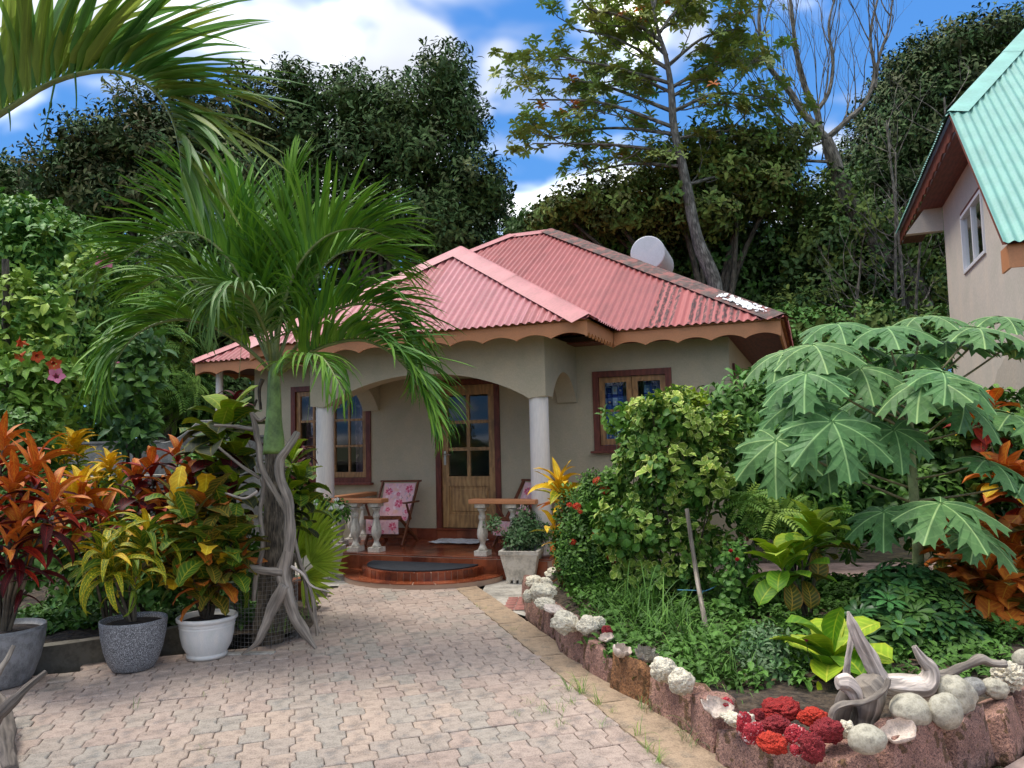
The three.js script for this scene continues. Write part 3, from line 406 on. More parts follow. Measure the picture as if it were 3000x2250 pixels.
{
  const eL = -6.0, eR = 2.8, zf = -0.72, zb = -8.95, y = 2.74, ry = 5.3, zr = -4.84, rL = -2.17, rR = -1.33;
  const FL = V(eL, y, zf), FR = V(eR, y, zf), BL = V(eL, y, zb), BR = V(eR, y, zb), RL = V(rL, ry, zr), RR = V(rR, ry, zr);
  const pL = -3.89, pR = 0.808, pz = 0.538, py = 2.722, AP = V(-1.54, 4.15, -1.2), PL = V(pL, py, pz), PR = V(pR, py, pz), slope = (ry - y) / (zf - zr);
  const vz = zf - (4.15 - y) / slope, AV = V(-1.54, 4.15, vz), VL = V(pL, y - 0.005, zf + 0.0), VR = V(pR, y - 0.005, zf + 0.0);
  // deck below the sheets
  const tri = (...l) => { const pos = []; for (const q of l) pos.push(q.x, q.y - 0.045, q.z); return pos; };
  const dk = [...tri(FL, FR, RR), ...tri(FL, RR, RL), ...tri(FR, BR, RR), ...tri(BR, BL, RL), ...tri(BR, RL, RR), ...tri(BL, FL, RL), ...tri(PL, PR, AP), ...tri(PR, VR, AV), ...tri(PR, AV, AP), ...tri(VL, PL, AP), ...tri(VL, AP, AV)];
  const dg = new THREE.BufferGeometry(); dg.setAttribute('position', new THREE.Float32BufferAttribute(dk, 3)); dg.computeVertexNormals(); roof.geometry = boxUV(dg); roof.material = M.sash;
  const SP = 0.1, AM = 0.013;
  corrugated(roof, 'roof_sheet', FL, FR, RR, RL, M.sheets, SP, AM, 0.8, (k, n) => k >= n - 2 ? M.streakSheet : null);
  corrugated(roof, 'roof_sheet', FR, BR, RR, RR, M.sheets, SP, AM, 0.8);
  corrugated(roof, 'roof_sheet', BL, FL, RL, RL, M.sheets, SP, AM, 0.8);
  corrugated(roof, 'roof_sheet', BR, BL, RL, RR, M.sheets, SP, AM, 0.8);
  corrugated(roof, 'roof_sheet', PL, PR, AP, AP, M.porchSheets, SP, AM, 0.8);
  corrugated(roof, 'roof_sheet', PR, VR, AV, AP, M.porchSheets, SP, AM, 0.8);
  corrugated(roof, 'roof_sheet', VL, PL, AP, AV, M.porchSheets, SP, AM, 0.8);
  const nF = face(FL, FR, RR), nR = face(FR, BR, RR), nB = face(BR, BL, RL), nL = face(BL, FL, RL), mF = face(PL, PR, AP), mR = face(PR, VR, AV), mL = face(VL, PL, AP);
  capStrip(roof, FR, RR, nF, nR, 0.24, M.mossCap); capStrip(roof, FL, RL, nF, nL, 0.24, M.cap); capStrip(roof, RL, RR, nF, nB, 0.24, M.cap);
  capStrip(roof, BR, RR, nB, nR, 0.24, M.cap); capStrip(roof, BL, RL, nB, nL, 0.24, M.cap);
  capStrip(roof, PR, AP, mF, mR, 0.25, M.cap); capStrip(roof, PL, AP, mF, mL, 0.25, M.cap); capStrip(roof, AP, AV, mR, mL, 0.25, M.cap);
  // flaked white paint near the lower end of the right hip
  const d = RR.clone().sub(FR).normalize(), q = V().crossVectors(d, nF).normalize(); if (q.y > 0) q.negate();
  const fl = []; for (let i = 0; i < 150; i++) { const t = 0.62 + 0.5 * (rnd() + rnd() - 1), c = 0.11 + 0.09 * (rnd() + rnd() - 1), r = rr(0.006, 0.024); const p = FR.clone().addScaledVector(d, t).addScaledVector(q, c); const b = d, e2 = q, ps = []; const k = 6; for (let j = 0; j < k; j++) { const f = (a) => { const rad = r * (0.6 + 0.7 * hash(i, Math.floor(a * 3) % 6)); return p.clone().addScaledVector(b, Math.cos(a) * rad * 1.5).addScaledVector(e2, Math.sin(a) * rad).addScaledVector(nF, 0.05 + 0.0004 * (i % 7)); }; const A = p.clone().addScaledVector(nF, 0.05 + 0.0004 * (i % 7)), B1 = f(j * 6.283 / k), C1 = f((j + 1) % k * 6.283 / k); ps.push(A.x, A.y, A.z, B1.x, B1.y, B1.z, C1.x, C1.y, C1.z); } const g = new THREE.BufferGeometry(); g.setAttribute('position', new THREE.Float32BufferAttribute(ps, 3)); g.computeVertexNormals(); fl.push(g); }
  part('paint_flake', fl, M.paint, roof);
  // fascia boards with a scalloped lower edge
  const fascia = (a, b, h, off, wl = 0.42) => { const L = a.distanceTo(b), s = new THREE.Shape(), n = Math.max(1, Math.round(L / wl)), N = n * 14; s.moveTo(0, 0); s.lineTo(0, -h); for (let i = 0; i <= N; i++) { const t = i / N; const u = (t * n) % 1; s.lineTo(t * L, -h + 0.055 * Math.pow(Math.sin(Math.PI * u), 0.8)); } s.lineTo(L, 0); const g = boxUV(new THREE.ExtrudeGeometry(s, { depth: 0.025, bevelEnabled: false })); const dir = b.clone().sub(a).normalize(), zz = V().crossVectors(dir, UP).normalize(); g.applyMatrix4(new THREE.Matrix4().makeBasis(dir, UP, zz).setPosition(a.clone().addScaledVector(zz, off).setY(a.y - 0.02))); return part('fascia_board', g, M.fascia, house); };
  const ins = 0.04;
  fascia(V(pL + ins, py, pz - ins), V(pR - ins, py, pz - ins), 0.2, 0); fascia(V(pR - ins, py, pz - ins - 0.003), V(pR - ins, py, zf - ins), 0.2, -0.026, 0.14); fascia(V(pL + ins, py, zf - ins), V(pL + ins, py, pz - ins - 0.003), 0.2, -0.026);
  fascia(V(pR - ins + 0.004, y, zf - ins), V(eR - ins, y, zf - ins), 0.21, 0); fascia(V(eL + ins, y, zf - ins), V(pL + ins - 0.03, y, zf - ins), 0.21, 0);
  fascia(V(eR - ins, y, zf - ins - 0.003), V(eR - ins, y, zb), 0.21, -0.026); fascia(V(eL + ins, y, zb), V(eL + ins, y, zf - ins - 0.003), 0.21, -0.026);
  part('soffit', [box(eL + 0.07, eR - 0.07, 2.6, 2.612, zf - 0.75 + 0.3, zf - 0.07), box(wx1 + 0.002, eR - 0.07, 2.6, 2.612, zb, zf - 0.46), box(eL + 0.07, wx0 - 0.002, 2.6, 2.612, zb, zf - 0.46)], M.frame, house);
  const post = part('veranda_post', lathe([[0.001, 0], [0.06, 0], [0.055, 2.85], [0.001, 2.85]], 14), M.column, house); post.position.set(-5.72, -0.25, -1.0);
  part('side_door_frame', [box(wx1 + 0.001, wx1 + 0.03, -0.1, 2.3, -2.6, -2.5), box(wx1 + 0.001, wx1 + 0.03, -0.1, 2.3, -1.7, -1.6), box(wx1 + 0.001, wx1 + 0.029, 2.2, 2.3, -2.5, -1.7)], M.frame, house);
}
// white water tank lying behind the right hip
{
  const t = thing('water_tank', 'white horizontal cylinder water tank lying behind the red roof hip', 'water tank', toWorld(0.63, 4.45, -3.95), HY - 0.0);
  M.tank = std(lin(0.62, 0.62, 0.64), 0.35, { map: T.plaster });
  const b = part('tank_body', lathe([[0.001, 0], [0.27, 0], [0.288, 0.012], [0.29, 0.03], [0.29, 1.1], [0.28, 1.12], [0.001, 1.12]], 48).rotateX(-Math.PI / 2), M.tank, t); b.rotation.y = 0.03;
  for (const z of [-0.25, -0.85]) part('cradle', box(-0.2, 0.2, -0.75, -0.24, z - 0.02, z + 0.02), M.metal, t);
}
// ---------- the tall house on the right ----------
{
  const N = thing('two_storey_house', 'tall beige house with green corrugated roof and white upstairs window', 'house', HP, HY);
  M.green = [[0.2, 0.44, 0.36], [0.19, 0.425, 0.345], [0.21, 0.455, 0.375]].map((c) => std(lin(...c), 0.42, { map: T.roofing }));
  M.greenCap = std(lin(0.24, 0.52, 0.43), 0.4, { map: T.roofing });
  M.nwall = bump(std(lin(0.62, 0.55, 0.45), 0.92, { map: T.plaster }), B.fine, 0.0015);
  const X = 5.45, z0 = -6.8, z1 = -0.95, w = [-5.15, -3.6, 3.83, 4.76];
  const s = new THREE.Shape([[-z1, -0.25], [-z0, -0.25], [-z0, 5.56], [2.95, 5.56], [-z1, 3.58]].map((p) => new THREE.Vector2(...p)));
  s.holes.push(new THREE.Path([[-w[0], w[2]], [-w[1], w[2]], [-w[1], w[3]], [-w[0], w[3]]].map((p) => new THREE.Vector2(...p))));
  const g = new THREE.ExtrudeGeometry(s, { depth: 0.2, bevelEnabled: false }).rotateY(Math.PI / 2).translate(X, 0, 0);
  part('wall', [boxUV(g, 0.5), box(X + 0.202, 10, -0.25, 5.7, z0, z0 + 0.2, 0.5), box(X + 0.202, 10, -0.25, 3.45, z1 - 0.2, z1 - 0.004, 0.5)], M.nwall, N);
  // damp patch where the plaster has been redone
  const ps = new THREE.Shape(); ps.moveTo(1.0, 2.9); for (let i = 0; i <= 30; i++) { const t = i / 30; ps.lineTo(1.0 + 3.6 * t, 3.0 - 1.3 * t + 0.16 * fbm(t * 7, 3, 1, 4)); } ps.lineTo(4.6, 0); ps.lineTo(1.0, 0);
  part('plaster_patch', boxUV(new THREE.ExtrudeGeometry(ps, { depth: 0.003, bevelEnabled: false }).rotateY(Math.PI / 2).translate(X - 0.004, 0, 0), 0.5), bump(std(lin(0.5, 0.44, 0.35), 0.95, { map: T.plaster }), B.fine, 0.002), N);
  M.alu = std(lin(0.75, 0.75, 0.76), 0.4); const f = 0.05, xa = X - 0.025, xb = X + 0.06;
  const win = part('window', [box(xa, xb, w[2], w[2] + f, w[0], w[1]), box(xa, xb, w[3] - f, w[3], w[0], w[1]), box(xa - 0.002, xb, w[2] + f, w[3] - f, w[0], w[0] + f), box(xa - 0.002, xb, w[2] + f, w[3] - f, w[1] - f, w[1]), box(xa + 0.012, xb, w[2] + f, w[3] - f, -4.42, -4.36)], M.alu, N);
  for (const [a, b] of [[w[0] + f, -4.42], [-4.36, w[1] - f]]) part('pane', new THREE.PlaneGeometry(b - a, w[3] - w[2] - 2 * f).rotateY(-Math.PI / 2).translate(X + 0.02, (w[2] + w[3]) / 2, (a + b) / 2), M.glass, win);
  part('window_trim', [box(X - 0.012, X - 0.001, w[3], w[3] + 0.06, w[0] - 0.06, w[1] + 0.06), box(X - 0.012, X - 0.001, w[2], w[3], w[0] - 0.06, w[0])], M.frame, N);
  part('curtain', curtain(-5.05, -4.5, w[2], w[3], 0, 5).rotateY(Math.PI / 2).translate(X + 0.3, 0, -9.55), std(lin(0.5, 0.5, 0.52), 0.9), N);
  part('interior_room', [box(X + 1.6, X + 1.7, 0, 5.4, -6.5, -3.2), box(X + 0.21, X + 1.6, 3.0, 3.1, -6.5, -1.3), box(X + 0.21, X + 1.6, 5.3, 5.36, -6.5, -3.4)], M.wall, N);
  // roofs
  const E0 = V(5.0, 5.68, -9.6), P0 = V(5.0, 5.68, -2.96), P2 = V(5.0, 3.34, -0.57), P3 = V(11, 3.34, -0.57), HT = V(7.9, 9.342, -6.7), H3 = V(11, 9.342, -6.7);
  const nr = part('roof', (() => { const q = []; for (const t of [[P0, P2, P3], [P0, P3, H3], [P0, H3, HT], [E0, P0, HT]]) for (const v of t) q.push(v.x, v.y - 0.05, v.z); const g2 = new THREE.BufferGeometry(); g2.setAttribute('position', new THREE.Float32BufferAttribute(q, 3)); g2.computeVertexNormals(); return boxUV(g2); })(), M.frame, N);
  corrugated(nr, 'roof_sheet', P2, P3, H3, HT, M.green, 0.1, 0.013, 0.8, null, P0);
  const EB = V(5.0, 5.68, -9.6), HB = V(7.9, 9.342, -8.4);
  corrugated(nr, 'roof_sheet', E0, P0, HT, HB, M.green, 0.1, 0.013, 0.8);
  capStrip(nr, P0, HT, face(P2, P3, H3), face(E0, P0, HT), 0.26, M.greenCap);
  part('fascia_board', box(5.06, 11, 3.05, 3.3, -0.64, -0.615), M.fascia, N);
  part('fascia_board', box(5.06, 5.085, 3.05, 3.3, -0.95, -0.64), M.fascia, N);
  const sc = new THREE.Shape(); sc.moveTo(2.9, 0); sc.lineTo(2.9, -0.24); for (let i = 0; i <= 200; i++) { const t = i / 200; sc.lineTo(2.9 + 6.7 * t, -0.24 + 0.05 * Math.abs(Math.sin(t * 16 * Math.PI))); } sc.lineTo(9.6, 0);
  part('fascia_board', boxUV(new THREE.ExtrudeGeometry(sc, { depth: 0.025, bevelEnabled: false }).rotateY(Math.PI / 2).translate(5.04, 5.62, 0)), M.frame, N);
  part('soffit', box(5.07, 5.449, 5.38, 5.4, -9.5, -2.9), M.frame, N);
  part('eave_beam', boxUV(new THREE.ExtrudeGeometry(new THREE.Shape([[4.84, 4.96], [5.448, 4.96], [5.448, 5.39], [5.16, 5.39]].map((p) => new THREE.Vector2(...p))), { depth: 0.16, bevelEnabled: false }).translate(0, 0, -6.98)), M.nwall, N);
}
// ---------- porch furniture ----------
const floral = canvas(512, 512, (c, w, h) => {
  c.fillStyle = '#e9b9ba'; c.fillRect(0, 0, w, h);
  const r = (i, k) => hash(i * 3.1 + 1, k * 7.7 + 2);
  for (let i = 0; i < 60; i++) { c.fillStyle = ['rgba(245,222,222,.6)', 'rgba(214,150,160,.5)', 'rgba(232,178,150,.5)', 'rgba(205,176,190,.5)'][i % 4]; c.beginPath(); c.ellipse(r(i, 1) * w, r(i, 2) * h, 14 + 40 * r(i, 3), 8 + 22 * r(i, 4), r(i, 5) * 3, 0, 7); c.fill(); }
  const flower = (x, y, s, col) => { for (let p = 0; p < 9; p++) { const a = p * 0.698 + s; c.fillStyle = p % 2 ? col : '#d4566f'; c.beginPath(); c.ellipse(x + Math.cos(a) * s * 0.55, y + Math.sin(a) * s * 0.55, s * 0.46, s * 0.24, a, 0, 7); c.fill(); } c.fillStyle = '#f2c7c9'; c.beginPath(); c.arc(x, y, s * 0.18, 0, 7); c.fill(); };
  for (const [x, y, s] of [[280, 190, 70], [90, 380, 60], [420, 420, 66], [120, 90, 40], [440, 60, 44], [250, 340, 34]]) flower(x, y, s, '#e68a9c');
  c.strokeStyle = 'rgba(92,70,92,.75)'; c.lineWidth = 4; for (let i = 0; i < 12; i++) { const x = r(i, 6) * w, y = r(i, 7) * h; c.beginPath(); c.moveTo(x, y); c.quadraticCurveTo(x + 30, y - 30, x + 10, y - 62); c.stroke(); c.beginPath(); c.moveTo(x + 16, y - 26); c.lineTo(x + 40, y - 44); c.stroke(); }
});
M.chairWood = bump(std(lin(0.2, 0.07, 0.03), 0.45, { map: T.wood }), B.bark, 0.0005);
M.fabric = bump(std(0xffffff, 0.9, { map: floral }), B.cloth, 0.0008);
function slingPanel(pts, w) {                                       // cloth hung along a side curve [y, z]
  const n = 24, cv = new THREE.CatmullRomCurve3(pts.map(([y, z]) => V(0, y, z))), pos = [], uv = [], idx = [], L = cv.getLength();
  for (let i = 0; i <= n; i++) { const p = cv.getPointAt(i / n); for (let k = 0; k <= 6; k++) { const t = k / 6 - 0.5; pos.push(t * w, p.y - 0.012 * Math.cos(t * Math.PI) * Math.sin(Math.PI * i / n), p.z - 0.014 * Math.cos(t * Math.PI)); uv.push(k / 6, i / n * L / w); } }
  for (let i = 0; i < n; i++) for (let k = 0; k < 6; k++) { const a = i * 7 + k; idx.push(a, a + 1, a + 7, a + 1, a + 8, a + 7); }
  const g = new THREE.BufferGeometry(); g.setAttribute('position', new THREE.Float32BufferAttribute(pos, 3)); g.setAttribute('uv', new THREE.Float32BufferAttribute(uv, 2)); g.setIndex(idx); g.computeVertexNormals(); return g;
}
function slingChair(label, x, z, turn) {                           // faces +z of its own frame
  const t = thing('sling_chair', label, 'chair', toWorld(x, 0.002, z), HY + turn, 'folding chairs on the porch');
  for (const s of [-1, 1]) {
    const a = s * 0.27, b = s * 0.235;
    part('leg', bar([a, 0.82, -0.3], [a, 0.0, 0.3], 0.026, 0.045), M.chairWood, t);
    part('leg', bar([b, 0.38, 0.3], [b, 0.0, -0.32], 0.024, 0.042), M.chairWood, t);
    part('armrest', bar([s * 0.3, 0.555, -0.2], [s * 0.3, 0.565, 0.27], 0.06, 0.022), M.chairWood, t);
    part('arm_support', bar([s * 0.3, 0.33, 0.06], [s * 0.3, 0.548, 0.2], 0.024, 0.03), M.chairWood, t);
  }
  part('back_rail', bar([-0.31, 0.83, -0.31], [0.31, 0.83, -0.31], 0.05, 0.028), M.chairWood, t);
  part('seat_rail', bar([-0.27, 0.375, 0.31], [0.27, 0.375, 0.31], 0.03, 0.05), M.chairWood, t);
  part('stretcher', bar([-0.26, 0.11, 0.215], [0.26, 0.11, 0.215], 0.022, 0.03), M.chairWood, t);
  part('stretcher', bar([-0.24, 0.1, -0.16], [0.24, 0.1, -0.16], 0.022, 0.03), M.chairWood, t);
  part('sling', slingPanel([[0.8, -0.285], [0.62, -0.2], [0.44, -0.11], [0.34, -0.03], [0.31, 0.08], [0.345, 0.22], [0.39, 0.31], [0.3, 0.335], [0.16, 0.33]], 0.47), M.fabric, t);
}
slingChair('wooden folding chair with pink flowered sling below the wide casement window', -2.42, -0.68, 0.1);
slingChair('wooden folding chair with pink flowered sling partly behind the right porch column', -0.5, -0.72, -0.42);
{ // white cloth on the porch floor
  const g = new THREE.PlaneGeometry(0.72, 0.46, 24, 16).rotateX(-Math.PI / 2), P = g.attributes.position; for (let i = 0; i < P.count; i++) P.setY(i, 0.012 + 0.011 * (1 + nz(P.getX(i) * 7, P.getZ(i) * 9, 2)) + 0.006 * nz(P.getX(i) * 22, P.getZ(i) * 22, 5)); g.computeVertexNormals();
  const m = single('floor_cloth', g, bump(std(lin(0.72, 0.74, 0.78), 0.95, { map: T.blotch }), B.cloth, 0.002), 'crumpled white cloth mat on the porch tiles before the door', 'mat'); m.position.copy(toWorld(-1.52, 0.0, -0.9)); m.rotation.y = HY;
}
// ---------- pots ----------
M.soil = bump(std(lin(0.035, 0.024, 0.017), 1, { map: T.earth }), B.rock, 0.015);
M.potWhite = std(lin(0.8, 0.77, 0.71), 0.45, { map: T.plaster });
M.potGrey = bump(std(lin(0.7, 0.7, 0.69), 0.6, { map: T.speckle }), B.fine, 0.0008);
M.potPlain = bump(std(lin(0.24, 0.245, 0.25), 0.6, { map: T.blotch }), B.fine, 0.0008);
M.terra = bump(std(lin(0.36, 0.13, 0.06), 0.9, { map: T.blotch }), B.fine, 0.001);
const uvScale = (g, a, b) => { const u = g.attributes.uv; for (let i = 0; i < u.count; i++) u.setXY(i, u.getX(i) * a, u.getY(i) * b); return g; };
const soilTop = (r, y) => { const g = new THREE.CircleGeometry(r, 24).rotateX(-Math.PI / 2), P = g.attributes.position; return boxUV(new THREE.SphereGeometry(1, 24, 6, 0, Math.PI * 2, 0, Math.PI / 2).scale(r, 0.02, r).translate(0, y, 0)); };
function pot(name, label, p, prof, mat, soilR, soilY) { const t = thing(name, label, 'plant pot', p); part('pot_body', uvScale(lathe(prof, 48), 5, 2.2), mat, t); part('potting_soil', soilTop(soilR, soilY), M.soil, t); return t; }
// rounded grey pots (the rim is lifted where the mould bulged)
const greyProf = (r, h) => [[0.001, 0], [r * 0.55, 0], [r * 0.62, 0.01], [r * 0.74, h * 0.15], [r * 0.87, h * 0.4], [r * 0.96, h * 0.7], [r, h * 0.93], [r, h], [r * 0.955, h], [r * 0.94, h * 0.86], [0.001, h * 0.85]];
const P1 = V(-2.86, 0, -5.83), P0g = V(-3.62, 0, -5.5), P2w = V(-2.42, 0, -6.1);
pot('grey_pot', 'speckled grey egg-shaped pot holding the narrow yellow croton', P1, greyProf(0.232, 0.365), M.potGrey, 0.21, 0.325);
pot('grey_pot', 'plain grey rounded pot holding the tall red croton', P0g, greyProf(0.27, 0.4), M.potPlain, 0.245, 0.36);
{
  const r = 0.222, h = 0.315; pot('white_pot', 'white banded plastic pot holding the bushy green and orange croton', P2w, [[0.001, 0], [0.15, 0], [0.153, 0.028], [0.146, 0.035], [0.15, 0.045], [0.18, 0.1], [0.198, 0.18], [0.203, 0.235], [0.208, 0.24], [0.205, 0.246], [0.206, 0.258], [0.211, 0.263], [0.208, 0.27], [0.213, 0.285], [0.225, 0.29], [0.228, 0.31], [0.22, 0.32], [0.208, 0.315], [0.2, 0.28], [0.001, 0.275]], M.potWhite, 0.198, 0.275);
}
pot('terracotta_pot', 'small terracotta pot of the fan palm behind the driftwood', V(-2.12, 0.1, -7.75), [[0.001, 0], [0.09, 0], [0.12, 0.16], [0.14, 0.165], [0.142, 0.2], [0.128, 0.2], [0.12, 0.18], [0.001, 0.175]], M.terra, 0.115, 0.175);
pot('terracotta_pot', 'wide orange clay pot under the red-flowered bush', V(0.62, 0.1, -7.85), [[0.001, 0], [0.16, 0], [0.2, 0.12], [0.215, 0.2], [0.228, 0.205], [0.23, 0.235], [0.21, 0.235], [0.2, 0.21], [0.001, 0.2]], M.terra, 0.2, 0.2);
// square cast planters with a scalloped foot
function planter(label, p, turn) {
  const t = thing('square_planter', label, 'planter', p, turn, 'cast planters beside the porch'), w1 = 0.155, w2 = 0.215, h = 0.37, body = [];
  const ringP = (w, y) => [[-w, -w], [w, -w], [w, w], [-w, w]].map(([x, z]) => V(x, y, z));
  const pos = [], q = (a, b, c, d) => { for (const v of [a, b, c, a, c, d]) pos.push(v.x, v.y, v.z); };
  const A = ringP(w1, 0.035), C = ringP(w2, h - 0.05), D = ringP(w2 + 0.014, h - 0.045), E = ringP(w2 + 0.016, h), F = ringP(w2 - 0.022, h), G = ringP(w2 - 0.03, h - 0.06);
  for (let i = 0; i < 4; i++) { const j = (i + 1) % 4; for (const [a, b] of [[A, C], [C, D], [D, E], [E, F], [F, G]]) q(a[i], b[i], b[j], a[j]); }
  q(...ringP(w1, 0.035)); const g = new THREE.BufferGeometry(); g.setAttribute('position', new THREE.Float32BufferAttribute(pos, 3)); g.computeVertexNormals(); body.push(boxUV(g));
  for (let s = 0; s < 4; s++) for (let k = 0; k < 5; k++) { const b = boxUV(new THREE.CylinderGeometry(0.026, 0.022, 0.07, 8).translate((k - 2) * 0.066, 0.035, w1 - 0.012)); b.rotateY(s * Math.PI / 2); body.push(b); }
  part('planter_body', body, M.cast, t); part('potting_soil', box(-w2 + 0.024, w2 - 0.024, h - 0.08, h - 0.045, -w2 + 0.024, w2 - 0.024), M.soil, t); return t;
}
planter('cream square planter with scalloped foot in front of the right porch column', V(0.07, -0.004, -9.02), HY + 0.16);
planter('weathered square planter with scalloped foot beside the left end of the porch', V(-2.42, -0.004, -9.62), HY + 0.1);

// ---------- low kerb behind the pots, garden wall ----------
M.kerb = bump(std(lin(0.15, 0.135, 0.105), 0.95, { map: T.blotch }), B.rock, 0.006);
{
  const k = thing('kerb_wall', 'low mossy concrete kerb behind the row of plant pots', 'kerb', [0, 0, 0]);
  const run = [[-6.4, -4.2], [-3.62, -5.86], [-2.95, -6.25], [-2.5, -6.66]];
  for (let i = 0; i < 3; i++) { const [x0, z0] = run[i], [x1, z1] = run[i + 1], L = Math.hypot(x1 - x0, z1 - z0), g = new THREE.BoxGeometry(L, 0.25, 0.1, Math.ceil(L * 10), 4, 2), P = g.attributes.position; for (let q = 0; q < P.count; q++) { P.setZ(q, P.getZ(q) + 0.008 * nz(P.getX(q) * 6, P.getY(q) * 8, i)); P.setY(q, P.getY(q) + 0.008 * nz(P.getX(q) * 4, i, P.getZ(q) * 9)); } g.computeVertexNormals(); const m = part('kerb_length', boxUV(g), M.kerb, k); m.position.set((x0 + x1) / 2, 0.045, (z0 + z1) / 2); m.rotation.y = Math.atan2(-(z1 - z0), x1 - x0); }
  part('kerb_foot', box(-0.34, 0.34, -0.05, 0.012, -0.03, 0.03), M.slab, k).position.set(-2.25, 0, -6.15);
}
M.greyWall = bump(std(lin(0.3, 0.29, 0.265), 0.95, { map: T.blotch }), B.rock, 0.004);
{
  const s = new THREE.Shape(); s.moveTo(-5.5, 0); s.lineTo(-5.5, 1.76); s.lineTo(-0.55, 1.76); for (let i = 0; i <= 20; i++) { const t = i / 20; s.lineTo(-0.55 + 0.5 * t, 1.76 + 0.3 * (1 - Math.cos(t * Math.PI / 2))); } s.lineTo(0.12, 2.06); s.lineTo(0.12, 1.8); s.lineTo(0.9, 1.8); s.lineTo(0.9, 0);
  const w = thing('garden_wall', 'grey cement garden wall with upswept end left of the bungalow', 'wall', at(602, 1250, 11.2).setY(-0.05), 0.1);
  part('wall_body', boxUV(new THREE.ExtrudeGeometry(s, { depth: 0.14, bevelEnabled: true, bevelSize: 0.01, bevelThickness: 0.01, bevelSegments: 1 })), M.greyWall, w);
  part('coping', [box(-5.5, -0.58, 1.77, 1.8, -0.03, 0.17), box(0.13, 0.9, 1.81, 1.84, -0.03, 0.17)], M.greyWall, w);
  const lw = thing('low_wall', 'low cream rail wall behind the yellow crotons', 'wall', at(330, 1340, 9.6).setY(-0.05), 0.15);
  part('wall_body', box(-3.2, 1.0, 0, 1.28, -0.06, 0.06), M.greyWall, lw); part('coping', box(-3.2, 1.02, 1.285, 1.35, -0.1, 0.1), M.cast, lw);
}
// ---------- stone edging of the right bed ----------
M.stones = [[0.56, 0.43, 0.36], [0.6, 0.46, 0.37], [0.5, 0.4, 0.34]].map((c) => bump(std(lin(...c), 0.95, { map: T.granite }), B.rock, 0.008));
M.stoneY = bump(std(lin(0.42, 0.27, 0.12), 0.95, { map: T.granite }), B.rock, 0.01);
const stoneGeo = (w, h, d, sd) => {                                 // a split granite block: flattish faces, worn edges
  const pts = []; for (let i = 0; i < 22; i++) { const a = hash(i, sd) * 6.283, e = Math.asin(2 * hash(sd, i) - 1), c = Math.cos(e), q = 0.78; const f = (v) => Math.sign(v) * Math.pow(Math.abs(v), q); pts.push(V(f(Math.cos(a) * c) * w / 2, f(Math.sin(e)) * h / 2, f(Math.sin(a) * c) * d / 2)); }
  for (const [x, y, z] of [[-1, -1, 1], [1, -1, 1], [-1, -1, -1], [1, -1, -1], [-0.75, 0.9, 0.8], [0.7, 0.95, 0.75]]) pts.push(V(x * w * 0.46, y * h * 0.48, z * d * 0.45));
  let g = new ConvexGeometry(pts); g.deleteAttribute('normal'); g = mergeVertices(g, 1e-4); const P0 = g.attributes.position;
  // subdivide twice and roughen, so that faces are not planar
  let t = g.toNonIndexed(); for (let k = 0; k < 2; k++) { const p = t.attributes.position.array, o = []; for (let i = 0; i < p.length; i += 9) { const a = [p[i], p[i + 1], p[i + 2]], b = [p[i + 3], p[i + 4], p[i + 5]], c = [p[i + 6], p[i + 7], p[i + 8]], m = (u, v) => u.map((q, j) => (q + v[j]) / 2), ab = m(a, b), bc = m(b, c), ca = m(c, a); o.push(...a, ...ab, ...ca, ...ab, ...b, ...bc, ...ca, ...bc, ...c, ...ab, ...bc, ...ca); } t = new THREE.BufferGeometry(); t.setAttribute('position', new THREE.Float32BufferAttribute(o, 3)); }
  const P = t.attributes.position; for (let i = 0; i < P.count; i++) { const x = P.getX(i), y = P.getY(i), z = P.getZ(i), k = 1 + 0.07 * fbm(x * 9 + sd, y * 9, z * 9, 3); P.setXYZ(i, x * k, y * k, z * k); } t = mergeVertices(t, 1e-4); t.computeVertexNormals(); return boxUV2(t, 1.6);
};
const boxUV2 = (g, s) => { const n = g.attributes.normal.clone(), r = g.toNonIndexed(); return boxUV(r, s); };
{
  const wallT = thing('stone_edging', 'row of pink granite stones edging the planted bed', 'stone wall', [0, 0, 0]);
  const line = [[0.14, -8.1], [0.22, -7.3], [0.4, -6.3], [0.56, -5.55], [0.72, -5.15], [0.9, -4.66], [1.02, -4.3], [1.1, -4.0], [1.2, -3.75], [1.38, -3.62], [1.65, -3.68], [2.0, -3.85], [2.3, -4.02], [2.6, -4.25], [3.1, -4.55], [3.9, -4.8], [5.2, -5.05]];
  const cv = new THREE.CatmullRomCurve3(line.map(([x, z]) => V(x, 0, z))), L = cv.getLength(); let s = 0, i = 0;
  while (s < L - 0.1) {
    const w = rr(0.28, 0.56), t = (s + w / 2) / L; if (t > 1) break; const p = cv.getPointAt(Math.min(1, t)), tg = cv.getTangentAt(Math.min(1, t)), h = rr(0.27, 0.34), d = rr(0.22, 0.3);
    const m = part('stone', stoneGeo(w * 1.04, h, d, i + 3), i % 9 === 7 ? M.stoneY : M.stones[(i * 5) % 3], wallT); m.position.set(p.x, h / 2 - 0.07, p.z); m.rotation.set(rr(-0.08, 0.08), Math.atan2(-tg.z, tg.x) + rr(-0.16, 0.16), rr(-0.13, 0.13)); s += w * 0.94; i++;
  }
}
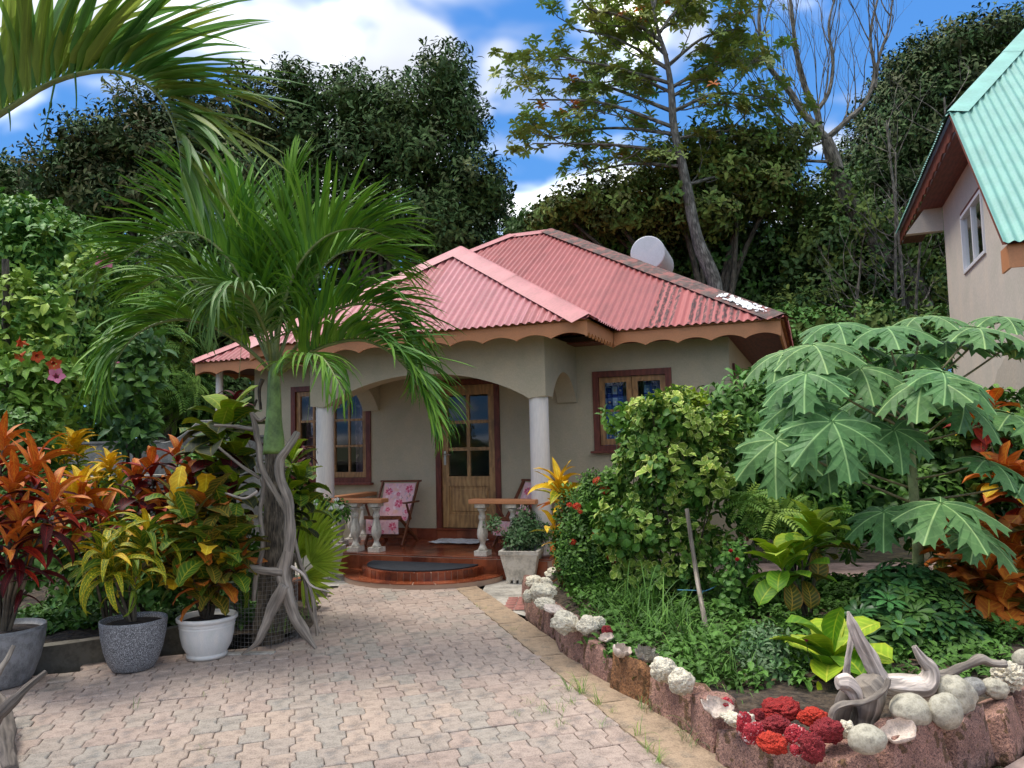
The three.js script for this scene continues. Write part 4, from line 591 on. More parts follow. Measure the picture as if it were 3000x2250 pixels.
// ---------- corals, shells and boulders on the stones ----------
function lump(sx, sy, sz, sd, o = {}) {
  const g0 = new THREE.IcosahedronGeometry(1, o.detail ?? 9); let g = g0; g.deleteAttribute('normal'); g.deleteAttribute('uv'); g = mergeVertices(g, 1e-4); const P = g.attributes.position, v = V();
  for (let i = 0; i < P.count; i++) { v.fromBufferAttribute(P, i).normalize(); let k = 1 + (o.big ?? 0.16) * 2 * fbm(v.x * 1.2 + sd * 3.7, v.y * 1.2, v.z * 1.2 + sd, 3) + (o.small ?? 0.05) * 2 * fbm(v.x * 5 + sd, v.y * 5 + sd, v.z * 5, 3); if (o.pits) { const q = fbm(v.x * 4.5 + sd, v.y * 4.5, v.z * 4.5 + 7, 2); if (q > 0.12) k -= o.pits * Math.min(1, (q - 0.12) * 6); } if (o.egg) v.y *= 1; P.setXYZ(i, v.x * k * sx, v.y * k * sy, v.z * k * sz); }
  g.computeVertexNormals(); return boxUV(g, 4);
}
M.coral = bump(std(lin(0.78, 0.7, 0.54), 0.95, { map: T.blotch }), B.cell, 0.004);
M.coralGrey = bump(std(lin(0.52, 0.47, 0.38), 0.95, { map: T.blotch }), B.cell, 0.008);
M.coralRed = bump(std(lin(0.42, 0.03, 0.025), 0.95, { map: canvas(256, 256, (c, w, h) => { c.fillStyle = '#f4e6e2'; c.fillRect(0, 0, w, h); for (let i = 0; i < 900; i++) { const x = hash(i, 1) * w, y = hash(i, 2) * h; if (fbm(x / 60, y / 60, 2, 3) > 0.1) continue; c.fillStyle = ['#d8c8c4', '#fff', '#c49c98', '#e8d4d0'][i % 4]; c.beginPath(); c.arc(x, y, 2 + 7 * hash(i, 3), 0, 7); c.fill(); } }) }), B.cell, 0.008);
M.coralRed2 = bump(std(lin(0.3, 0.025, 0.03), 0.95, { map: T.blotch }), B.cell, 0.008);
M.coralRed3 = bump(std(lin(0.6, 0.045, 0.02), 0.95, { map: T.blotch }), B.cell, 0.007);
M.coralRose = bump(std(0xffffff, 0.95, { map: canvas(256, 256, (c, w, h) => { c.fillStyle = '#b03038'; c.fillRect(0, 0, w, h); for (let i = 0; i < 800; i++) { const x = hash(i, 1) * w, y = hash(i, 2) * h; if (fbm(x / 50, y / 50, 2, 3) < 0.05) continue; c.fillStyle = ['#e0b8b0', '#d08a88', '#efd8cc'][i % 3]; c.beginPath(); c.arc(x, y, 1.5 + 5 * hash(i, 3), 0, 7); c.fill(); } }) }), B.cell, 0.007);
M.boulder = bump(std(lin(0.47, 0.43, 0.33), 0.8, { map: T.blotch }), B.rock, 0.0015);
M.shell = bump(std(lin(0.68, 0.56, 0.47), 0.55, { map: T.blotch }), B.rock, 0.003);
M.shellIn = std(lin(0.62, 0.26, 0.2), 0.3, { map: T.blotch });
function stone(name, label, cat, u, v, wpx, hpx, dist, mat, o = {}, group) {
  dist = -gp(u, v + hpx * 0.4, 0.23).z; const k = dist / FOC / 2, p = at(u, v, dist), m = single(name, o.bowl ? bowl(wpx * k * 0.85, hpx * k * 1.1, wpx * k * 0.62, u % 97, o.bowl) : lump(wpx * k, hpx * k, (o.dz ?? 0.85) * wpx * k, o.sd ?? u % 97, o), mat, label, cat, group); m.position.copy(p); m.rotation.set(o.bowl ? 0.5 : rr(-0.15, 0.15), rr(-0.5, 0.5), o.tilt ?? rr(-0.2, 0.2)); return m;
}
// an open shell or cup: a bowl with a ruffled rim
function bowl(sx, sy, sz, sd, ruff = 0.16) {
  const n = 14, m = 40, pos = [], idx = [];
  for (const side of [0, 1]) for (let i = 0; i <= n; i++) for (let k = 0; k <= m; k++) { const t = i / n, a = k / m * 6.2832, w = 1 + ruff * t * t * (Math.sin(a * 5 + sd) * 0.6 + Math.sin(a * 9 + sd * 2) * 0.4 + fbm(Math.cos(a) * 2 + sd, Math.sin(a) * 2, t, 3)), r = Math.sin(t * 1.75) * w, th = 0.12 * (1 - 0.75 * t) * side; pos.push(Math.cos(a) * r * sx * (1 - th), (-Math.cos(t * 1.75) * 0.9 + th + ruff * t * t * 0.7 * Math.sin(a * 7 + sd)) * sy, Math.sin(a) * r * sz * (1 - th)); }
  const q = (s, i, k) => s * (n + 1) * (m + 1) + i * (m + 1) + k; for (let s = 0; s < 2; s++) for (let i = 0; i < n; i++) for (let k = 0; k < m; k++) { const a = q(s, i, k), b = q(s, i, k + 1), c = q(s, i + 1, k), d = q(s, i + 1, k + 1); s ? idx.push(a, b, c, b, d, c) : idx.push(a, c, b, b, c, d); }
  for (let k = 0; k < m; k++) { const a = q(0, n, k), b = q(0, n, k + 1), c = q(1, n, k), d = q(1, n, k + 1); idx.push(a, c, b, b, c, d); }
  const g = new THREE.BufferGeometry(); g.setAttribute('position', new THREE.Float32BufferAttribute(pos, 3)); g.setIndex(idx); g.computeVertexNormals(); return boxUV(g, 4);
}
const C = { big: 0.22, small: 0.09, pits: 0.16, detail: 14 };
stone('coral', 'smooth whitish coral boulder at the bend beside the clay pot', 'coral', 1588, 1736, 82, 56, 7.55, M.coral, { ...C, pits: 0.04 });
stone('coral', 'small knobbly white coral below the smooth coral boulder', 'coral', 1597, 1768, 62, 32, 7.3, M.coral, C);
for (const [u, v, w, h, d] of [[1566, 1704, 50, 36, 8.0], [1620, 1680, 44, 34, 8.2], [1600, 1708, 38, 34, 7.9], [1545, 1748, 28, 36, 7.75], [1648, 1672, 40, 30, 8.3]]) stone('coral', 'rough white coral in the heap beside the square planter', 'coral', u, v, w, h, d, M.coral, C, 'coral heap by the planter');
stone('shell', 'flat pinkish shell on the stones below the white coral knobs', 'shell', 1622, 1784, 54, 20, 7.0, M.shell, { big: 0.3, detail: 9 });
stone('coral', 'pitted cream coral chunk on the edging left of the greenish coral', 'coral', 1656, 1823, 80, 62, 6.6, M.coral, C);
stone('coral', 'greenish round coral next to the small red coral', 'coral', 1722, 1833, 62, 54, 6.35, M.coral, { ...C, pits: 0.08 });
stone('coral', 'lumpy white coral piece behind the small red coral', 'coral', 1752, 1826, 44, 40, 6.4, M.coral, C);
stone('coral', 'small single red coral lying on a white shell', 'coral', 1778, 1850, 30, 36, 6.05, M.coralRed2, { ...C, dz: 1 });
stone('shell', 'white shell under the small single red coral', 'shell', 1776, 1866, 50, 26, 6.1, M.shell, { bowl: 0.16 });
stone('shell', 'long open white conch with pink hollow', 'shell', 1824, 1902, 72, 52, 5.75, M.shell, { bowl: 0.14, tilt: -0.5 });
stone('coral', 'cup-shaped grey-brown coral with ragged rim', 'coral', 1894, 1913, 70, 66, 5.55, M.coralGrey, { bowl: 0.3 });
stone('coral', 'wrinkled cream coral, twin of the rounder one next to it', 'coral', 1946, 1965, 84, 70, 5.2, M.coral, { ...C, small: 0.05, tilt: -0.5 });
stone('coral', 'rounder wrinkled cream coral before the pink-lined shell', 'coral', 1995, 1998, 74, 74, 5.0, M.coral, { ...C, small: 0.05, tilt: -0.5 });
stone('shell', 'broken frilly shell with pink lining left of the red corals', 'shell', 2106, 2072, 110, 44, 4.6, M.shell, { bowl: 0.24, tilt: -0.1 });
stone('coral', 'rose coral fragment resting in the broken shell', 'coral', 2124, 2062, 46, 34, 4.55, M.coralRose, C);
stone('coral', 'white branched coral twig left of the red coral pile', 'coral', 2150, 2108, 74, 34, 4.45, M.coral, { big: 0.45, small: 0.15, pits: 0.2, detail: 12, tilt: -0.35 });
stone('coral', 'white coral knob at the left foot of the red coral pile', 'coral', 2190, 2112, 40, 42, 4.42, M.coral, { big: 0.4, detail: 10 });
for (const [u, v, w, h, d, mt, lab] of [[2288, 2078, 124, 54, 4.42, M.coralRed, 'wide red and white coral on top of the red pile'], [2206, 2147, 64, 64, 4.24, M.coralRose, 'rose-red coral low on the left of the red pile'], [2270, 2126, 92, 50, 4.3, M.coralRed2, 'dark red coral in the middle of the red pile'], [2259, 2176, 84, 52, 4.12, M.coralRed3, 'bright scarlet coral at the foot of the red pile'], [2331, 2156, 64, 60, 4.14, M.coralRose, 'mottled rose coral beside the bright scarlet one'], [2380, 2190, 72, 84, 4.02, M.coralRed2, 'upright crimson coral at the front of the red pile'], [2382, 2100, 76, 54, 4.4, M.coralRed3, 'scarlet coral at the upper right of the red pile'], [2424, 2141, 90, 64, 4.24, M.coralRed2, 'long dark red coral at the right end of the pile'], [2180, 2128, 44, 84, 4.34, M.coralRose, 'faded rose coral at the left end of the pile'], [2218, 2098, 42, 40, 4.44, M.coralRed2, 'small maroon coral tucked under the wide red and white one'], [2294, 2198, 26, 18, 4.08, M.coralRed3, 'tiny scarlet coral chip at the foot of the pile'], [2330, 2200, 28, 34, 4.04, M.coralRose, 'small pale rose coral beside the upright crimson one']]) stone('red_coral', lab, 'coral', u, v, w, h, d, mt, { ...C, big: 0.26, small: 0.13 });
stone('coral', 'bone-white coral piece between red pile and round boulder', 'coral', 2486, 2142, 50, 58, 4.2, M.coral, { big: 0.45, small: 0.1, detail: 10, tilt: 0.8 });
const Bo = { big: 0.08, small: 0.015, detail: 10 };
stone('boulder', 'round cream boulder right of the red coral pile', 'boulder', 2541, 2166, 106, 78, 4.1, M.boulder, Bo);
stone('shell', 'open bivalve shell with red inside before the boulders', 'shell', 2634, 2140, 116, 56, 4.14, M.shell, { bowl: 0.1, tilt: 0.2 });
stone('shell', 'dark red shell fragment lying in the open bivalve', 'shell', 2640, 2128, 52, 22, 4.08, M.shellIn, { big: 0.3 });
stone('boulder', 'big cream boulder under the driftwood', 'boulder', 2670, 2082, 126, 92, 4.3, M.boulder, Bo);
stone('boulder', 'egg-shaped pale boulder right of the big cream one', 'boulder', 2771, 2084, 96, 104, 4.35, M.boulder, { ...Bo, tilt: 0.5 });
stone('boulder', 'tall pale green-tinged boulder leaning behind the egg-shaped one', 'boulder', 2797, 2038, 110, 112, 4.55, M.boulder, { ...Bo, big: 0.16, tilt: 0.5 });
stone('boulder', 'mossy grey rock behind the leaning pale boulder', 'boulder', 2846, 2012, 84, 52, 4.75, M.greyWall, Bo);
stone('boulder', 'flat cream rock left of the frilly white coral', 'boulder', 2915, 2016, 68, 54, 4.7, M.boulder, { ...Bo, big: 0.18 });
stone('coral', 'frilly white branching coral at the right end of the edging', 'coral', 2955, 1980, 92, 74, 4.75, M.coral, { big: 0.3, small: 0.24, pits: 0.3, detail: 15 });
stone('boulder', 'cream boulder behind the frilly white coral', 'boulder', 3000, 1934, 60, 60, 5.0, M.boulder, Bo);
// ---------- driftwood ----------
M.drift = bump(std(lin(0.36, 0.31, 0.26), 0.9, { map: T.drift }), B.bark, 0.006);
M.driftPale = bump(std(lin(0.8, 0.69, 0.61), 0.85, { map: T.drift }), B.bark, 0.012);
M.driftDark = bump(std(lin(0.2, 0.165, 0.14), 0.9, { map: T.drift }), B.bark, 0.006);
const line3 = (pts, dist) => pts.map(([u, v, dd = 0]) => at(u, v, dist + dd));
{
  const c3 = (a) => a.map(([x, y, dd]) => [2000 + x * 0.452, 1500 + y * 0.452, dd ?? 0]);
  const t = thing('driftwood_sculpture', 'bleached V-shaped driftwood with curved horns set on the boulders', 'driftwood');
  part('upright_limb', tube(line3(c3([[1072, 645], [1100, 720], [1160, 850], [1220, 960], [1270, 1060], [1310, 1130]]), 3.93), 0, 0, 14, { ridge: 0.16, radii: [0.006, 0.022, 0.034, 0.04, 0.042, 0.045], rough: 0.2, n: 60 }), M.driftPale, t);
  part('cross_limb', tube(line3(c3([[1290, 1120], [1380, 1130], [1480, 1135], [1560, 1125], [1600, 1080], [1600, 1010], [1565, 970], [1530, 920], [1500, 870]]), 3.93), 0, 0, 14, { ridge: 0.16, radii: [0.045, 0.05, 0.055, 0.06, 0.052, 0.04, 0.03, 0.02, 0.012], rough: 0.16, n: 70 }), M.driftPale, t);
  part('short_limb', tube(line3(c3([[1000, 1110], [1050, 1110], [1100, 1150], [1140, 1220], [1190, 1265]]), 3.83), 0, 0, 14, { ridge: 0.16, radii: [0.03, 0.042, 0.036, 0.03, 0.012], rough: 0.16, n: 44 }), M.driftPale, t);
  part('stump', tube(line3(c3([[1170, 1090], [1200, 1150], [1200, 1250], [1190, 1330], [1180, 1400]]), 3.88), 0, 0, 14, { ridge: 0.16, radii: [0.06, 0.085, 0.075, 0.06, 0.065], rough: 0.3, n: 44 }), M.drift, t);
  part('stump', tube(line3(c3([[1060, 1170], [1040, 1240], [1030, 1310], [1040, 1380]]), 3.90), 0, 0, 14, { ridge: 0.16, radii: [0.03, 0.045, 0.04, 0.03], rough: 0.3, n: 20 }), M.driftDark, t);
  part('twig', tube(line3(c3([[960, 1340], [985, 1280], [1060, 1245], [1160, 1235], [1260, 1190], [1320, 1130], [1335, 1080]]), 3.76), 0.016, 0.012, 14, { ridge: 0.16, rough: 0.2, n: 60 }), M.drift, t);
  part('twig', tube(line3(c3([[1095, 770], [1085, 870], [1070, 980], [1062, 1060]]), 4.08), 0.012, 0.018, 14, { ridge: 0.16, rough: 0.2 }), M.driftPale, t);
  const s = thing('driftwood_stick', 'thin knobbly driftwood stick lying above the pale boulders', 'driftwood');
  part('stick', tube(line3(c3([[1620, 1050], [1700, 1055], [1780, 1020], [1860, 985], [1935, 955], [2000, 980], [2095, 985]]), 4.18), 0, 0, 14, { ridge: 0.16, radii: [0.016, 0.024, 0.022, 0.022, 0.028, 0.02, 0.018], rough: 0.18, n: 36 }), M.drift, s);
}
{
  const t = thing('driftwood_stand', 'grey driftwood branches propped upright around the palm trunk', 'driftwood');
  const d = 6.12;
  part('main_limb', tube(line3([[872, 1268, 0.1], [842, 1315], [820, 1350], [823, 1405], [845, 1470], [850, 1530], [848, 1600], [832, 1672], [838, 1720], [859, 1794], [890, 1850], [926, 1900]], d), 0, 0, 14, { ridge: 0.16, radii: [0.026, 0.03, 0.034, 0.034, 0.036, 0.042, 0.046, 0.055, 0.05, 0.042, 0.036, 0.014], rough: 0.16, n: 90 }), M.drift, t);
  part('limb', tube(line3([[834, 1712], [800, 1780], [775, 1840], [755, 1880], [708, 1918]], d - 0.03), 0, 0, 14, { ridge: 0.16, radii: [0.045, 0.044, 0.036, 0.024, 0.006], rough: 0.16, n: 50 }), M.drift, t);
  part('limb', tube(line3([[732, 1664], [775, 1672], [830, 1678]], d - 0.02), 0.03, 0.036, 14, { ridge: 0.16, rough: 0.16 }), M.drift, t);
  part('limb', tube(line3([[738, 1208], [748, 1250], [757, 1300], [766, 1370], [800, 1432], [838, 1500], [848, 1560]], d + 0.06), 0, 0, 14, { ridge: 0.16, radii: [0.016, 0.022, 0.024, 0.024, 0.02, 0.022, 0.026], rough: 0.18, n: 60 }), M.drift, t);
  part('limb', tube(line3([[628, 1246, 0.15], [690, 1250, 0.1], [745, 1258]], d + 0.06), 0.012, 0.018, 14, { ridge: 0.16, rough: 0.2 }), M.drift, t);
  part('limb', tube(line3([[742, 1215], [762, 1232], [778, 1222]], d + 0.05), 0.016, 0.01, 7), M.drift, t);
  part('limb', tube(line3([[856, 1560], [880, 1650], [916, 1750], [930, 1862]], d + 0.1), 0.018, 0.012, 14, { ridge: 0.16, rough: 0.2 }), M.drift, t);
  part('limb', tube(line3([[852, 1660], [885, 1680], [910, 1715], [965, 1734]], d), 0.014, 0.006, 14, { ridge: 0.16, rough: 0.2 }), M.driftPale, t);
  part('limb', tube(line3([[862, 1620], [890, 1690], [905, 1780], [938, 1855]], d + 0.15), 0.014, 0.01, 14, { ridge: 0.16, rough: 0.2 }), M.drift, t);
  part('limb', tube(line3([[640, 1310], [700, 1360], [760, 1400]], d + 0.1), 0.01, 0.014, 14, { ridge: 0.16, rough: 0.2 }), M.drift, t);
  part('limb', tube(line3([[650, 1440], [690, 1455], [720, 1460], [755, 1440]], d + 0.05), 0.008, 0.012, 14, { ridge: 0.16, rough: 0.2 }), M.driftPale, t);
  part('limb', tube(line3([[770, 1360], [772, 1430], [762, 1500], [770, 1600], [750, 1690], [742, 1760]], d + 0.08), 0.016, 0.02, 14, { ridge: 0.16, rough: 0.2 }), M.drift, t);
}
{
  const t = thing('driftwood_branch', 'dark forked driftwood branch on the paving near the grey pot', 'driftwood');
  part('trunk_piece', tube([gp(-40, 2120).setY(0.2), gp(-10, 2140).setY(0.14), gp(16, 2200).setY(0.06), gp(30, 2260).setY(0.0)].map((p) => p), 0, 0, 14, { ridge: 0.16, radii: [0.035, 0.05, 0.045, 0.03], rough: 0.3, n: 44 }), M.driftDark, t);
  part('limb', tube([at(-30, 2128, 3.95), at(10, 2080, 3.95), at(55, 2035, 4.0), at(100, 1995, 4.05), at(134, 1968, 4.1)], 0, 0, 14, { ridge: 0.16, radii: [0.04, 0.03, 0.02, 0.016, 0.012], rough: 0.25, n: 44 }), M.driftDark, t);
  part('limb', tube([at(-10, 1980, 4.0), at(18, 1935, 4.05), at(40, 1892, 4.1)], 0.014, 0.009, 14, { ridge: 0.16, rough: 0.25 }), M.drift, t);
}
// stake with blue twine in the right bed, twine on the left
M.twine = std(lin(0.1, 0.32, 0.5), 0.6);
{
  const t = thing('garden_stake', 'thin grey wooden stake leaning in the right bed, tied with blue twine', 'stake');
  part('stake_pole', tube([at(2012, 1490, 6.6), at(2040, 1680, 6.5), gp(2078, 1890, 0.1)], 0.017, 0.022, 8, { rough: 0.1 }), M.drift, t);
  part('twine', tube([at(1985, 1728, 6.4), at(2040, 1730, 6.4), at(2058, 1732, 6.44), at(2075, 1728, 6.5), at(2100, 1716, 6.6)], 0.003, 0.003, 5), M.twine, t);
  part('twine_knot', [tube([at(2050, 1728, 6.4), at(2054, 1745, 6.4), at(2060, 1730, 6.4), at(2052, 1752, 6.4)], 0.004, 0.003, 5), tube([at(2064, 1880, 6.2), at(2085, 1868, 6.2), at(2100, 1855, 6.2)], 0.003, 0.003, 5)], M.twine, t);
}
// wire guard round the palm foot
{
  const t = thing('wire_guard', 'fine wire mesh cylinder round the foot of the palm', 'wire mesh', [-2.1, 0.0, -6.48]);
  const g = [], r = 0.27, h = 0.56; for (let i = 0; i < 48; i++) { const a = i / 48 * 6.2832; g.push(new THREE.CylinderGeometry(0.0012, 0.0012, h, 3).translate(Math.cos(a) * r, h / 2 + 0.02, Math.sin(a) * r)); }
  for (let k = 0; k < 17; k++) g.push(new THREE.TorusGeometry(r, 0.0012, 3, 48).rotateX(Math.PI / 2).translate(0, 0.04 + k * 0.033, 0));
  stuffPart('mesh_wires', g, std(lin(0.28, 0.27, 0.25), 0.6, { metalness: 0.4 }), t);
}
// ---------- leaves ----------
const profiles = {
  lance: (t) => Math.pow(Math.sin(Math.PI * Math.pow(t, 0.85)), 0.8),
  oval: (t) => Math.pow(Math.sin(Math.PI * Math.pow(t, 0.8)), 0.55),
  strap: (t) => Math.min(1, t * 5 + 0.25) * Math.pow(1 - t * t * t * t, 0.9),
  obov: (t) => 0.12 + 0.88 * Math.pow(Math.sin(Math.PI * Math.pow(t, 1.5) * 0.98), 0.7),
  blade: (t) => Math.min(1, t * 9 + 0.3) * Math.pow(1 - t, 0.55),
};
// a leaf: base at the origin, grows along +z, upper face +y
function leafGeo(L, W, prof, o = {}) {
  const n = o.n ?? 6, pos = [], uv = [], idx = [], f = typeof prof === 'string' ? profiles[prof] : prof; let y = 0, z = 0; const lift = o.lift ?? 0, droop = o.droop ?? 0.8, fold = o.fold ?? 0.25, wave = o.wave ?? 0, pet = o.petiole ?? 0;
  for (let i = 0; i <= n; i++) {
    const t = i / n, w = (i === n ? 0.004 : f(Math.min(0.999, t))) * W / 2 * (t === 0 ? 0.35 : 1), a = lift - droop * Math.pow(t, 1.3); if (i) { y += Math.sin(a) * L / n; z += Math.cos(a) * L / n; }
    const e = wave * Math.sin(t * 13 + (o.ph ?? 0)) * W * Math.min(1, 3 * t), tw = (o.twist ?? 0) * t;
    const c = Math.cos(tw), s = Math.sin(tw), up = fold * w;
    pos.push(-w * c - up * s * 0, y + up * Math.cos(a) + e + w * s, z - up * Math.sin(a), 0, y, z, w * c, y + up * Math.cos(a) - e - w * s, z - up * Math.sin(a)); uv.push(0, t, 0.5, t, 1, t);
  }
  for (let i = 0; i < n; i++) { const a = i * 3; idx.push(a, a + 3, a + 1, a + 1, a + 3, a + 4, a + 1, a + 4, a + 2, a + 2, a + 4, a + 5); }
  const g = new THREE.BufferGeometry(); g.setAttribute('position', new THREE.Float32BufferAttribute(pos, 3)); g.setAttribute('uv', new THREE.Float32BufferAttribute(uv, 2)); g.setIndex(idx); g.computeVertexNormals(); return pet ? g.translate(0, 0, pet) : g;
}
const basis = (dir, up = UP) => { const z = dir.clone().normalize(); let x = V().crossVectors(up, z); if (x.lengthSq() < 1e-4) x = V(1, 0, 0); x.normalize(); return new THREE.Matrix4().makeBasis(x, V().crossVectors(z, x), z); };
function putLeaf(mesh, p, dir, scale, roll = 0) { mesh.position.copy(p); mesh.quaternion.setFromRotationMatrix(basis(dir)); if (roll) mesh.rotateZ(roll); mesh.scale.setScalar(scale); return mesh; }
// leaf colour maps
const leafTex = (base, vein, edge, o = {}) => tex(128, (u, v) => {
  const m = Math.abs(u - 0.5) * 2, rib = sst(o.rib ?? 0.1, 0.02, m), sv = Math.pow(Math.abs(Math.sin((v * (o.n ?? 9) + m * (o.slant ?? 1.6)) * Math.PI)), o.sharp ?? 10) * (1 - m * 0.4), rim = sst(0.72, 0.98, m), sp = o.spots ? sst(0.08, 0.2, fbm(u * 9, v * 26, o.sd ?? 1, 3)) : 0, bl = fbm(u * 3, v * 5, o.sd ?? 3, 3);
  const k = Math.min(1, Math.max(rib, sv * (o.sv ?? 0.5), sp * (o.spots ?? 0), (o.blot ?? 0) * sst(-0.05, 0.25, bl))); let c = base.map((q, i) => q + (vein[i] - q) * k); c = c.map((q, i) => q + (edge[i] - q) * rim * (o.rim ?? 0.5)); const d = 1 + 0.25 * bl; return c.map((q) => q * d);
});
const LT = {
  red: leafTex([0.5, 0.1, 0.07], [0.85, 0.3, 0.1], [0.6, 0.16, 0.08], { sv: 0.5, blot: 0.35, sd: 2 }), maroon: leafTex([0.27, 0.05, 0.06], [0.55, 0.12, 0.1], [0.3, 0.06, 0.06], { sd: 4 }), orange: leafTex([0.76, 0.4, 0.14], [0.9, 0.66, 0.22], [0.68, 0.28, 0.12], { sv: 0.6, blot: 0.3, sd: 5 }),
  yellow: leafTex([0.42, 0.5, 0.1], [0.95, 0.85, 0.2], [0.9, 0.74, 0.16], { spots: 1, sv: 0.4, rim: 0.8, sd: 6 }), gold: leafTex([0.86, 0.7, 0.12], [0.97, 0.88, 0.3], [0.9, 0.6, 0.14], { sv: 0.5, sd: 7 }),
  greenY: leafTex([0.28, 0.44, 0.12], [0.74, 0.7, 0.2], [0.6, 0.5, 0.14], { sv: 0.75, sharp: 7, rim: 0.6, sd: 8 }), olive: leafTex([0.3, 0.33, 0.1], [0.75, 0.6, 0.2], [0.7, 0.44, 0.16], { sv: 0.8, sharp: 6, sd: 9 }), dark: leafTex([0.16, 0.2, 0.09], [0.5, 0.46, 0.14], [0.56, 0.52, 0.18], { sv: 0.4, rim: 0.8, sd: 10 }),
  lime: leafTex([0.55, 0.66, 0.12], [0.8, 0.82, 0.26], [0.72, 0.7, 0.16], { sv: 0.5, sd: 11 }), limeDark: leafTex([0.36, 0.54, 0.12], [0.68, 0.74, 0.2], [0.5, 0.62, 0.14], { sv: 0.5, sd: 12 }), papaya: leafTex([0.36, 0.5, 0.29], [0.66, 0.76, 0.5], [0.36, 0.5, 0.27], { n: 5, slant: 2.2, sharp: 40, sv: 0.22, rib: 0.055, sd: 13 }), variegated: leafTex([0.45, 0.58, 0.22], [0.7, 0.76, 0.34], [0.88, 0.9, 0.6], { rim: 0.9, blot: 0.5, sd: 14 }), plain: leafTex([0.8, 0.82, 0.76], [0.95, 0.96, 0.8], [0.8, 0.82, 0.76], { sv: 0.25, sd: 15 }),
};
const LM = {}; for (const k of Object.keys(LT)) LM[k] = leafMat(0xffffff, { map: LT[k], transmission: 0.25, thickness: 0, roughness: 0.55 });
LM.plain = undefined;
const green = (r, g, b, o = {}) => leafMat(lin(r * 1.42, g * 1.36, b * 1.3), { map: LT.plain, transmission: 0.22, thickness: 0, roughness: 0.5, ...o });
const G = { deep: green(0.065, 0.15, 0.03), mid: green(0.115, 0.25, 0.05), fresh: green(0.2, 0.38, 0.075), light: green(0.33, 0.48, 0.1), bluish: green(0.11, 0.23, 0.1), forest: leafMat(lin(0.13, 0.215, 0.085), { map: LT.plain, specularIntensity: 0.25 }), forestB: leafMat(lin(0.16, 0.205, 0.1), { map: LT.plain, specularIntensity: 0.25 }), leafy: green(0.13, 0.3, 0.075), jade: green(0.045, 0.13, 0.045, { roughness: 0.35 }), tree: leafMat(lin(0.25, 0.35, 0.1), { map: LT.plain, specularIntensity: 0.3 }), grey: green(0.17, 0.26, 0.16), variegated: leafMat(0xffffff, { map: LT.variegated, transmission: 0.2, thickness: 0 }) };
M.stem = bump(std(lin(0.2, 0.16, 0.11), 0.9, { map: T.bark }), B.bark, 0.003);
M.stemG = std(lin(0.14, 0.22, 0.07), 0.7, { map: T.blotch });
M.bark = bump(std(lin(0.16, 0.14, 0.11), 0.95, { map: T.bark }), B.bark, 0.02);
M.barkPale = bump(std(lin(0.3, 0.27, 0.23), 0.95, { map: T.bark }), B.bark, 0.015);
M.barkGrey = bump(std(lin(0.26, 0.25, 0.235), 0.95, { map: T.bark }), B.bark, 0.012);

// ---------- rosette plants (crotons and their like) ----------
const GEO = {
  slim: [0, 1, 2, 3].map((i) => leafGeo(1, 0.15 + 0.03 * i, 'lance', { droop: 0.6 + 0.3 * i, lift: 0.25, fold: 0.4, wave: 0.04, ph: i, n: 7, twist: 0.4 * (i - 1.5) })),
  croton: [0, 1, 2, 3].map((i) => leafGeo(1, 0.21 + 0.035 * i, 'lance', { droop: 0.7 + 0.3 * i, lift: 0.25, fold: 0.4, wave: 0.06, ph: i, n: 7, twist: 0.3 * (i - 1.5) })),
  narrow: [0, 1, 2, 3].map((i) => leafGeo(1, 0.1 + 0.015 * i, 'strap', { droop: 1.7 + 0.4 * i, lift: 0.7, fold: 0.3, wave: 0.04, ph: i, n: 9, twist: 0.7 * (i - 1.5) })),
  broad: [0, 1, 2].map((i) => leafGeo(1, 0.46 + 0.05 * i, 'obov', { droop: 0.6 + 0.35 * i, lift: 0.25, fold: 0.3, wave: 0.03, ph: i, n: 7 })),
  oak: [0, 1, 2].map((i) => leafGeo(1, 0.46, (t) => (0.35 + 0.65 * Math.pow(Math.sin(Math.PI * Math.pow(t, 0.9)), 0.7)) * (0.72 + 0.42 * Math.abs(Math.sin(t * 7.2 + 0.4))), { droop: 0.5 + 0.4 * i, lift: 0.2, fold: 0.25, wave: 0.02, ph: i, n: 12 })),
};
function rosette(parent, tip, axis, o) {
  const n = o.n, a0 = rr(0, 6.28), span = o.span ?? 0.18; axis = axis.clone().normalize(); const bx = V().crossVectors(axis, Math.abs(axis.x) > 0.8 ? UP : V(1, 0, 0)).normalize(), by = V().crossVectors(axis, bx);
  for (let i = 0; i < n; i++) {
    const t = i / Math.max(1, n - 1), a = a0 + i * 2.39996 + rr(-0.25, 0.25), el = (o.top ?? 1.15) + ((o.low ?? -0.15) - (o.top ?? 1.15)) * t + rr(-0.15, 0.15);
    const d = bx.clone().multiplyScalar(Math.cos(a) * Math.cos(el)).addScaledVector(by, Math.sin(a) * Math.cos(el)).addScaledVector(axis, Math.sin(el));
    const p = tip.clone().addScaledVector(axis, -span * t), m = part('leaf', pick(o.geo), o.mats[Math.min(o.mats.length - 1, Math.floor((o.grad ? t * o.mats.length * 0.999 : rnd() * o.mats.length)))], parent);
    putLeaf(m, p, d, o.len * (0.72 + 0.5 * Math.sin(Math.PI * (0.25 + 0.6 * t))) * rr(0.85, 1.15), rr(-0.35, 0.35));
  }
}
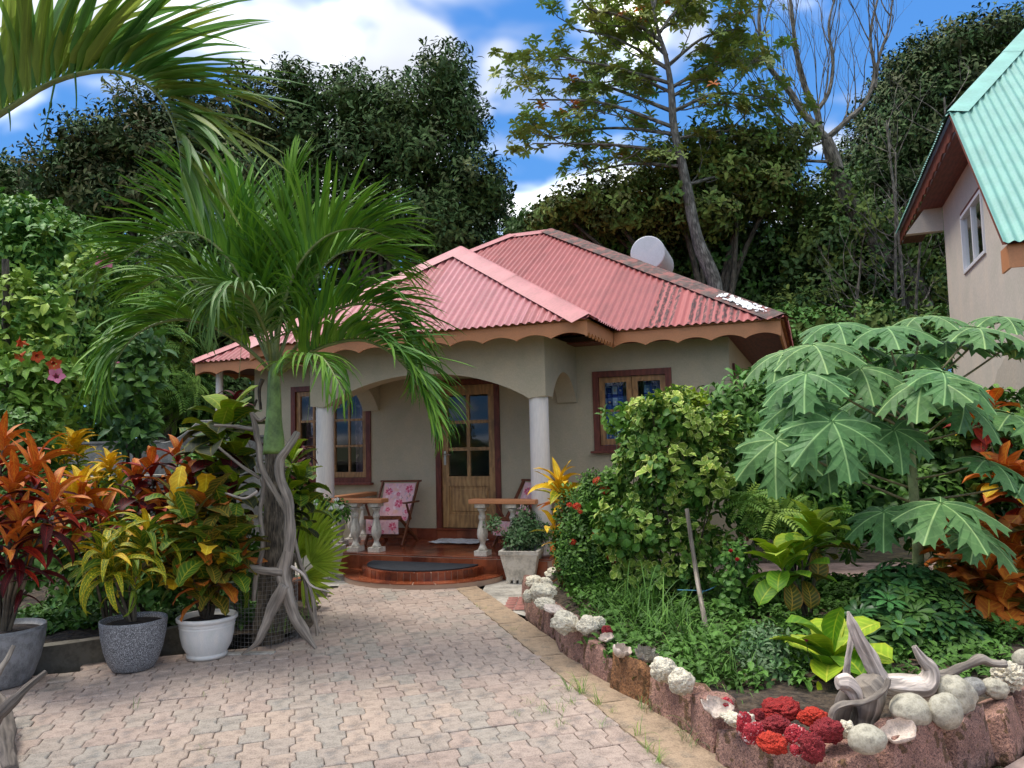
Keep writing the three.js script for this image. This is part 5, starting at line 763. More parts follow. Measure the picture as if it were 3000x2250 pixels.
// tips: [u, v, distance, leaves, length]
function shrub(name, label, cat, base, tips, o) {
  const t = thing(name, label, cat, base), inv = base.clone().negate();
  for (const [u, v, d, n, len] of tips) {
    const tip = at(u, v, d).add(inv), mid = tip.clone().multiplyScalar(0.5).add(V(rr(-0.04, 0.04), 0.04, rr(-0.04, 0.04)));
    part('stem', tube([V(tip.x * 0.12, 0, tip.z * 0.12), mid, tip], (o.r ?? 0.014), (o.r ?? 0.014) * 0.5, 6, { rough: 0.12 }), o.stem ?? M.stem, t);
    rosette(t, tip, tip.clone().sub(mid).normalize().lerp(UP, 0.4), { ...o, n: n ?? o.n, len: len ?? o.len });
  }
  return t;
}
shrub('croton', 'tall croton with broad red and orange leaves in the plain grey pot', 'plant', V(-3.62, 0.36, -5.5), [[110, 1360, 5.5], [40, 1420, 5.4], [10, 1300, 5.7], [160, 1450, 5.3], [60, 1540, 5.3], [-30, 1500, 5.4], [90, 1610, 5.4, 9], [20, 1600, 5.2, 10]], { n: 26, len: 0.27, geo: GEO.slim, mats: [LM.orange, LM.orange, LM.red, LM.maroon, LM.maroon], grad: true, span: 0.32, low: -0.4, r: 0.016 });
shrub('croton', 'spiky orange croton rising behind the speckled grey pot', 'plant', V(-3.3, 0.1, -6.4), [[235, 1440, 6.2, 18], [205, 1470, 6.1, 14], [290, 1500, 6.3, 12]], { n: 16, len: 0.3, geo: GEO.croton, mats: [LM.gold, LM.orange, LM.orange, LM.red], grad: true, span: 0.22 });
shrub('croton', 'narrow-leaved yellow croton with drooping blades in the speckled pot', 'plant', V(-2.86, 0.325, -5.83), [[318, 1660, 5.7, 34, 0.4], [430, 1590, 5.9, 30, 0.38], [360, 1630, 5.95, 18, 0.34], [280, 1650, 5.85, 12, 0.32], [400, 1690, 5.75, 12, 0.32]], { n: 20, len: 0.28, geo: GEO.narrow, mats: [LM.gold, LM.yellow, LM.yellow, LM.greenY], span: 0.13, low: -0.25 });
shrub('croton', 'bushy croton with lobed green and orange leaves in the white pot', 'plant', V(-2.42, 0.275, -6.1), [[520, 1470, 6.2], [600, 1460, 6.1], [560, 1540, 5.95], [650, 1500, 6.2], [690, 1560, 6.1], [610, 1590, 5.9], [530, 1590, 6.1], [700, 1640, 6.1, 12], [560, 1680, 5.95, 9, 0.17], [650, 1660, 6.0, 12], [510, 1650, 6.1, 10], [600, 1700, 6.0, 10]], { n: 14, len: 0.26, geo: GEO.oak, mats: [LM.olive, LM.orange, LM.greenY, LM.olive, LM.greenY, LM.greenY, LM.gold], span: 0.18, low: -0.5, r: 0.011 });
shrub('croton', 'dark maroon croton with orange crown behind the white-pot croton', 'plant', V(-3.2, 0.1, -7.2), [[520, 1330, 7.1, 16], [440, 1370, 7.0], [400, 1410, 7.0], [500, 1430, 6.9], [560, 1400, 7.0], [470, 1500, 6.9], [540, 1500, 6.9], [420, 1480, 7.0]], { n: 18, len: 0.27, geo: GEO.croton, mats: [LM.orange, LM.red, LM.maroon, LM.maroon, LM.maroon], grad: true, span: 0.28, low: -0.5 });
shrub('croton', 'bright yellow croton before the low cream wall, the taller one', 'plant', V(-4.3, 0.1, -7.9), [[220, 1300, 7.7, 34, 0.24], [185, 1340, 7.6, 14, 0.22]], { n: 30, len: 0.22, geo: GEO.croton, mats: [LM.gold, LM.gold, LM.yellow, LM.lime], grad: true, span: 0.26 });
shrub('croton', 'bright yellow croton before the low cream wall, the shorter one', 'plant', V(-3.9, 0.1, -7.8), [[318, 1360, 7.6, 30, 0.2], [280, 1400, 7.5, 14], [350, 1400, 7.6, 12]], { n: 26, len: 0.2, geo: GEO.croton, mats: [LM.gold, LM.gold, LM.yellow, LM.lime], grad: true, span: 0.22 });
shrub('croton', 'large-leaved dark green croton with yellow edges left of the palm stem', 'plant', V(-2.6, 0.1, -7.2), [[670, 1230, 7.1, 16, 0.36], [640, 1290, 7.0, 14, 0.34], [690, 1340, 7.0, 16, 0.32], [630, 1390, 7.0, 14, 0.28], [690, 1430, 6.9, 14, 0.26]], { n: 14, len: 0.32, geo: GEO.broad, mats: [LM.lime, LM.greenY, LM.dark, LM.dark, LM.maroon], grad: true, span: 0.22, low: -0.3, top: 1.0 });
shrub('croton', 'green and yellow croton right of the palm stem under the window', 'plant', V(-2.2, 0.1, -7.4), [[855, 1340, 7.3, 16], [880, 1400, 7.2, 16], [840, 1440, 7.1, 14], [890, 1470, 7.2, 12], [830, 1500, 7.0, 12]], { n: 14, len: 0.24, geo: GEO.broad, mats: [LM.lime, LM.greenY, LM.greenY, LM.dark], grad: true, span: 0.24, low: -0.4 });
shrub('cordyline', 'thin purple cordyline tuft before the left window', 'plant', V(-2.4, 0.1, -8.4), [[880, 1330, 8.2, 16, 0.26], [690, 1180, 9.2, 12, 0.3], [850, 1340, 8.2, 12, 0.22]], { n: 14, len: 0.26, geo: GEO.narrow, mats: [LM.maroon], span: 0.15, r: 0.008 });
shrub('croton', 'yellow-green broad-leaved croton on bare stems in the right bed', 'plant', V(2.28, 0.12, -6.15), [[2385, 1560, 6.1, 18, 0.3], [2285, 1650, 5.9, 18, 0.28], [2350, 1640, 6.0, 10, 0.28]], { n: 16, len: 0.28, geo: GEO.broad, mats: [LM.lime, LM.lime, LM.limeDark, LM.limeDark, LM.olive], grad: true, span: 0.16, low: -0.45, top: 1.2, r: 0.016 });
shrub('croton', 'low lime-green croton with long leaves behind the driftwood sculpture', 'plant', V(2.0, 0.12, -4.85), [[2440, 1925, 4.8, 14, 0.34], [2420, 1990, 4.75, 9, 0.28]], { n: 12, len: 0.32, geo: GEO.broad, mats: [LM.limeDark, LM.lime, LM.limeDark], span: 0.1, low: -0.1, top: 1.1 });
shrub('croton', 'orange and bronze croton at the right end of the bed', 'plant', V(4.1, 0.12, -6.4), [[2830, 1630, 6.3], [2900, 1600, 6.2], [2960, 1640, 6.1], [2880, 1700, 6.0], [2960, 1740, 6.0], [3010, 1600, 6.2], [2800, 1620, 6.5], [2930, 1780, 5.9], [2850, 1760, 6.2], [3000, 1700, 6.0]], { n: 18, len: 0.3, geo: GEO.broad, mats: [LM.orange, LM.olive, LM.orange, LM.olive, LM.maroon], grad: true, span: 0.22, low: -0.5 });
shrub('croton', 'orange croton heads showing beside the papaya stem', 'plant', V(4.9, 0.1, -7.4), [[2850, 1210, 7.3, 14, 0.28], [2900, 1190, 7.4, 10, 0.26], [2950, 1400, 7.0, 16, 0.3], [2980, 1440, 6.9, 14, 0.3], [2880, 1240, 7.4, 10, 0.26]], { n: 14, len: 0.28, geo: GEO.broad, mats: [LM.orange, LM.orange, LM.gold, LM.red], grad: true, span: 0.16 });
shrub('croton', 'golden croton behind the red-flowered bush by the column', 'plant', V(0.72, 0.1, -8.5), [[1640, 1430, 8.3, 22, 0.32], [1670, 1500, 8.2, 18, 0.28], [1620, 1540, 8.1, 10, 0.24], [1650, 1590, 8.0, 10, 0.22]], { n: 18, len: 0.3, geo: GEO.croton, mats: [LM.gold, LM.gold, LM.yellow, LM.orange], grad: true, span: 0.2, top: 1.3 });

// ---------- leaf masses ----------
function clump(n, L, W, prof, spread, o = {}) {                      // a spray of leaves on a twig, used many times over
  const g = []; for (let i = 0; i < n; i++) { const a = i * 2.4 + rnd(), el = rr(-0.3, 1.1), d = V(Math.cos(a) * Math.cos(el), Math.sin(el), Math.sin(a) * Math.cos(el)); const l = leafGeo(L * rr(0.7, 1.2), W, prof, { n: o.seg ?? 3, droop: o.droop ?? 0.9, fold: 0.3, lift: 0.2 }); l.applyMatrix4(basis(d).setPosition(V(rr(-1, 1), rr(-1, 1), rr(-1, 1)).multiplyScalar(spread).addScaledVector(d, spread * 0.3))); g.push(l); }
  return merge(g);
}
// blobs: [u, v, halfwidth px, halfheight px, distance, depth in metres]
function foliage(parent, name, blobs, density, geos, mat, o = {}) {
  const inv = parent.position.clone().negate(), mats = Array.isArray(mat) ? mat : [mat], lists = geos.map(() => []);
  for (const b of blobs) {
    const [u, v, ru, rv, d, dz] = b, c = at(u, v, d).add(inv), rx = ru * d / FOC, ry = rv * d / FOC, rz = dz ?? rx * 0.8, area = 4 * Math.PI * Math.pow((Math.pow(rx * ry, 1.6) + Math.pow(rx * rz, 1.6) + Math.pow(ry * rz, 1.6)) / 3, 1 / 1.6), N = Math.max(6, Math.round(area * density));
    for (let i = 0; i < N; i++) {
      const z = 2 * rnd() - 1, a = rnd() * 6.2832, s = Math.sqrt(1 - z * z), n = V(s * Math.cos(a), z, s * Math.sin(a)); const rad = (o.inner ? Math.pow(rnd(), o.inner) : 0.45 + 0.47 * Math.sqrt(rnd())) * (1 + (o.rough ?? 0.4) * fbm(n.x * 2.3 + u * 0.1, n.y * 2.3 + v * 0.1, n.z * 2.3, 3));
      const p = c.clone().add(V(n.x * rx * rad, n.y * ry * rad, n.z * rz * rad)); if (o.floor !== undefined && p.y - inv.y < o.floor) continue;
      const out = V(n.x / rx, n.y / ry, n.z / rz).normalize().lerp(UP, o.up ?? 0.35).normalize(), q = new THREE.Quaternion().setFromUnitVectors(UP, out).multiply(new THREE.Quaternion().setFromAxisAngle(UP, rnd() * 6.28)), sc = (o.size ?? 1) * rr(0.7, 1.3);
      lists[Math.floor(rnd() * lists.length)].push([new THREE.Matrix4().compose(p, q, V(sc, sc, sc)), o.tint ? o.tint(p, n, rnd()) : rr(0.75, 1.2)]);
    }
  }
  lists.forEach((l, i) => { if (!l.length) return; const m = shade(new THREE.InstancedMesh(geos[i], mats[i % mats.length], l.length)); m.name = name; m.userData.kind = 'stuff'; const c = new THREE.Color(); l.forEach(([x, k], j) => { m.setMatrixAt(j, x); m.setColorAt(j, Array.isArray(k) ? c.setRGB(...k) : c.setRGB(k, k, k * 0.95)); }); parent.add(m); });
}
const D2 = 1.3562;                                                    // lists below were read off a 2212-pixel-wide view
const bl = (list, d, dz) => list.map(([x, y, rx, ry, dd, z2]) => [x * D2, y * D2, rx * D2, ry * D2, d + (dd ?? 0), z2 ?? dz]);
const CL = { tree: [clump(16, 0.22, 0.075, 'lance', 0.22), clump(16, 0.24, 0.07, 'lance', 0.24), clump(14, 0.2, 0.08, 'lance', 0.2)], bigleaf: [clump(12, 0.3, 0.14, 'lance', 0.2), clump(12, 0.26, 0.13, 'oval', 0.2)], garden: [clump(14, 0.12, 0.05, 'lance', 0.08), clump(14, 0.11, 0.055, 'oval', 0.08)], small: [clump(16, 0.055, 0.02, 'lance', 0.045), clump(16, 0.05, 0.022, 'oval', 0.045)], round: [clump(12, 0.075, 0.062, 'oval', 0.07), clump(12, 0.065, 0.056, 'oval', 0.07)], glossy: [0, 1].map(() => { const g = []; for (let k = 0; k < 8; k++) { const a = k / 8 * 6.28 + rr(-0.2, 0.2), e = rr(0.0, 0.35); g.push(leafGeo(0.1, 0.036, 'obov', { droop: 0.7, lift: 0.2, n: 4, petiole: 0.012 }).applyMatrix4(basis(V(Math.cos(a) * Math.cos(e), Math.sin(e), Math.sin(a) * Math.cos(e))))); } return merge(g); }), hang: [clump(12, 0.17, 0.04, 'lance', 0.1, { droop: 1.6 }), clump(12, 0.15, 0.045, 'lance', 0.1, { droop: 1.4 })], pinnate: [0, 1].map(() => { const g = []; for (let f = 0; f < 5; f++) { const A = f * 1.256 + rr(-0.3, 0.3), fr = []; for (let k = 0; k < 9; k++) for (const s of [-1, 1]) fr.push(leafGeo(0.13, 0.045, 'lance', { n: 3, droop: 0.6 }).applyMatrix4(basis(V(s * 0.9, 0.1, 0.35)).setPosition(V(0, -0.0025 * k * k, 0.06 + k * 0.055)))); const m = merge(fr); m.applyMatrix4(basis(V(Math.cos(A), 0.25, Math.sin(A)))); g.push(m); } return merge(g); }) };
function trunkOf(parent, pts, r0, r1, mat, extra = []) { return part('trunk', [tube(pts, r0, r1, 10, { rough: 0.14, n: pts.length * 5 }), ...extra], mat, parent); }
const limbs = (base, blobs, d, n, inv, r) => { const out = []; for (let i = 0; i < n; i++) { const b = blobs[i % blobs.length], p = at(b[0], b[1] + b[3] * rr(-0.3, 0.5), b[4]).add(inv).add(V(rr(-0.5, 0.5), 0, rr(-0.5, 0.5))); const m = base.clone().lerp(p, 0.5).add(V(rr(-0.4, 0.4), rr(0, 0.6), rr(-0.4, 0.4))); out.push(tube([base, m, p], r, r * 0.25, 6, { rough: 0.15 })); } return out; };
function bigTree(name, label, u, dist, blobs, density, mat, o = {}) {
  const t = thing(name, label, 'tree', V(at(u, 1300, dist).x, 0, -dist), 0, o.group), inv = t.position.clone().negate(); const y = o.fork ?? 3; const top = V(o.lean ?? 0, y, 0);
  part('trunk', [tube([V(0, -0.2, 0), V((o.lean ?? 0) * 0.4, y * 0.5, 0.1), top], o.r ?? 0.32, (o.r ?? 0.32) * 0.7, 10, { rough: 0.15, n: 14 }), ...limbs(top, blobs, dist, o.limbs ?? 12, inv, (o.r ?? 0.32) * 0.4)], o.bark ?? M.bark, t);
  foliage(t, 'crown', blobs, density * 1.15, o.geos ?? CL.tree, mat, { rough: 0.55, up: 0.3, inner: 0.38, ...o.fol });
  return t;
}
const tintA = (w) => (p, n, r) => { const k = 0.7 + 0.55 * r; return [k * (1 + w * (r - 0.5)), k, k * 0.95]; };
bigTree('broadleaf_tree', 'tall dense dark green tree rising behind the bungalow roof', 1150, 24, bl([[960, 185, 62, 62], [880, 245, 95, 62], [765, 235, 85, 62], [655, 215, 62, 42], [1000, 270, 45, 60], [930, 350, 110, 80], [790, 360, 120, 90], [640, 310, 95, 80], [1015, 420, 80, 80], [900, 480, 120, 70], [1065, 430, 36, 44], [730, 500, 130, 80], [620, 430, 90, 90], [840, 300, 90, 60], [980, 520, 100, 50]], 24, 2.2), 9, [G.forest, G.forest, G.forestB], { fork: 4, limbs: 16, fol: { tint: tintA(0.3) } });
bigTree('broadleaf_tree', 'brownish dark tree behind the drooping palm frond on the left', 480, 22, bl([[330, 262, 48, 46], [285, 320, 90, 52], [205, 330, 62, 52], [240, 400, 100, 66], [375, 350, 95, 86], [475, 310, 66, 80], [150, 390, 40, 70], [330, 440, 130, 60], [540, 380, 80, 100], [440, 250, 42, 42], [200, 450, 90, 50], [550, 250, 42, 70]], 22, 2), 9, [G.forestB, leafMat(lin(0.125, 0.12, 0.06), { map: LT.plain, specularIntensity: 0.25 }), G.forest], { fork: 4, limbs: 14, fol: { tint: tintA(0.5) } });
bigTree('broadleaf_tree', 'distant tree at the left edge below open sky', 30, 27, bl([[30, 385, 50, 26], [70, 400, 50, 30], [30, 430, 70, 40], [100, 440, 60, 40], [-60, 400, 70, 60]], 27, 2), 8, [G.forest, green(0.12, 0.16, 0.05)], { fork: 3, limbs: 8 });
bigTree('broadleaf_tree', 'large dark tree on the skyline behind the green roof', 2750, 25, bl([[1950, 170, 55, 55], [2020, 130, 75, 55], [2100, 105, 75, 48], [2180, 85, 55, 48], [1920, 250, 60, 70], [2050, 220, 110, 80], [2160, 200, 90, 100], [1880, 330, 60, 70], [1980, 320, 90, 80], [2080, 330, 90, 80], [1850, 400, 70, 60], [1960, 420, 90, 60], [2250, 150, 70, 120]], 25, 2.2), 9, [G.forestB, G.forest, leafMat(lin(0.11, 0.12, 0.06), { map: LT.plain, specularIntensity: 0.25 })], { fork: 4, limbs: 14, fol: { tint: tintA(0.35) } });
bigTree('broadleaf_tree', 'spreading olive-green tree between the red roof and the sky', 2080, 19.5, bl([[1250, 450, 70, 34], [1190, 480, 50, 36], [1330, 430, 60, 36], [1410, 380, 50, 34], [1500, 330, 70, 34], [1600, 330, 80, 40], [1560, 400, 110, 50], [1430, 450, 90, 44], [1340, 480, 90, 36], [1650, 420, 80, 70], [1500, 480, 100, 50], [1690, 340, 50, 40]], 19.5, 1.6), 17, [G.tree, green(0.13, 0.15, 0.045), G.leafy], { fork: 2.6, limbs: 12, geos: CL.bigleaf, fol: { tint: tintA(0.4), size: 0.58 } });
bigTree('broadleaf_tree', 'dark undergrowth tree right behind the water tank', 2150, 21.5, bl([[1300, 540, 110, 50], [1400, 560, 120, 70], [1500, 580, 100, 80], [1600, 540, 110, 90], [1680, 600, 90, 90], [1560, 640, 100, 60], [1230, 540, 90, 50], [1460, 500, 110, 60], [1150, 510, 70, 50]], 21.5, 2), 13, [G.forest, G.deep], { fork: 2, limbs: 10, geos: CL.bigleaf, fol: { size: 0.68 } });
bigTree('broadleaf_tree', 'shaggy tree under the bare branches left of the tall house', 2500, 20, bl([[1780, 440, 70, 60], [1760, 530, 80, 70], [1850, 500, 80, 70], [1830, 590, 90, 60], [1930, 540, 70, 80], [1760, 640, 90, 60], [1900, 640, 90, 60], [1990, 620, 60, 80], [1700, 680, 90, 50], [2000, 500, 50, 60]], 20, 1.8), 13, [G.tree, G.forest, green(0.12, 0.14, 0.07)], { fork: 2, limbs: 12, geos: CL.bigleaf, fol: { tint: tintA(0.4), size: 0.6 } });
bigTree('broadleaf_tree', 'bright green leafy tree above the flowering vine on the left', 60, 13, bl([[60, 480, 70, 34], [130, 500, 70, 40], [30, 540, 70, 60], [110, 580, 90, 60], [190, 560, 60, 60], [60, 660, 90, 70], [170, 660, 80, 70], [100, 760, 100, 70], [190, 780, 80, 80], [30, 820, 80, 80], [120, 870, 110, 70]], 13, 1.4), 15, [G.leafy, G.fresh, G.mid], { fork: 1.6, limbs: 10, r: 0.16, geos: CL.bigleaf, fol: { size: 0.52, tint: tintA(0.25) } });
bigTree('broadleaf_tree', 'feathery light green tree beyond the garden wall', 480, 14.5, bl([[330, 620, 60, 40], [360, 680, 70, 60], [300, 700, 60, 60], [380, 760, 56, 60], [330, 790, 80, 70], [270, 640, 60, 60], [400, 840, 50, 50], [310, 880, 100, 60], [250, 780, 60, 70]], 14.5, 1.4), 6, [G.fresh, G.leafy], { fork: 1.6, limbs: 10, r: 0.14, geos: CL.pinnate, bark: M.barkPale, fol: { size: 0.62, tint: tintA(0.25) } });
bigTree('broadleaf_tree', 'shadowy tree between the garden wall and the bungalow', 640, 17, bl([[430, 640, 90, 80], [480, 740, 90, 90], [430, 820, 100, 90], [500, 860, 80, 90], [560, 560, 110, 90], [430, 560, 90, 60], [520, 660, 80, 80]], 17, 1.8), 10, [G.forest, G.deep], { fork: 2, limbs: 10 });
{ // low growth that closes the view below the crowns
  const t = new THREE.Group(); t.name = 'undergrowth'; t.userData.kind = 'stuff'; t.userData.label = 'dense dark bushes filling the forest floor behind the houses'; t.userData.category = 'undergrowth'; scene.add(t);
  foliage(t, 'undergrowth_leaves', bl([[20, 930, 160, 90], [180, 930, 140, 80], [330, 930, 120, 80], [440, 900, 90, 90], [-150, 900, 150, 120]], 16, 1.2), 12, CL.bigleaf, [G.deep, G.mid], { size: 0.6, floor: -0.1 });
  foliage(t, 'undergrowth_leaves', bl([[1700, 720, 110, 60], [1850, 720, 120, 70], [2000, 740, 90, 80], [1780, 800, 140, 60]], 17, 1.5), 12, CL.bigleaf, [G.tree, G.leafy], { size: 0.6, floor: -0.1 });
  foliage(t, 'undergrowth_leaves', [...bl([[-300, 700, 300, 200], [0, 700, 250, 200], [300, 620, 220, 250], [620, 600, 260, 200], [950, 600, 260, 140], [1300, 640, 260, 120], [1650, 640, 260, 150], [1950, 640, 240, 150], [2300, 600, 300, 250]], 30, 3)], 3.2, CL.bigleaf, [G.forest, G.deep], { size: 1.25, floor: -0.1 });
}
// ---------- branching trees ----------
function branching(start, dir, len, r, depth, o, out, tips) {        // recursive crooked branches
  const n = 4, pts = [start.clone()]; let d = dir.clone().normalize(), p = start.clone();
  for (let i = 0; i < n; i++) { d.add(V(rr(-1, 1), rr(-1, 1), rr(-1, 1)).multiplyScalar(o.crook ?? 0.18)).addScaledVector(UP, o.rise ?? 0.05).normalize(); p = p.clone().addScaledVector(d, len / n); pts.push(p); }
  out.push(tube(pts, r, r * (depth ? 0.62 : 0.3), depth > 1 ? 6 : 4, { rough: 0.1, n: 5, cap: false }));
  if (!depth) { tips.push([p, d]); return; }
  const k = o.kids ?? 3; for (let i = 0; i < k; i++) { const a = rr(0, 6.28), sp = o.spread ?? 0.6, side = V().crossVectors(d, V(Math.cos(a), Math.sin(a) * 0.6, Math.sin(a))).normalize(), at2 = i === 0 ? pts[n] : pts[2 + (i % 3)] ?? pts[n]; branching(at2, d.clone().addScaledVector(side, i === 0 ? sp * 0.4 : sp * rr(0.7, 1.3)), len * rr(0.55, 0.8), r * (i === 0 ? 0.62 : 0.5), depth - 1, o, out, tips); }
  if (o.tipsAlong) tips.push([pts[2], d]);
}
{ // the slender tree with open tiers of leaves
  const d = 18, t = thing('tiered_tree', 'slender tree with open tiers of small leaves above the water tank', 'tree', V(at(2095, 1300, d).x, 0, -d)), inv = t.position.clone().negate(), P = (x, y, dd = 0) => at(x * D2, y * D2, d + dd).add(inv);
  const tr = [P(1560, 720), P(1545, 620), P(1510, 530), P(1490, 440), P(1470, 340), P(1455, 270), P(1450, 200), P(1440, 130), P(1420, 60), P(1400, -40)]; tr[0].y = -0.1;
  part('trunk', tube(tr, 0, 0, 10, { radii: [0.2, 0.17, 0.15, 0.13, 0.11, 0.095, 0.08, 0.06, 0.04, 0.02], rough: 0.1, n: 40 }), M.barkGrey, t);
  const out = [], tips = [], arms = [[1455, 275, 1140, 215, -0.8], [1452, 240, 1150, 165, 0.6], [1460, 290, 1180, 300, 0.9], [1470, 330, 1150, 310, -0.6], [1448, 180, 1200, 120, -0.5], [1445, 150, 1230, 60, 0.6], [1430, 90, 1270, 20, -0.4], [1425, 70, 1500, 0, 0.4], [1445, 140, 1600, 60, -0.5], [1450, 190, 1640, 130, 0.6], [1455, 240, 1650, 210, -0.6], [1462, 300, 1640, 290, 0.6], [1450, 210, 1570, 150, 1.2], [1440, 120, 1350, 50, 1.2], [1450, 200, 1300, 180, 1.5], [1410, 20, 1440, -60, 0.3], [1475, 360, 1250, 380, 0.3], [1480, 400, 1640, 380, 0.8]];
  for (const [x0, y0, x1, y1, dd] of arms) { const a = P(x0, y0), b = P(x1, y1, dd), n = 5; for (let i = 0; i < n; i++) { const s = a.clone().lerp(b, (i + 0.4) / n), e = a.clone().lerp(b, (i + 1.4) / n); branching(s, b.clone().sub(a).normalize().add(V(rr(-0.7, 0.7), rr(-0.25, 0.35), rr(-0.7, 0.7))), rr(0.5, 0.85), 0.018, 2, { crook: 0.3, rise: 0.08, kids: 3, spread: 0.9, tipsAlong: true }, out, tips); } out.push(tube([a, a.clone().lerp(b, 0.5).add(V(0, rr(0.05, 0.3), 0)), b], 0.05, 0.014, 6, { rough: 0.12 })); }
  part('branches', out, M.barkGrey, t);
  const geo = [0, 1].map(() => { const g = []; for (let k = 0; k < 9; k++) { const a = k * 0.7 + rr(-0.2, 0.2), e = rr(0.0, 0.8); g.push(leafGeo(0.17, 0.068, 'obov', { n: 3, droop: 0.5 }).applyMatrix4(basis(V(Math.cos(a) * Math.cos(e), Math.sin(e), Math.sin(a) * Math.cos(e))))); } return merge(g); });
  geo.forEach((g, i) => { const L = tips.filter((_, k) => k % 2 === i), m = shade(new THREE.InstancedMesh(g, [green(0.3, 0.42, 0.12, { transmission: 0.4 }), green(0.36, 0.43, 0.13, { transmission: 0.4 })][i], L.length)); m.name = 'crown'; m.userData.kind = 'stuff'; const c = new THREE.Color(); L.forEach(([p, dd], j) => { const s = rr(0.9, 1.45); m.setMatrixAt(j, new THREE.Matrix4().compose(p, new THREE.Quaternion().setFromUnitVectors(UP, dd.clone().lerp(UP, 0.55).normalize()), V(s, s, s))); const k = rr(0.7, 1.15); m.setColorAt(j, rnd() < 0.02 ? c.setRGB(2.2, 0.5, 0.4) : c.setRGB(k * rr(0.9, 1.2), k, k)); }); t.add(m); });
}
{ // the dead tree
  const d = 19, t = thing('bare_tree', 'leafless tree with a stout shaggy trunk and pale upswept branches', 'tree', V(at(2700, 1300, d).x, 0, -d)), inv = t.position.clone().negate(), P = (x, y, dd = 0) => at(x * D2, y * D2, d + dd).add(inv);
  const tr = [P(2000, 760), P(1985, 690), P(1960, 600), P(1900, 540), P(1850, 470), P(1820, 400), P(1800, 340), P(1785, 300)]; tr[0].y = -0.1;
  part('trunk', tube(tr, 0, 0, 12, { radii: [0.42, 0.36, 0.3, 0.24, 0.2, 0.18, 0.16, 0.13], rough: 0.3, n: 50 }), M.barkPale, t);
  const out = [], tips = [], run = (pts, r0, r1) => { pts = pts.map(([x, y, dd]) => P(x, y, dd ?? 0)); out.push(tube(pts, r0, r1, 7, { rough: 0.12, n: pts.length * 4 })); for (let i = 1; i < pts.length; i++) for (let k = 0; k < 2; k++) { const a = pts[i - 1].clone().lerp(pts[i], rr(0.2, 1)), dir = pts[i].clone().sub(pts[i - 1]).normalize().add(V(rr(-0.8, 0.8), rr(0.1, 0.7), rr(-0.8, 0.8))); branching(a, dir, rr(0.8, 1.4), Math.max(0.018, r1 * 0.6), 4, { crook: 0.16, rise: 0.2, kids: 2, spread: 0.55 }, out, tips); } };
  run([[1785, 300], [1740, 250], [1700, 190], [1660, 140], [1640, 60], [1645, -30]], 0.11, 0.03); run([[1770, 285], [1765, 240], [1740, 190], [1720, 110], [1710, 20], [1700, -60]], 0.1, 0.03);
  run([[1790, 295], [1830, 260], [1870, 220], [1890, 160], [1880, 80], [1900, -20]], 0.08, 0.025, 0.5); run([[1765, 240], [1790, 200], [1800, 130], [1790, 60], [1810, -30]], 0.06, 0.02); run([[1890, 190], [1900, 120], [1920, 60], [1930, -20]], 0.045, 0.018); run([[1780, 300], [1740, 295], [1700, 270], [1680, 250]], 0.04, 0.014); run([[1800, 350], [1700, 345], [1600, 335]], 0.045, 0.014); run([[1785, 305], [1750, 320], [1720, 350]], 0.03, 0.012);
  part('branches', out, M.barkPale, t);
}
const deadGroup = 'leafless saplings left of the tall house';
for (const [x, y0, y1, dd, h] of [[1925, 740, 260, 17.5], [1945, 740, 330, 18], [2050, 720, 210, 18.5], [2110, 700, 260, 19], [1870, 740, 560, 16.5], [2000, 740, 480, 16.5]]) {
  const t = thing('bare_sapling', 'thin leafless grey sapling with tangled twigs beside the tall house', 'tree', V(at(x * D2, 1300, dd).x, 0, -dd), 0, deadGroup), inv = t.position.clone().negate(), top = at((x - 10) * D2, y1 * D2, dd).add(inv), out = [], tips = [], m = top.clone().multiplyScalar(0.5).add(V(rr(-0.3, 0.3), 0, 0));
  part('trunk', tube([V(0, -0.1, 0), m, top], 0.06, 0.02, 7, { rough: 0.12, n: 16 }), M.barkPale, t);
  for (let i = 0; i < 16; i++) { const f = rr(0.3, 1), p = V(0, 0, 0).lerp(top, f); branching(p, V(rr(-1, 1), rr(0.1, 0.9), rr(-1, 1)), rr(0.5, 1.1), 0.014, 2, { crook: 0.2, rise: 0.1, kids: 2, spread: 0.8 }, out, tips); }
  part('branches', out, M.barkPale, t);
}
// ---------- palms ----------
const LEAFLET = [0, 1, 2, 3, 4, 5].map((i) => leafGeo(1, 0.072, 'blade', { n: 7, fold: 0.55, lift: 0.1, droop: 0.35 + 0.32 * i, twist: 0.5 * (i % 3 - 1) }));
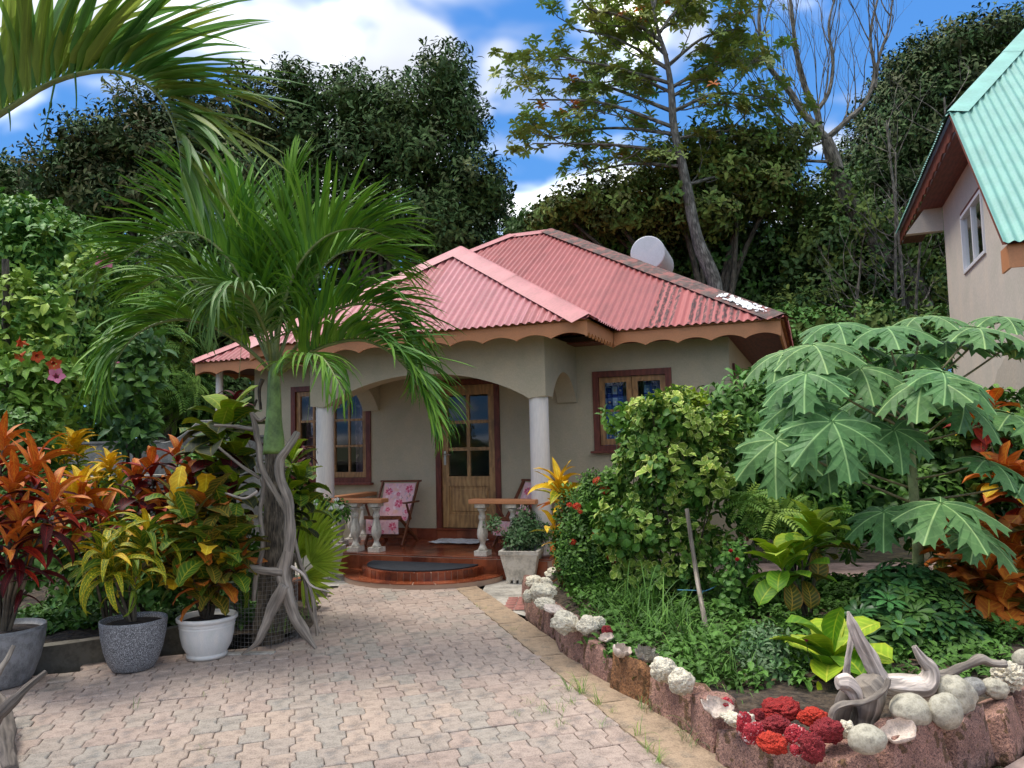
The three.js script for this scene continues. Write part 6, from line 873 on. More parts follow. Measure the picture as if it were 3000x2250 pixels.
// rachis through photo points [u, v, distance]; each leaflet a part of its frond; budget: the palm's longest leaflets stand alone
function frond(palm, pts, o, store) {
  const inv = palm.position.clone().negate(), P = pts.map(([u, v, d]) => at(u, v, d).add(inv)), cv = new THREE.CatmullRomCurve3(P);
  const f = part('frond', tube(P, o.r ?? 0.018, 0.004, 7, { rough: 0.03, n: 26 }), M.rachis, palm), n = o.n ?? 60;
  for (let i = 0; i < n; i++) for (const s of [-1, 1]) {
    const t = (o.from ?? 0.16) + (1 - (o.from ?? 0.16)) * Math.pow((i + 0.5 + 0.3 * s * rnd()) / n, 0.95), p = cv.getPointAt(Math.min(0.999, t)), tg = cv.getTangentAt(Math.min(0.999, t));
    let side = V().crossVectors(tg, o.up ?? UP); if (side.lengthSq() < 0.01) side = V(0, 0, 1); side.normalize(); const nrm = V().crossVectors(side, tg).normalize(); if (nrm.y < 0 && !o.flip) nrm.negate();
    const fw = 0.45 + 1.0 * t * t + (o.fw ?? 0), d = tg.clone().multiplyScalar(fw).addScaledVector(side, s * (o.open ?? 0.62) * rr(0.7, 1.2)).addScaledVector(nrm, (o.raise ?? 0.55) * rr(0.6, 1.25)).add(V(rr(-0.1, 0.1), rr(-0.1, 0.1), rr(-0.1, 0.1))).normalize();
    const len = o.len * (0.5 + 0.5 * Math.sin(Math.PI * Math.min(1, 0.12 + 0.78 * t))) * rr(0.85, 1.12) * (t > 0.9 ? 0.8 : 1), k = Math.min(5, Math.max(0, Math.floor((o.droop ?? 2) + rr(-1.4, 1.4))));
    store.push({ f, p, d, len, k, roll: rr(-0.4, 0.4), mat: pick(o.mats) });
  }
}
function hangLeaflets(store, wide) {
  store.sort((a, b) => b.len - a.len); const rest = new Map();
  store.forEach((l, i) => {
    if (i < 300) { const m = part('leaflet', LEAFLET[l.k], l.mat, l.f); putLeaf(m, l.p, l.d, 1, l.roll); m.scale.set(wide, wide, l.len); m.scale.set(l.len * wide, l.len, l.len); return; }
    const key = l.f.uuid + l.mat.uuid; if (!rest.has(key)) rest.set(key, { f: l.f, mat: l.mat, g: [] });
    const o = new THREE.Object3D(); putLeaf(o, l.p, l.d, 1, l.roll); o.scale.set(l.len * wide, l.len, l.len); o.updateMatrix(); rest.get(key).g.push(LEAFLET[l.k].clone().applyMatrix4(o.matrix));
  });
  for (const { f, mat, g } of rest.values()) stuffPart('leaflets', g, mat, f);
}
M.rachis = std(lin(0.2, 0.24, 0.07), 0.5, { map: T.blotch });
const PM = [green(0.16, 0.34, 0.04, { roughness: 0.55 }), green(0.21, 0.4, 0.05, { roughness: 0.55 }), green(0.11, 0.26, 0.05, { roughness: 0.55 })], PN = [green(0.2, 0.34, 0.06, { transmission: 0.5 }), green(0.3, 0.38, 0.07, { transmission: 0.5 }), green(0.14, 0.3, 0.08, { transmission: 0.5 })], PG = [green(0.15, 0.28, 0.09), green(0.2, 0.32, 0.12)];
M.crownshaft = std(lin(0.23, 0.36, 0.1), 0.45, { map: T.blotch });
M.palmTrunk = bump(std(lin(0.2, 0.165, 0.125), 0.95, { map: T.bark }), B.bark, 0.01);
{
  const b = V(-2.08, 0, -6.5), t = thing('palm', 'young palm with green crownshaft and arching fronds before the porch', 'palm tree', b), inv = b.clone().negate(), d = 6.5, P = (u, v, dd = 0) => at(u, v, d + dd).add(inv);
  const lower = [], prof = []; for (let i = 0; i <= 60; i++) { const y = i / 60 * 1.66, r = 0.135 - 0.06 * Math.pow(y / 1.66, 0.6); prof.push([r * (1 + 0.06 * Math.abs(Math.sin(y * 28)) ), y]); }
  const tg = lathe([[0.001, 0], ...prof, [0.001, 1.67]], 18); const top = P(803, 1315), c0 = P(803, 1085); { const Q = tg.attributes.position; for (let i = 0; i < Q.count; i++) { const k = Q.getY(i) / 1.66; Q.setX(i, Q.getX(i) + top.x * k + 0.03 * Math.sin(k * 3)); Q.setZ(i, Q.getZ(i) + top.z * k); Q.setY(i, Q.getY(i) / 1.66 * top.y); } tg.computeVertexNormals(); }
  part('trunk', uvScale(tg, 2, 3), M.palmTrunk, t);
  part('crownshaft', tube([top.clone().add(V(0, -0.04, 0)), top.clone().lerp(c0, 0.4), c0.clone().add(V(0, 0.06, 0))], 0, 0, 16, { radii: [0.085, 0.084, 0.07, 0.062, 0.055, 0.04], rough: 0.03, n: 20 }), M.crownshaft, t);
  const sheath = [tube([P(770, 1110), P(760, 1140), P(764, 1200)], 0.018, 0.012, 6), tube([P(745, 1190, -0.06), P(752, 1170, -0.06)], 0.01, 0.01, 5)]; part('old_sheath', sheath, M.palmTrunk, t);
  const S = [];
  const F = (pts, o) => frond(t, pts.map(([u, v, dd]) => [u, v, d + (dd ?? 0)]), { mats: PM, n: 70, ...o, len: (o.len ?? 0.6) * 1.3, droop: (o.droop ?? 2) - 0.8 }, S);
  F([[800, 1095], [735, 1030, -0.1], [633, 962, -0.25], [540, 936, -0.4], [475, 944, -0.5], [407, 975, -0.6], [350, 1040, -0.7], [320, 1120, -0.75]], { len: 0.52, raise: 0.45, droop: 3.6, open: 0.55, fw: 0.2 });
  F([[800, 1085], [740, 900, 0.05], [670, 760, 0.1], [590, 692, 0.1], [520, 680, 0.05], [440, 710, 0], [350, 770, -0.1]], { len: 0.6, raise: 0.85, droop: 2, open: 0.4 });
  F([[805, 1080], [785, 900, 0.2], [745, 740, 0.35], [680, 640, 0.5], [590, 590, 0.6], [480, 580, 0.7]], { len: 0.62, raise: 0.8, droop: 1.6, open: 0.5 });
  F([[806, 1080], [812, 900, 0.1], [822, 740, 0.15], [840, 600, 0.2], [866, 490, 0.25]], { len: 0.5, raise: 0.1, droop: 0.6, open: 0.34, fw: 0.6, n: 64, up: V(0, 0, 1), mats: [PM[0], PM[1]] });
  F([[806, 1080], [830, 900, -0.05], [880, 770, -0.1], [960, 690, -0.15], [1060, 670, -0.2], [1150, 700, -0.25]], { len: 0.58, raise: 0.75, droop: 2, open: 0.5 });
  F([[806, 1082], [850, 960, 0.2], [910, 830, 0.35], [1000, 740, 0.5], [1100, 740, 0.6], [1180, 800, 0.7]], { len: 0.55, raise: 0.6, droop: 2.4, open: 0.5 });
  F([[812, 1090], [890, 990, -0.1], [949, 925, -0.15], [1035, 892, -0.2], [1116, 899, -0.25], [1165, 944, -0.3], [1188, 1010, -0.32], [1192, 1080, -0.33]], { len: 0.52, raise: 0.6, droop: 3.2, open: 0.5, fw: 0.15 });
  F([[815, 1098], [870, 1060, -0.15], [945, 1017, -0.3], [1053, 996, -0.45], [1125, 1021, -0.55], [1175, 1062, -0.62], [1229, 1135, -0.7], [1265, 1225, -0.76]], { len: 0.5, raise: 0.6, droop: 2.6, open: 0.5, fw: 0.25 });
  F([[795, 1085], [787, 1003, -0.15], [746, 899, -0.4], [705, 849, -0.6], [664, 840, -0.75], [630, 880, -0.85], [610, 950, -0.9]], { len: 0.4, raise: 0.1, droop: 4.6, open: 0.6, mats: PG, n: 40 });
  F([[812, 1098], [850, 1062, -0.3], [900, 1040, -0.6], [945, 1050, -0.8], [985, 1110, -0.95], [1005, 1150, -1.0]], { len: 0.34, raise: 0.1, droop: 4.5, open: 0.6, n: 34 });
  F([[800, 1085], [720, 930, 0.3], [610, 840, 0.5], [490, 810, 0.6], [390, 860, 0.65]], { len: 0.56, raise: 0.6, droop: 3, open: 0.5 });
  hangLeaflets(S, 0.95);
  for (const g of [tube([P(715, 855, -0.7), P(708, 1000, -0.7), P(700, 1110, -0.7)], 0.002, 0.002, 4), tube([P(905, 1060, -0.6), P(908, 1150, -0.6), P(900, 1240, -0.6)], 0.003, 0.002, 4), tube([P(830, 870, -0.2), P(820, 960, -0.2), P(815, 1060, -0.1)], 0.003, 0.003, 4)]) part('thread', g, M.rachis, t);
}
{ // the neighbouring palm: its trunk stands outside the frame, one frond hangs in
  const b = V(-5.3, 0, -3.9), t = thing('palm', 'neighbouring palm whose big translucent frond arches in from the left', 'palm tree', b), inv = b.clone().negate();
  part('trunk', tube([V(0, -0.05, 0), V(0.05, 1.2, 0), V(0.1, 2.4, 0)], 0.15, 0.1, 12, { rough: 0.06, n: 20 }), M.palmTrunk, t); part('crownshaft', tube([V(0.1, 2.35, 0), V(0.12, 2.75, 0), V(0.12, 3.0, 0)], 0.09, 0.06, 12, { rough: 0.03 }), M.crownshaft, t);
  const S = [], o = { mats: PN, len: 0.86, raise: 0.95, open: 0.3, droop: 0.9, n: 96, r: 0.02, from: 0.1 };
  const c = V(0.12, 2.95, 0).sub(inv); const px = [[-760, 560, 3.9], [-420, 520, 3.85], [-180, 440, 3.8], [0, 336, 3.8], [136, 250, 3.8], [226, 219, 3.78], [316, 208, 3.75], [407, 232, 3.72], [468, 285, 3.7], [505, 350, 3.66], [525, 430, 3.62], [535, 520, 3.6]]; frond(t, px, o, S);
  frond(t, [[-760, 560, 3.9], [-900, 300, 4.0], [-1050, 160, 4.2], [-1250, 260, 4.4]], { ...o, n: 36 }, S); frond(t, [[-760, 560, 3.9], [-820, 360, 3.3], [-880, 250, 2.8], [-980, 400, 2.4]], { ...o, n: 36 }, S); frond(t, [[-760, 560, 3.9], [-640, 300, 4.6], [-560, 160, 5.2], [-520, 200, 5.8]], { ...o, n: 36, len: 0.6 }, S);
  hangLeaflets(S, 1.15);
  const loose = [[[220, 215, 3.75], [224, 300, 3.75], [218, 370, 3.75]], [[160, 245, 3.75], [138, 350, 3.75], [114, 450, 3.75]], [[26, 320, 3.78], [30, 360, 3.78], [30, 385, 3.78]], [[336, 212, 3.7], [360, 240, 3.7], [378, 264, 3.7]]];
  for (const q of loose) part('stray_leaflet', tube(q.map(([u, v, d]) => at(u, v, d).add(inv)), 0.006, 0.0015, 4, { rough: 0 }), PN[2], t);
}
{ // fan palm behind the driftwood
  const b = V(-2.12, 0.27, -7.75), t = thing('fan_palm', 'small bright yellow-green fan palm beside the driftwood', 'plant', b), inv = b.clone().negate(), fm = [green(0.5, 0.66, 0.08, { transmission: 0.45 }), green(0.44, 0.6, 0.07, { transmission: 0.45 })];
  for (const [u, v, d, tx, ty, n, L] of [[900, 1590, 7.6, 0.35, 1, 17, 0.5], [870, 1640, 7.5, -0.1, 1, 15, 0.42], [910, 1650, 7.3, 0.9, 0.6, 14, 0.42], [890, 1690, 7.4, 0.7, -0.3, 12, 0.36], [860, 1610, 7.7, -0.5, 0.9, 12, 0.4]]) {
    const h = at(u, v, d).add(inv), ax = V(tx, ty, 0.35).normalize(); part('leaf_stalk', tube([V(0, -0.03, 0), h.clone().multiplyScalar(0.5).add(V(-0.02, 0.03, 0)), h], 0.007, 0.005, 5), M.stemG, t);
    const g = []; for (let k = 0; k < n; k++) { const a = (k / (n - 1) - 0.5) * 2.1, dir = ax.clone().applyAxisAngle(V(0, 0, 1), a).add(V(0, 0, 0.12 * Math.cos(k * 2))); g.push(leafGeo(L * (1 - 0.16 * Math.abs(a)), 0.042, 'strap', { n: 5, droop: 0.35, fold: 0.5 }).applyMatrix4(basis(dir, V(0, 0, 1)))); } const f = part('fan_leaf', g[0].clone().applyMatrix4(new THREE.Matrix4().makeTranslation(h.x, h.y, h.z)), fm[0], t); g.slice(1).forEach((q) => { const m = part('leaf_segment', q, pick(fm), f); m.position.copy(h); });
  }
}
// ---------- papaya ----------
{
  const lobe = (L, W, cut) => { // one pinnate lobe with forward-pointing teeth
    const S = [[0, 0.06], [0.15, 0.13], [0.3, 0.16], [0.42, 0.19], [0.58, 0.45], [0.53, 0.22], [0.63, 0.2], [0.81, 0.36], [0.77, 0.18], [0.86, 0.16], [0.96, 0.18], [0.93, 0.09], [1.0, 0.0]].map(([z, x]) => [z * L, x * W]);
    const pos = [], uv = [], bend = (x, z) => { const t = z / L; return 0.05 * L * Math.sin(t * 2.2) - 0.34 * L * t * t - 0.22 * Math.abs(x) * (1 + t) + 0.02 * L * Math.sin(Math.abs(x) * 40) * (Math.abs(x) > 0.01); };
    const mid = (z) => [0, bend(0, z), z];
    for (let i = 0; i < S.length - 1; i++) for (const s of [-1, 1]) { const [z0, x0] = S[i], [z1, x1] = S[i + 1], c0 = Math.min(L, z0 * 0.8), c1 = Math.min(L, z1 * 0.8 + (i === S.length - 2 ? 0.2 * L : 0)); const A = mid(c0), Bm = mid(Math.max(c0, c1)), P = [s * x0, bend(x0, z0), z0], Q = [s * x1, bend(x1, z1), z1]; const tri = (a, b, c) => { for (const q of [a, b, c]) { pos.push(...q); uv.push(0.5 + q[0] / (W * 0.8), q[2] / L); } }; tri(A, P, Q); tri(A, Q, Bm); }
    const g = new THREE.BufferGeometry(); g.setAttribute('position', new THREE.Float32BufferAttribute(pos, 3)); g.setAttribute('uv', new THREE.Float32BufferAttribute(uv, 2)); g.computeVertexNormals(); return g;
  };
  const leaf = (sd) => { const g = [], A = [-2.45, -1.62, -0.86, 0, 0.86, 1.62, 2.45], Ls = [0.56, 0.78, 0.95, 1.02, 0.95, 0.78, 0.56]; A.forEach((a, i) => g.push(lobe(Ls[i] * (1 + 0.1 * (hash(i, sd) - 0.5)), 0.84 * Ls[i] + 0.05, sd).rotateX(0.1 * (hash(sd, i) - 0.5)).rotateY(a + 0.16 * (hash(i + 5, sd) - 0.5)).translate(0, 0.004 * i, 0))); return merge(g); };
  const LG = [1, 2, 3, 4].map(leaf);
  const b = V(3.3, 0.12, -6.55), t = thing('papaya', 'young papaya with long-stalked jagged grey-green leaves in the right bed', 'papaya plant', b), inv = b.clone().negate();
  const S0 = at(2662, 1180, 6.45).add(inv); part('trunk', tube([V(0, -0.05, 0), at(2690, 1640, 6.5).add(inv), at(2675, 1420, 6.48).add(inv), S0], 0, 0, 12, { radii: [0.055, 0.046, 0.042, 0.036, 0.026], rough: 0.05, n: 24 }), std(lin(0.3, 0.36, 0.16), 0.7, { map: T.blotch }), t);
  const PMt = [leafMat(lin(0.8, 0.95, 0.85), { map: LT.papaya, transmission: 0.22, thickness: 0, roughness: 0.5 }), leafMat(lin(0.95, 1, 0.9), { map: LT.papaya, transmission: 0.22, thickness: 0, roughness: 0.5 })], pale = leafMat(lin(1.0, 1.2, 0.8), { map: LT.papaya, transmission: 0.4, thickness: 0 });
  // [u, v, distance, facing turn, size, height on stem 0..1, tip-down]
  const leaves = [[2438, 1236, 5.75, -0.1, 0.46, 0.55, 0.75], [2275, 1290, 5.85, -0.5, 0.4, 0.3, 0.9], [2362, 1095, 6.0, -0.45, 0.4, 0.8, 0.5], [2382, 1012, 6.3, -0.2, 0.44, 0.95, 0.35], [2590, 962, 6.5, -0.3, 0.46, 1.0, 0.2], [2712, 1112, 5.8, -0.75, 0.42, 0.9, 0.45], [2760, 1092, 5.8, 0.55, 0.44, 0.95, 0.45], [2860, 962, 6.3, 0.6, 0.46, 1.0, 0.3], [2650, 1040, 6.75, 0.1, 0.4, 1.0, 0.1], [2755, 1475, 5.6, 0.15, 0.44, 0.2, 0.35], [2890, 1350, 6.0, 0.9, 0.42, 0.45, 0.4], [2960, 1215, 6.1, 0.9, 0.44, 0.7, 0.45], [3000, 1415, 5.9, 0.9, 0.46, 0.3, 0.4], [2300, 1030, 6.4, -0.7, 0.4, 0.85, 0.45], [2560, 1170, 6.9, -0.5, 0.36, 0.75, 0.3], [2480, 1010, 6.8, 0.2, 0.4, 1.0, 0.15], [2770, 1000, 6.8, 0.3, 0.42, 1.0, 0.15], [2960, 1010, 6.6, 0.8, 0.4, 0.95, 0.35], [2590, 1500, 5.95, -0.5, 0.34, 0.15, 0.5], [2420, 1330, 6.2, -0.4, 0.36, 0.4, 0.6], [2330, 1180, 6.1, -0.6, 0.38, 0.6, 0.7], [2520, 1080, 6.2, -0.2, 0.38, 0.85, 0.5], [2820, 1180, 6.0, 0.5, 0.38, 0.7, 0.6], [2700, 930, 6.7, 0.1, 0.42, 1.0, 0.15], [2450, 950, 6.7, -0.3, 0.4, 1.0, 0.25], [2930, 930, 6.6, 0.6, 0.42, 1.0, 0.25], [2620, 1260, 6.0, -0.2, 0.34, 0.5, 0.8], [2850, 1560, 5.7, 0.5, 0.34, 0.1, 0.5]];
  const stemAt = (k) => V(0, 0.55, 0).lerp(S0, k);
  leaves.forEach(([u, v, d, a, s, k, tilt], i) => {
    const p = at(u, v, d).add(inv), r = stemAt(k); const st = part('leaf_stalk', tube([r, r.clone().lerp(p, 0.5).add(V(0, -0.02, 0)), p], 0.011, 0.008, 6, { rough: 0.03 }), M.stalk ??= std(lin(0.3, 0.26, 0.14), 0.6, { map: T.blotch }), t);
    const m = part('leaf', LG[i % 4], [PMt[0], PMt[1], pale][i % 7 === 8 ? 2 : i % 2], t); m.position.copy(p); m.rotation.set(tilt, a, 0.12 * (hash(i, 2) - 0.5), 'YXZ'); m.scale.setScalar(s * 1.08);
  });
  for (const [u, v] of [[2520, 1035], [2480, 1060], [2900, 1325]]) part('flower_spray', clump(10, 0.05, 0.016, 'lance', 0.03), green(0.45, 0.5, 0.2), t).position.copy(at(u, v, 6.3).add(inv));
}
// ---------- shrubs of the right bed ----------
function bush(name, label, base, blobs, density, geos, mat, o = {}) {
  const t = thing(name, label, o.cat ?? 'bush', base), inv = base.clone().negate(), st = [];
  for (let i = 0; i < (o.stems ?? 7); i++) { const b = blobs[i % blobs.length], p = at(b[0] + b[2] * rr(-0.4, 0.4), b[1], b[4]).add(inv); st.push(tube([V(rr(-0.06, 0.06), -0.05, rr(-0.06, 0.06)), p.clone().multiplyScalar(0.5).add(V(rr(-0.05, 0.05), 0, 0)), p], o.r ?? 0.012, 0.004, 5, { rough: 0.12 })); }
  part('stems', st, o.stem ?? M.stem, t); foliage(t, 'leaves', blobs, density, geos, mat, { rough: 0.5, up: 0.4, inner: 0.4, floor: 0.05, ...o.fol }); return t;
}
const RM = { red: leafMat(lin(0.62, 0.04, 0.02), { roughness: 0.6 }), scarlet: leafMat(lin(0.55, 0.02, 0.03), { roughness: 0.6 }), pink: leafMat(lin(0.62, 0.2, 0.3), { roughness: 0.6 }), coral: leafMat(lin(0.6, 0.12, 0.04), { roughness: 0.6 }), white: leafMat(lin(0.75, 0.75, 0.7), { roughness: 0.6 }), magenta: leafMat(lin(0.62, 0.02, 0.16), { roughness: 0.6 }) };
const floret = (n, r, L) => { const g = []; for (let i = 0; i < n; i++) { const z = 2 * (i + 0.5) / n - 1, a = i * 2.4, s = Math.sqrt(1 - z * z), d = V(s * Math.cos(a), z * 0.75 + 0.2, s * Math.sin(a)); for (let k = 0; k < 4; k++) { const e = basis(d), q = leafGeo(L, L * 0.5, 'oval', { n: 2, droop: 0.3, lift: 0.2 }).rotateX(0).rotateY(k * 1.571).rotateX(Math.PI / 2); g.push(q.applyMatrix4(e.clone().setPosition(d.clone().multiplyScalar(r)))); } } return merge(g); };
{
  const b = V(0.62, 0.3, -7.85), t = bush('ixora', 'dense small-leaved bush with round scarlet flower heads in the clay pot', b, [[1700, 1500, 62, 70, 7.9], [1740, 1440, 40, 50, 7.9], [1720, 1600, 90, 80, 7.8], [1780, 1560, 56, 80, 7.9], [1660, 1590, 44, 56, 7.75], [1740, 1680, 90, 64, 7.7], [1690, 1660, 56, 50, 7.65]], 240, CL.small, [G.mid, G.deep], { fol: { size: 1.05, tint: tintA(0.3) }, stems: 10 }), inv = b.clone().negate();
  const g = [floret(22, 0.045, 0.022), floret(16, 0.034, 0.02)];
  for (const [u, v, s] of [[1752, 1412, 1.1], [1772, 1438, 1.1], [1678, 1590, 0.8], [1795, 1635, 1.2], [1805, 1650, 1.0], [1742, 1562, 0.6], [1685, 1668, 0.6], [1690, 1485, 0.9], [1700, 1500, 0.7], [1786, 1562, 0.5], [1668, 1480, 0.6]]) { const m = part('flower_head', pick(g), RM.red, t); m.position.copy(at(u, v, 7.6).add(inv)); m.scale.setScalar(s); }
}
{
  const blobs = [];
  for (let i = 0; i < 46; i++) { const v = 1190 + 540 * (i + rnd()) / 46, a = v < 1260 ? 1880 : v < 1400 ? 1820 : v < 1620 ? 1800 : 1830, z = v < 1260 ? 2060 : v < 1600 ? 2140 : 2070; blobs.push([rr(a, z), v, rr(26, 52), rr(24, 46), rr(6.85, 7.35), 0.16]); }
  bush('aralia', 'tall variegated shrub with rounded pale green leaves beside the right window', V(1.5, 0.1, -7.1), blobs, 72, CL.round, [G.variegated, G.mid, G.light], { fol: { size: 1.15, rough: 0.8, tint: tintA(0.35) }, stems: 46, r: 0.01 });
}
bush('golden_shrub', 'yellow-topped shrub in front of the right window', V(1.75, 0.1, -7.6), [[2010, 1165, 36, 26, 7.5], [1985, 1205, 40, 30, 7.4], [2040, 1190, 40, 34, 7.5], [2000, 1245, 56, 36, 7.4], [1960, 1230, 30, 26, 7.4]], 130, CL.garden, [leafMat(0xffffff, { map: LT.lime, transmission: 0.3, thickness: 0 }), G.light], { fol: { size: 0.62 }, stems: 6 });
bush('leafy_shrub', 'glossy dark shrub with hanging leaves between the window and the papaya', V(2.75, 0.1, -7.8), [[2160, 1190, 90, 60, 7.8], [2260, 1230, 110, 90, 7.7], [2180, 1320, 100, 110, 7.6], [2330, 1200, 120, 90, 8.0], [2300, 1360, 120, 110, 7.7], [2440, 1200, 130, 90, 8.1], [2430, 1360, 130, 120, 8.0], [2220, 1470, 110, 90, 7.5], [2360, 1500, 130, 100, 7.7], [2520, 1480, 130, 110, 7.9], [2560, 1300, 120, 100, 8.2], [2420, 1090, 120, 50, 8.2], [2240, 1130, 60, 40, 8.0], [2680, 1160, 110, 120, 8.4], [2560, 1110, 110, 60, 8.4]], 46, CL.hang, [G.mid, G.leafy, G.deep], { fol: { size: 1.0, tint: tintA(0.25) }, stems: 16, r: 0.018 });
bush('leafy_shrub', 'dark broad shrub behind the papaya beside the tall house', V(4.6, 0.1, -7.9), [[2760, 1200, 90, 90, 7.9], [2860, 1260, 90, 90, 7.8], [2780, 1360, 110, 110, 7.7], [2900, 1360, 100, 110, 7.7], [2700, 1480, 110, 90, 7.5], [2830, 1500, 120, 90, 7.4], [2960, 1260, 70, 110, 7.9], [2980, 1480, 80, 90, 7.4], [2640, 1360, 90, 90, 7.8]], 50, CL.garden, [G.mid, G.deep, G.jade], { fol: { size: 1.15, tint: tintA(0.25) }, stems: 12, r: 0.018 });
bush('schefflera', 'low dome of glossy dark green whorled leaves behind the driftwood', V(2.75, 0.12, -5.5), [[2660, 1690, 90, 50, 5.8], [2720, 1740, 90, 60, 5.7], [2640, 1740, 110, 60, 5.7], [2570, 1800, 70, 60, 5.5], [2720, 1800, 110, 80, 5.5], [2640, 1850, 130, 80, 5.4], [2800, 1860, 100, 70, 5.4], [2560, 1860, 80, 60, 5.3], [2720, 1920, 130, 50, 5.3], [2870, 1880, 46, 50, 5.4], [2570, 1720, 50, 40, 5.8]], 130, CL.glossy, [G.jade, G.deep], { fol: { size: 1.0, up: 0.5, tint: (p, n, r) => { const k = r > 0.9 ? 1.9 : 0.7 + 0.5 * r; return [k, k, k]; } }, stems: 14, r: 0.012 });
bush('fine_herb', 'wispy grey-green herb in front of the lime-green croton', V(1.72, 0.12, -4.95), [[2230, 1880, 66, 50, 5.0], [2270, 1920, 60, 50, 4.9], [2210, 1960, 56, 50, 4.9], [2290, 1980, 60, 50, 4.8], [2330, 1990, 50, 40, 4.8]], 190, CL.small, [G.grey, G.bluish], { cat: 'herb', fol: { size: 0.85 }, stems: 16, r: 0.004, stem: M.stemG });
bush('rose_bush', 'small rose-leaved bush with red blooms behind the stake', V(1.95, 0.1, -6.5), [[2150, 1640, 50, 40, 6.6], [2130, 1740, 44, 50, 6.5], [2120, 1800, 40, 40, 6.4], [2080, 1830, 50, 40, 6.3], [2170, 1680, 36, 40, 6.5]], 90, CL.round, [G.mid, G.leafy], { fol: { size: 0.8 }, stems: 8, r: 0.007 });
for (const [n, u, v, d, s, mt, lab] of [['rose_bloom', 2141, 1620, 6.45, 1.2, RM.scarlet, 'crimson bloom above its twin at the stake'], ['rose_bloom', 2160, 1645, 6.4, 1.2, RM.scarlet, 'lower crimson bloom beside the yellow-green croton'], ['rose_bloom', 2363, 1881, 4.75, 0.8, RM.magenta, 'single magenta bloom above the lime-green croton']]) {
  const base = gp(u, v + 120, 0.12), p = at(u, v, d), t = thing(n, lab, 'flower', p); part('petals', (() => { const g = []; for (let k = 0; k < 14; k++) g.push(leafGeo(0.03, 0.032, 'oval', { n: 3, droop: -0.9, lift: 0.2, fold: 0.4 }).applyMatrix4(basis(V(Math.cos(k * 2.4), 0.2 + k * 0.09, Math.sin(k * 2.4))))); return g; })(), mt, t); t.scale.setScalar(s); part('stem', tube([V(0, 0, 0), V(0.02, -0.15, -0.03), V(0.0, -0.42, -0.06)], 0.003, 0.003, 5), M.stemG, t);
}
bush('fern', 'fresh green ferny fronds under the papaya leaves', V(2.55, 0.1, -7.0), [[2200, 1470, 60, 30, 6.9], [2260, 1510, 60, 30, 6.8], [2330, 1500, 60, 36, 6.9], [2440, 1530, 60, 40, 6.8], [2240, 1560, 60, 40, 6.8]], 22, CL.pinnate, [G.light, G.fresh], { cat: 'fern', fol: { size: 0.36 }, stems: 6, r: 0.006, stem: M.stemG });
bush('leafy_shrub', 'leggy green shrub with paired leaves before the right window sill', V(1.05, 0.1, -7.7), [[1810, 1225, 40, 22, 7.6], [1860, 1215, 40, 26, 7.6], [1800, 1420, 50, 60, 7.6], [1790, 1520, 50, 60, 7.6], [1840, 1260, 30, 30, 7.6]], 50, CL.garden, [G.fresh, G.mid], { fol: { size: 0.85 }, stems: 6, r: 0.006, stem: M.stemG });
bush('planter_herb', 'grey-green feathery herb in the cream square planter', V(0.07, 0.3, -9.02), [[1535, 1560, 46, 34, 9.05], [1515, 1580, 36, 26, 9.0], [1570, 1570, 34, 34, 9.05], [1545, 1525, 36, 26, 9.1], [1450, 1540, 14, 16, 9.1]], 200, CL.small, [G.bluish, G.grey], { cat: 'plant', fol: { size: 1.0 }, stems: 10, r: 0.004, stem: M.stemG });
{
  const b = V(-2.42, 0.3, -9.62), t = bush('planter_flower', 'white-flowered leafy plant in the weathered square planter', b, [[950, 1490, 40, 24, 9.5], [990, 1500, 26, 22, 9.5], [920, 1500, 30, 26, 9.4], [940, 1560, 40, 40, 9.6]], 110, CL.garden, [G.deep, G.mid], { cat: 'plant', fol: { size: 0.6 }, stems: 8, r: 0.005, stem: M.stemG });
  const g = floret(6, 0.02, 0.02); for (let i = 0; i < 16; i++) part('blossom', g, RM.white, t).position.copy(at(905 + 100 * hash(i, 1), 1462 + 34 * hash(i, 2), 9.3).sub(b));
}
// ---------- left bed ----------
bush('leafy_shrub', 'fresh green bush between the pots and the dark maroon croton', V(-3.2, 0.1, -6.75), [[290, 1570, 60, 60, 6.7], [350, 1610, 60, 60, 6.6], [250, 1640, 60, 70, 6.5], [430, 1560, 70, 50, 6.8], [330, 1690, 90, 50, 6.5], [470, 1640, 60, 70, 6.6], [200, 1560, 50, 60, 6.7], [440, 1720, 70, 50, 6.5], [240, 1740, 70, 40, 6.4]], 85, CL.garden, [G.leafy, G.mid, G.fresh], { fol: { size: 0.72, tint: tintA(0.2) }, stems: 14 });
bush('leafy_shrub', 'dark low bush under the palm and driftwood', V(-2.5, 0.1, -6.95), [[640, 1560, 80, 80, 6.9], [700, 1680, 60, 80, 6.7], [560, 1680, 60, 80, 6.7], [790, 1600, 50, 80, 6.9]], 80, CL.garden, [G.deep, G.mid], { fol: { size: 0.75 }, stems: 12 });
bush('leafy_shrub', 'dark green shrub behind the red croton at the picture margin', V(-4.6, 0.1, -6.9), [[40, 1300, 90, 90, 7.2], [100, 1400, 90, 80, 7.0], [0, 1480, 100, 90, 6.8], [140, 1520, 70, 80, 6.8], [80, 1640, 90, 80, 6.5], [170, 1640, 50, 70, 6.4]], 55, CL.garden, [G.mid, G.deep, G.leafy], { fol: { size: 0.9 }, stems: 12 });
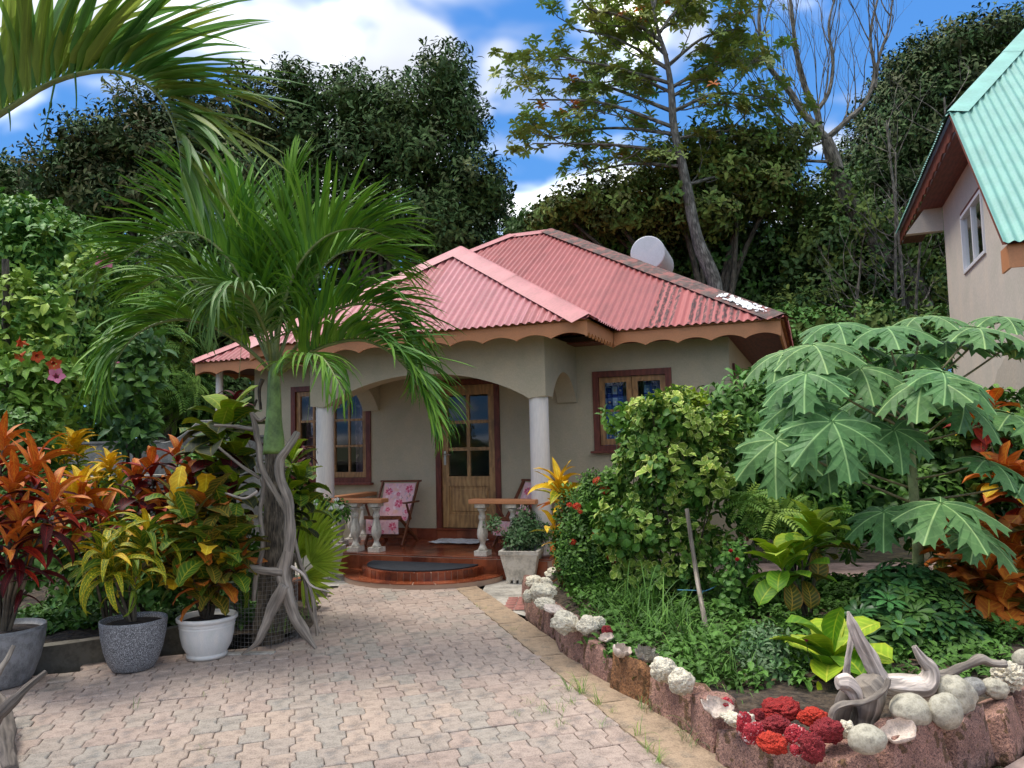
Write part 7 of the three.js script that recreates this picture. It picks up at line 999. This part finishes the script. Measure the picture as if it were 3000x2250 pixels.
{ // flowering vine on a pole
  const b = V(-5.3, 0.05, -8.1), t = bush('flowering_vine', 'climbing vine with pink and orange trumpet flowers on a rough pole', b, [[60, 980, 60, 60, 8.2], [130, 1050, 80, 60, 8.1], [60, 1100, 80, 70, 8.1], [190, 1130, 60, 50, 8.0], [100, 1200, 80, 70, 8.0], [240, 800, 50, 30, 8.3], [300, 760, 30, 22, 8.3], [40, 860, 50, 50, 8.3], [150, 920, 60, 36, 8.3], [130, 1260, 60, 60, 8.0]], 34, CL.bigleaf, [G.fresh, G.light, G.leafy], { cat: 'vine', fol: { size: 0.5, tint: tintA(0.2) }, stems: 12, r: 0.006, stem: M.stemG }), inv = b.clone().negate();
  part('support_pole', tube([V(0, -0.1, 0), at(18, 1100, 8.2).add(inv), at(16, 760, 8.3).add(inv)], 0.05, 0.035, 8, { rough: 0.1 }), M.bark, t);
  const trumpet = (L, R) => { const g = []; for (let k = 0; k < 5; k++) g.push(leafGeo(R, R * 0.9, 'oval', { n: 3, droop: 0.5, lift: 0.3 }).rotateZ(0).applyMatrix4(basis(V(Math.cos(k * 1.257), Math.sin(k * 1.257), 0.5), V(0, 0, 1)).setPosition(V(Math.cos(k * 1.257) * R * 0.25, Math.sin(k * 1.257) * R * 0.25, L)))); g.push(new THREE.CylinderGeometry(R * 0.34, R * 0.12, L, 8, 1, true).rotateX(Math.PI / 2).translate(0, 0, L / 2)); return merge(g); };
  const tg = trumpet(0.09, 0.07);
  for (const [u, v, mt, s] of [[300, 765, RM.pink, 1.1], [318, 772, RM.pink, 0.9], [350, 1062, RM.pink, 0.8], [165, 1112, RM.pink, 1.1], [172, 1085, RM.scarlet, 0.7], [85, 1010, RM.coral, 0.8], [75, 1030, RM.coral, 0.8], [100, 1035, RM.coral, 0.9], [150, 1057, RM.coral, 1.0], [75, 1000, RM.coral, 0.6], [5, 1245, RM.red, 1.0], [8, 1260, RM.red, 0.9]]) { const m = part('trumpet_flower', tg, mt, t); m.position.copy(at(u, v, 7.7).add(inv)); m.rotation.set(rr(-0.6, 0.9), rr(-0.9, 0.9), rr(0, 6)); m.scale.setScalar(s); }
  for (const g of [tube([at(70, 960, 8.2), at(150, 860, 8.2), at(230, 800, 8.2), at(300, 770, 8.2)].map((p) => p.add(inv)), 0.005, 0.004, 5), tube([at(136, 1290, 8), at(136, 1180, 8), at(132, 1080, 8)].map((p) => p.add(inv)), 0.005, 0.003, 5)]) part('vine_shoot', g, M.stemG, t);
}
bush('leafy_shrub', 'upright big-leaved shrub tied to its stem before the garden wall', V(-4.6, 0.05, -9.3), [[385, 1020, 50, 46, 9.3], [410, 1090, 50, 50, 9.3], [370, 1150, 46, 60, 9.2], [400, 1220, 46, 60, 9.2], [380, 1290, 40, 50, 9.2]], 28, CL.bigleaf, [G.bluish, G.mid], { fol: { size: 0.62, tint: tintA(0.2) }, stems: 4, r: 0.03, stem: M.bark });
bush('leafy_shrub', 'pale broad-leaved bush at the foot of the garden wall', V(-3.6, 0.05, -8.8), [[560, 1360, 50, 40, 8.7], [620, 1330, 40, 40, 8.7], [330, 1440, 60, 50, 8.3], [590, 1440, 60, 50, 8.4]], 60, CL.garden, [G.leafy, G.fresh], { fol: { size: 0.8 }, stems: 8 });
// ---------- grasses and small weeds ----------
const blade = [0, 1, 2].map((i) => leafGeo(1, 0.03, 'blade', { n: 6, droop: 0.8 + 0.5 * i, lift: 0.2, fold: 0.4 }));
function tuft(label, p, n, L, mats, spread = 0.04, group) {
  const t = thing('grass_tuft', label, 'grass', p, 0, group); const g = new Map(); for (let i = 0; i < n; i++) { const a = rnd() * 6.28, e = rr(0.75, 1.45), d = V(Math.cos(a) * Math.cos(e), Math.sin(e), Math.sin(a) * Math.cos(e)), o = new THREE.Object3D(), l = L * rr(0.5, 1.1); putLeaf(o, V(rr(-1, 1) * spread, 0, rr(-1, 1) * spread), d, l); o.updateMatrix(); const m = pick(mats); if (!g.has(m)) g.set(m, []); g.get(m).push(pick(blade).clone().applyMatrix4(o.matrix)); } for (const [m, q] of g) stuffPart('blades', q, m, t); return t;
}
const gm = [G.fresh, G.mid, G.light], gd = [G.mid, G.deep, G.fresh, G.mid];
for (const [u, v, n, L, d] of [[1800, 1760, 26, 0.5, 6.6], [1830, 1770, 24, 0.45, 6.5], [1860, 1760, 24, 0.5, 6.5], [1980, 1790, 24, 0.45, 6.2], [2010, 1870, 24, 0.4, 5.7], [2090, 1880, 24, 0.34, 5.6], [2140, 1930, 20, 0.3, 5.2], [1910, 1850, 24, 0.42, 5.9], [2050, 1970, 20, 0.26, 5.0], [2180, 1960, 20, 0.3, 5.1], [1880, 1800, 26, 0.55, 6.2], [1950, 1830, 22, 0.5, 5.9], [1840, 1830, 22, 0.4, 6.0], [1760, 1800, 20, 0.36, 6.6], [1990, 1900, 22, 0.34, 5.5], [2060, 1920, 18, 0.3, 5.3], [1920, 1760, 24, 0.55, 6.5], [2030, 1840, 20, 0.4, 5.8], [2110, 1960, 14, 0.26, 5.0], [2160, 2010, 14, 0.22, 4.8]]) tuft('long arching green grass in the bed behind the corals', gp(u, v + 40, 0.12), n, L, gd, 0.09, 'grass behind the corals');
for (const [u, v, n, L] of [[1668, 2025, 16, 0.17], [1705, 2035, 18, 0.2], [1752, 2070, 16, 0.16], [1676, 2065, 12, 0.1], [1795, 2090, 10, 0.1], [1870, 2160, 14, 0.15], [1905, 2205, 18, 0.13], [1925, 2240, 18, 0.12], [1505, 1850, 8, 0.08], [1400, 1780, 12, 0.07], [1420, 1785, 10, 0.06], [1490, 1900, 8, 0.06], [1560, 1945, 8, 0.06]]) tuft('green weed sprouting at the joint of paving and concrete strip', gp(u, v), n, L, gm, 0.02, 'weeds along the strip');
for (const [u, v, n, L] of [[1556, 2062, 10, 0.1], [1600, 2090, 14, 0.08], [1645, 2085, 12, 0.1], [1640, 2130, 16, 0.1], [1765, 2130, 10, 0.1], [1588, 2080, 12, 0.07], [670, 2000, 8, 0.06], [605, 2040, 8, 0.05], [397, 2075, 7, 0.1], [1508, 2100, 8, 0.06], [620, 2215, 8, 0.05], [580, 2200, 8, 0.05]]) tuft('small weed growing between the paving blocks', gp(u, v), n, L, gm, 0.03, 'weeds in the paving joints');
for (const [u, v, n, L] of [[1895, 2080, 20, 0.16], [1910, 2095, 14, 0.12], [2030, 2180, 24, 0.16], [2060, 2160, 16, 0.2], [2000, 2150, 14, 0.1]]) tuft('dry green grass against the foot of the granite stones', gp(u, v), n, L, [G.grey, G.mid, green(0.3, 0.26, 0.12)], 0.05, 'grass at the foot of the stones');
for (const [u, v, n, L] of [[180, 1790, 26, 0.2], [230, 1810, 26, 0.22], [270, 1780, 24, 0.26], [450, 1760, 30, 0.26], [500, 1750, 24, 0.26], [300, 1800, 20, 0.2], [560, 1780, 20, 0.24], [870, 1820, 22, 0.2], [830, 1850, 20, 0.16]]) tuft('short green grass in the bed behind the pots', gp(u, v, 0.1), n, L, gm, 0.09, 'grass behind the pots');
{ // fallen litter and seedlings over both beds: nobody could count it
  const t = new THREE.Group(); t.name = 'ground_cover'; t.userData = { kind: 'stuff', label: 'low seedlings and fallen leaves covering the soil of the beds', category: 'ground cover' }; scene.add(t);
  const areas = [[0.5, 3.2, -7.9, -4.6], [-4.6, -2.3, -8.8, -6.6], [2.6, 6.2, -7.6, -5.3]]; const fresh = [], dry = [];
  for (let i = 0; i < 5200; i++) { const [a, b, c, d] = areas[i % 3], x = rr(a, b), z = rr(c, d); if (x < 0.45 + (z + 5.6) * -0.0 + Math.max(0, (z + 5.6)) * 0.45 && x > 0) continue; const y = 0.14 + 0.09 * (fbm(x * 2.2, -z * 2.2, 3, 4)) + 0.012; (i % 9 ? fresh : dry).push(V(x, x < 0 ? y - 0.045 : y, z)); }
  const mk = (list, geo, mat, s0, s1) => { const m = shade(new THREE.InstancedMesh(geo, mat, list.length)); m.name = 'cover_leaves'; m.userData.kind = 'stuff'; list.forEach((p, i) => { const s = rr(s0, s1); m.setMatrixAt(i, new THREE.Matrix4().compose(p, new THREE.Quaternion().setFromEuler(new THREE.Euler(rr(-0.3, 0.3), rr(0, 6.28), rr(-0.3, 0.3))), V(s, s, s))); const k = rr(0.6, 1.2); m.setColorAt(i, new THREE.Color(k, k, k)); }); t.add(m); };
  mk(fresh, CL.garden[0], G.mid, 0.3, 0.85); mk(dry, leafGeo(0.08, 0.035, 'lance', { n: 3, droop: 0.3, lift: 0.2 }), leafMat(lin(0.13, 0.08, 0.045)), 0.5, 1.1);
}
scene.traverse((o) => { if (o.isMesh) o.castShadow = o.receiveShadow = true; });
renderer.render(scene, camera);
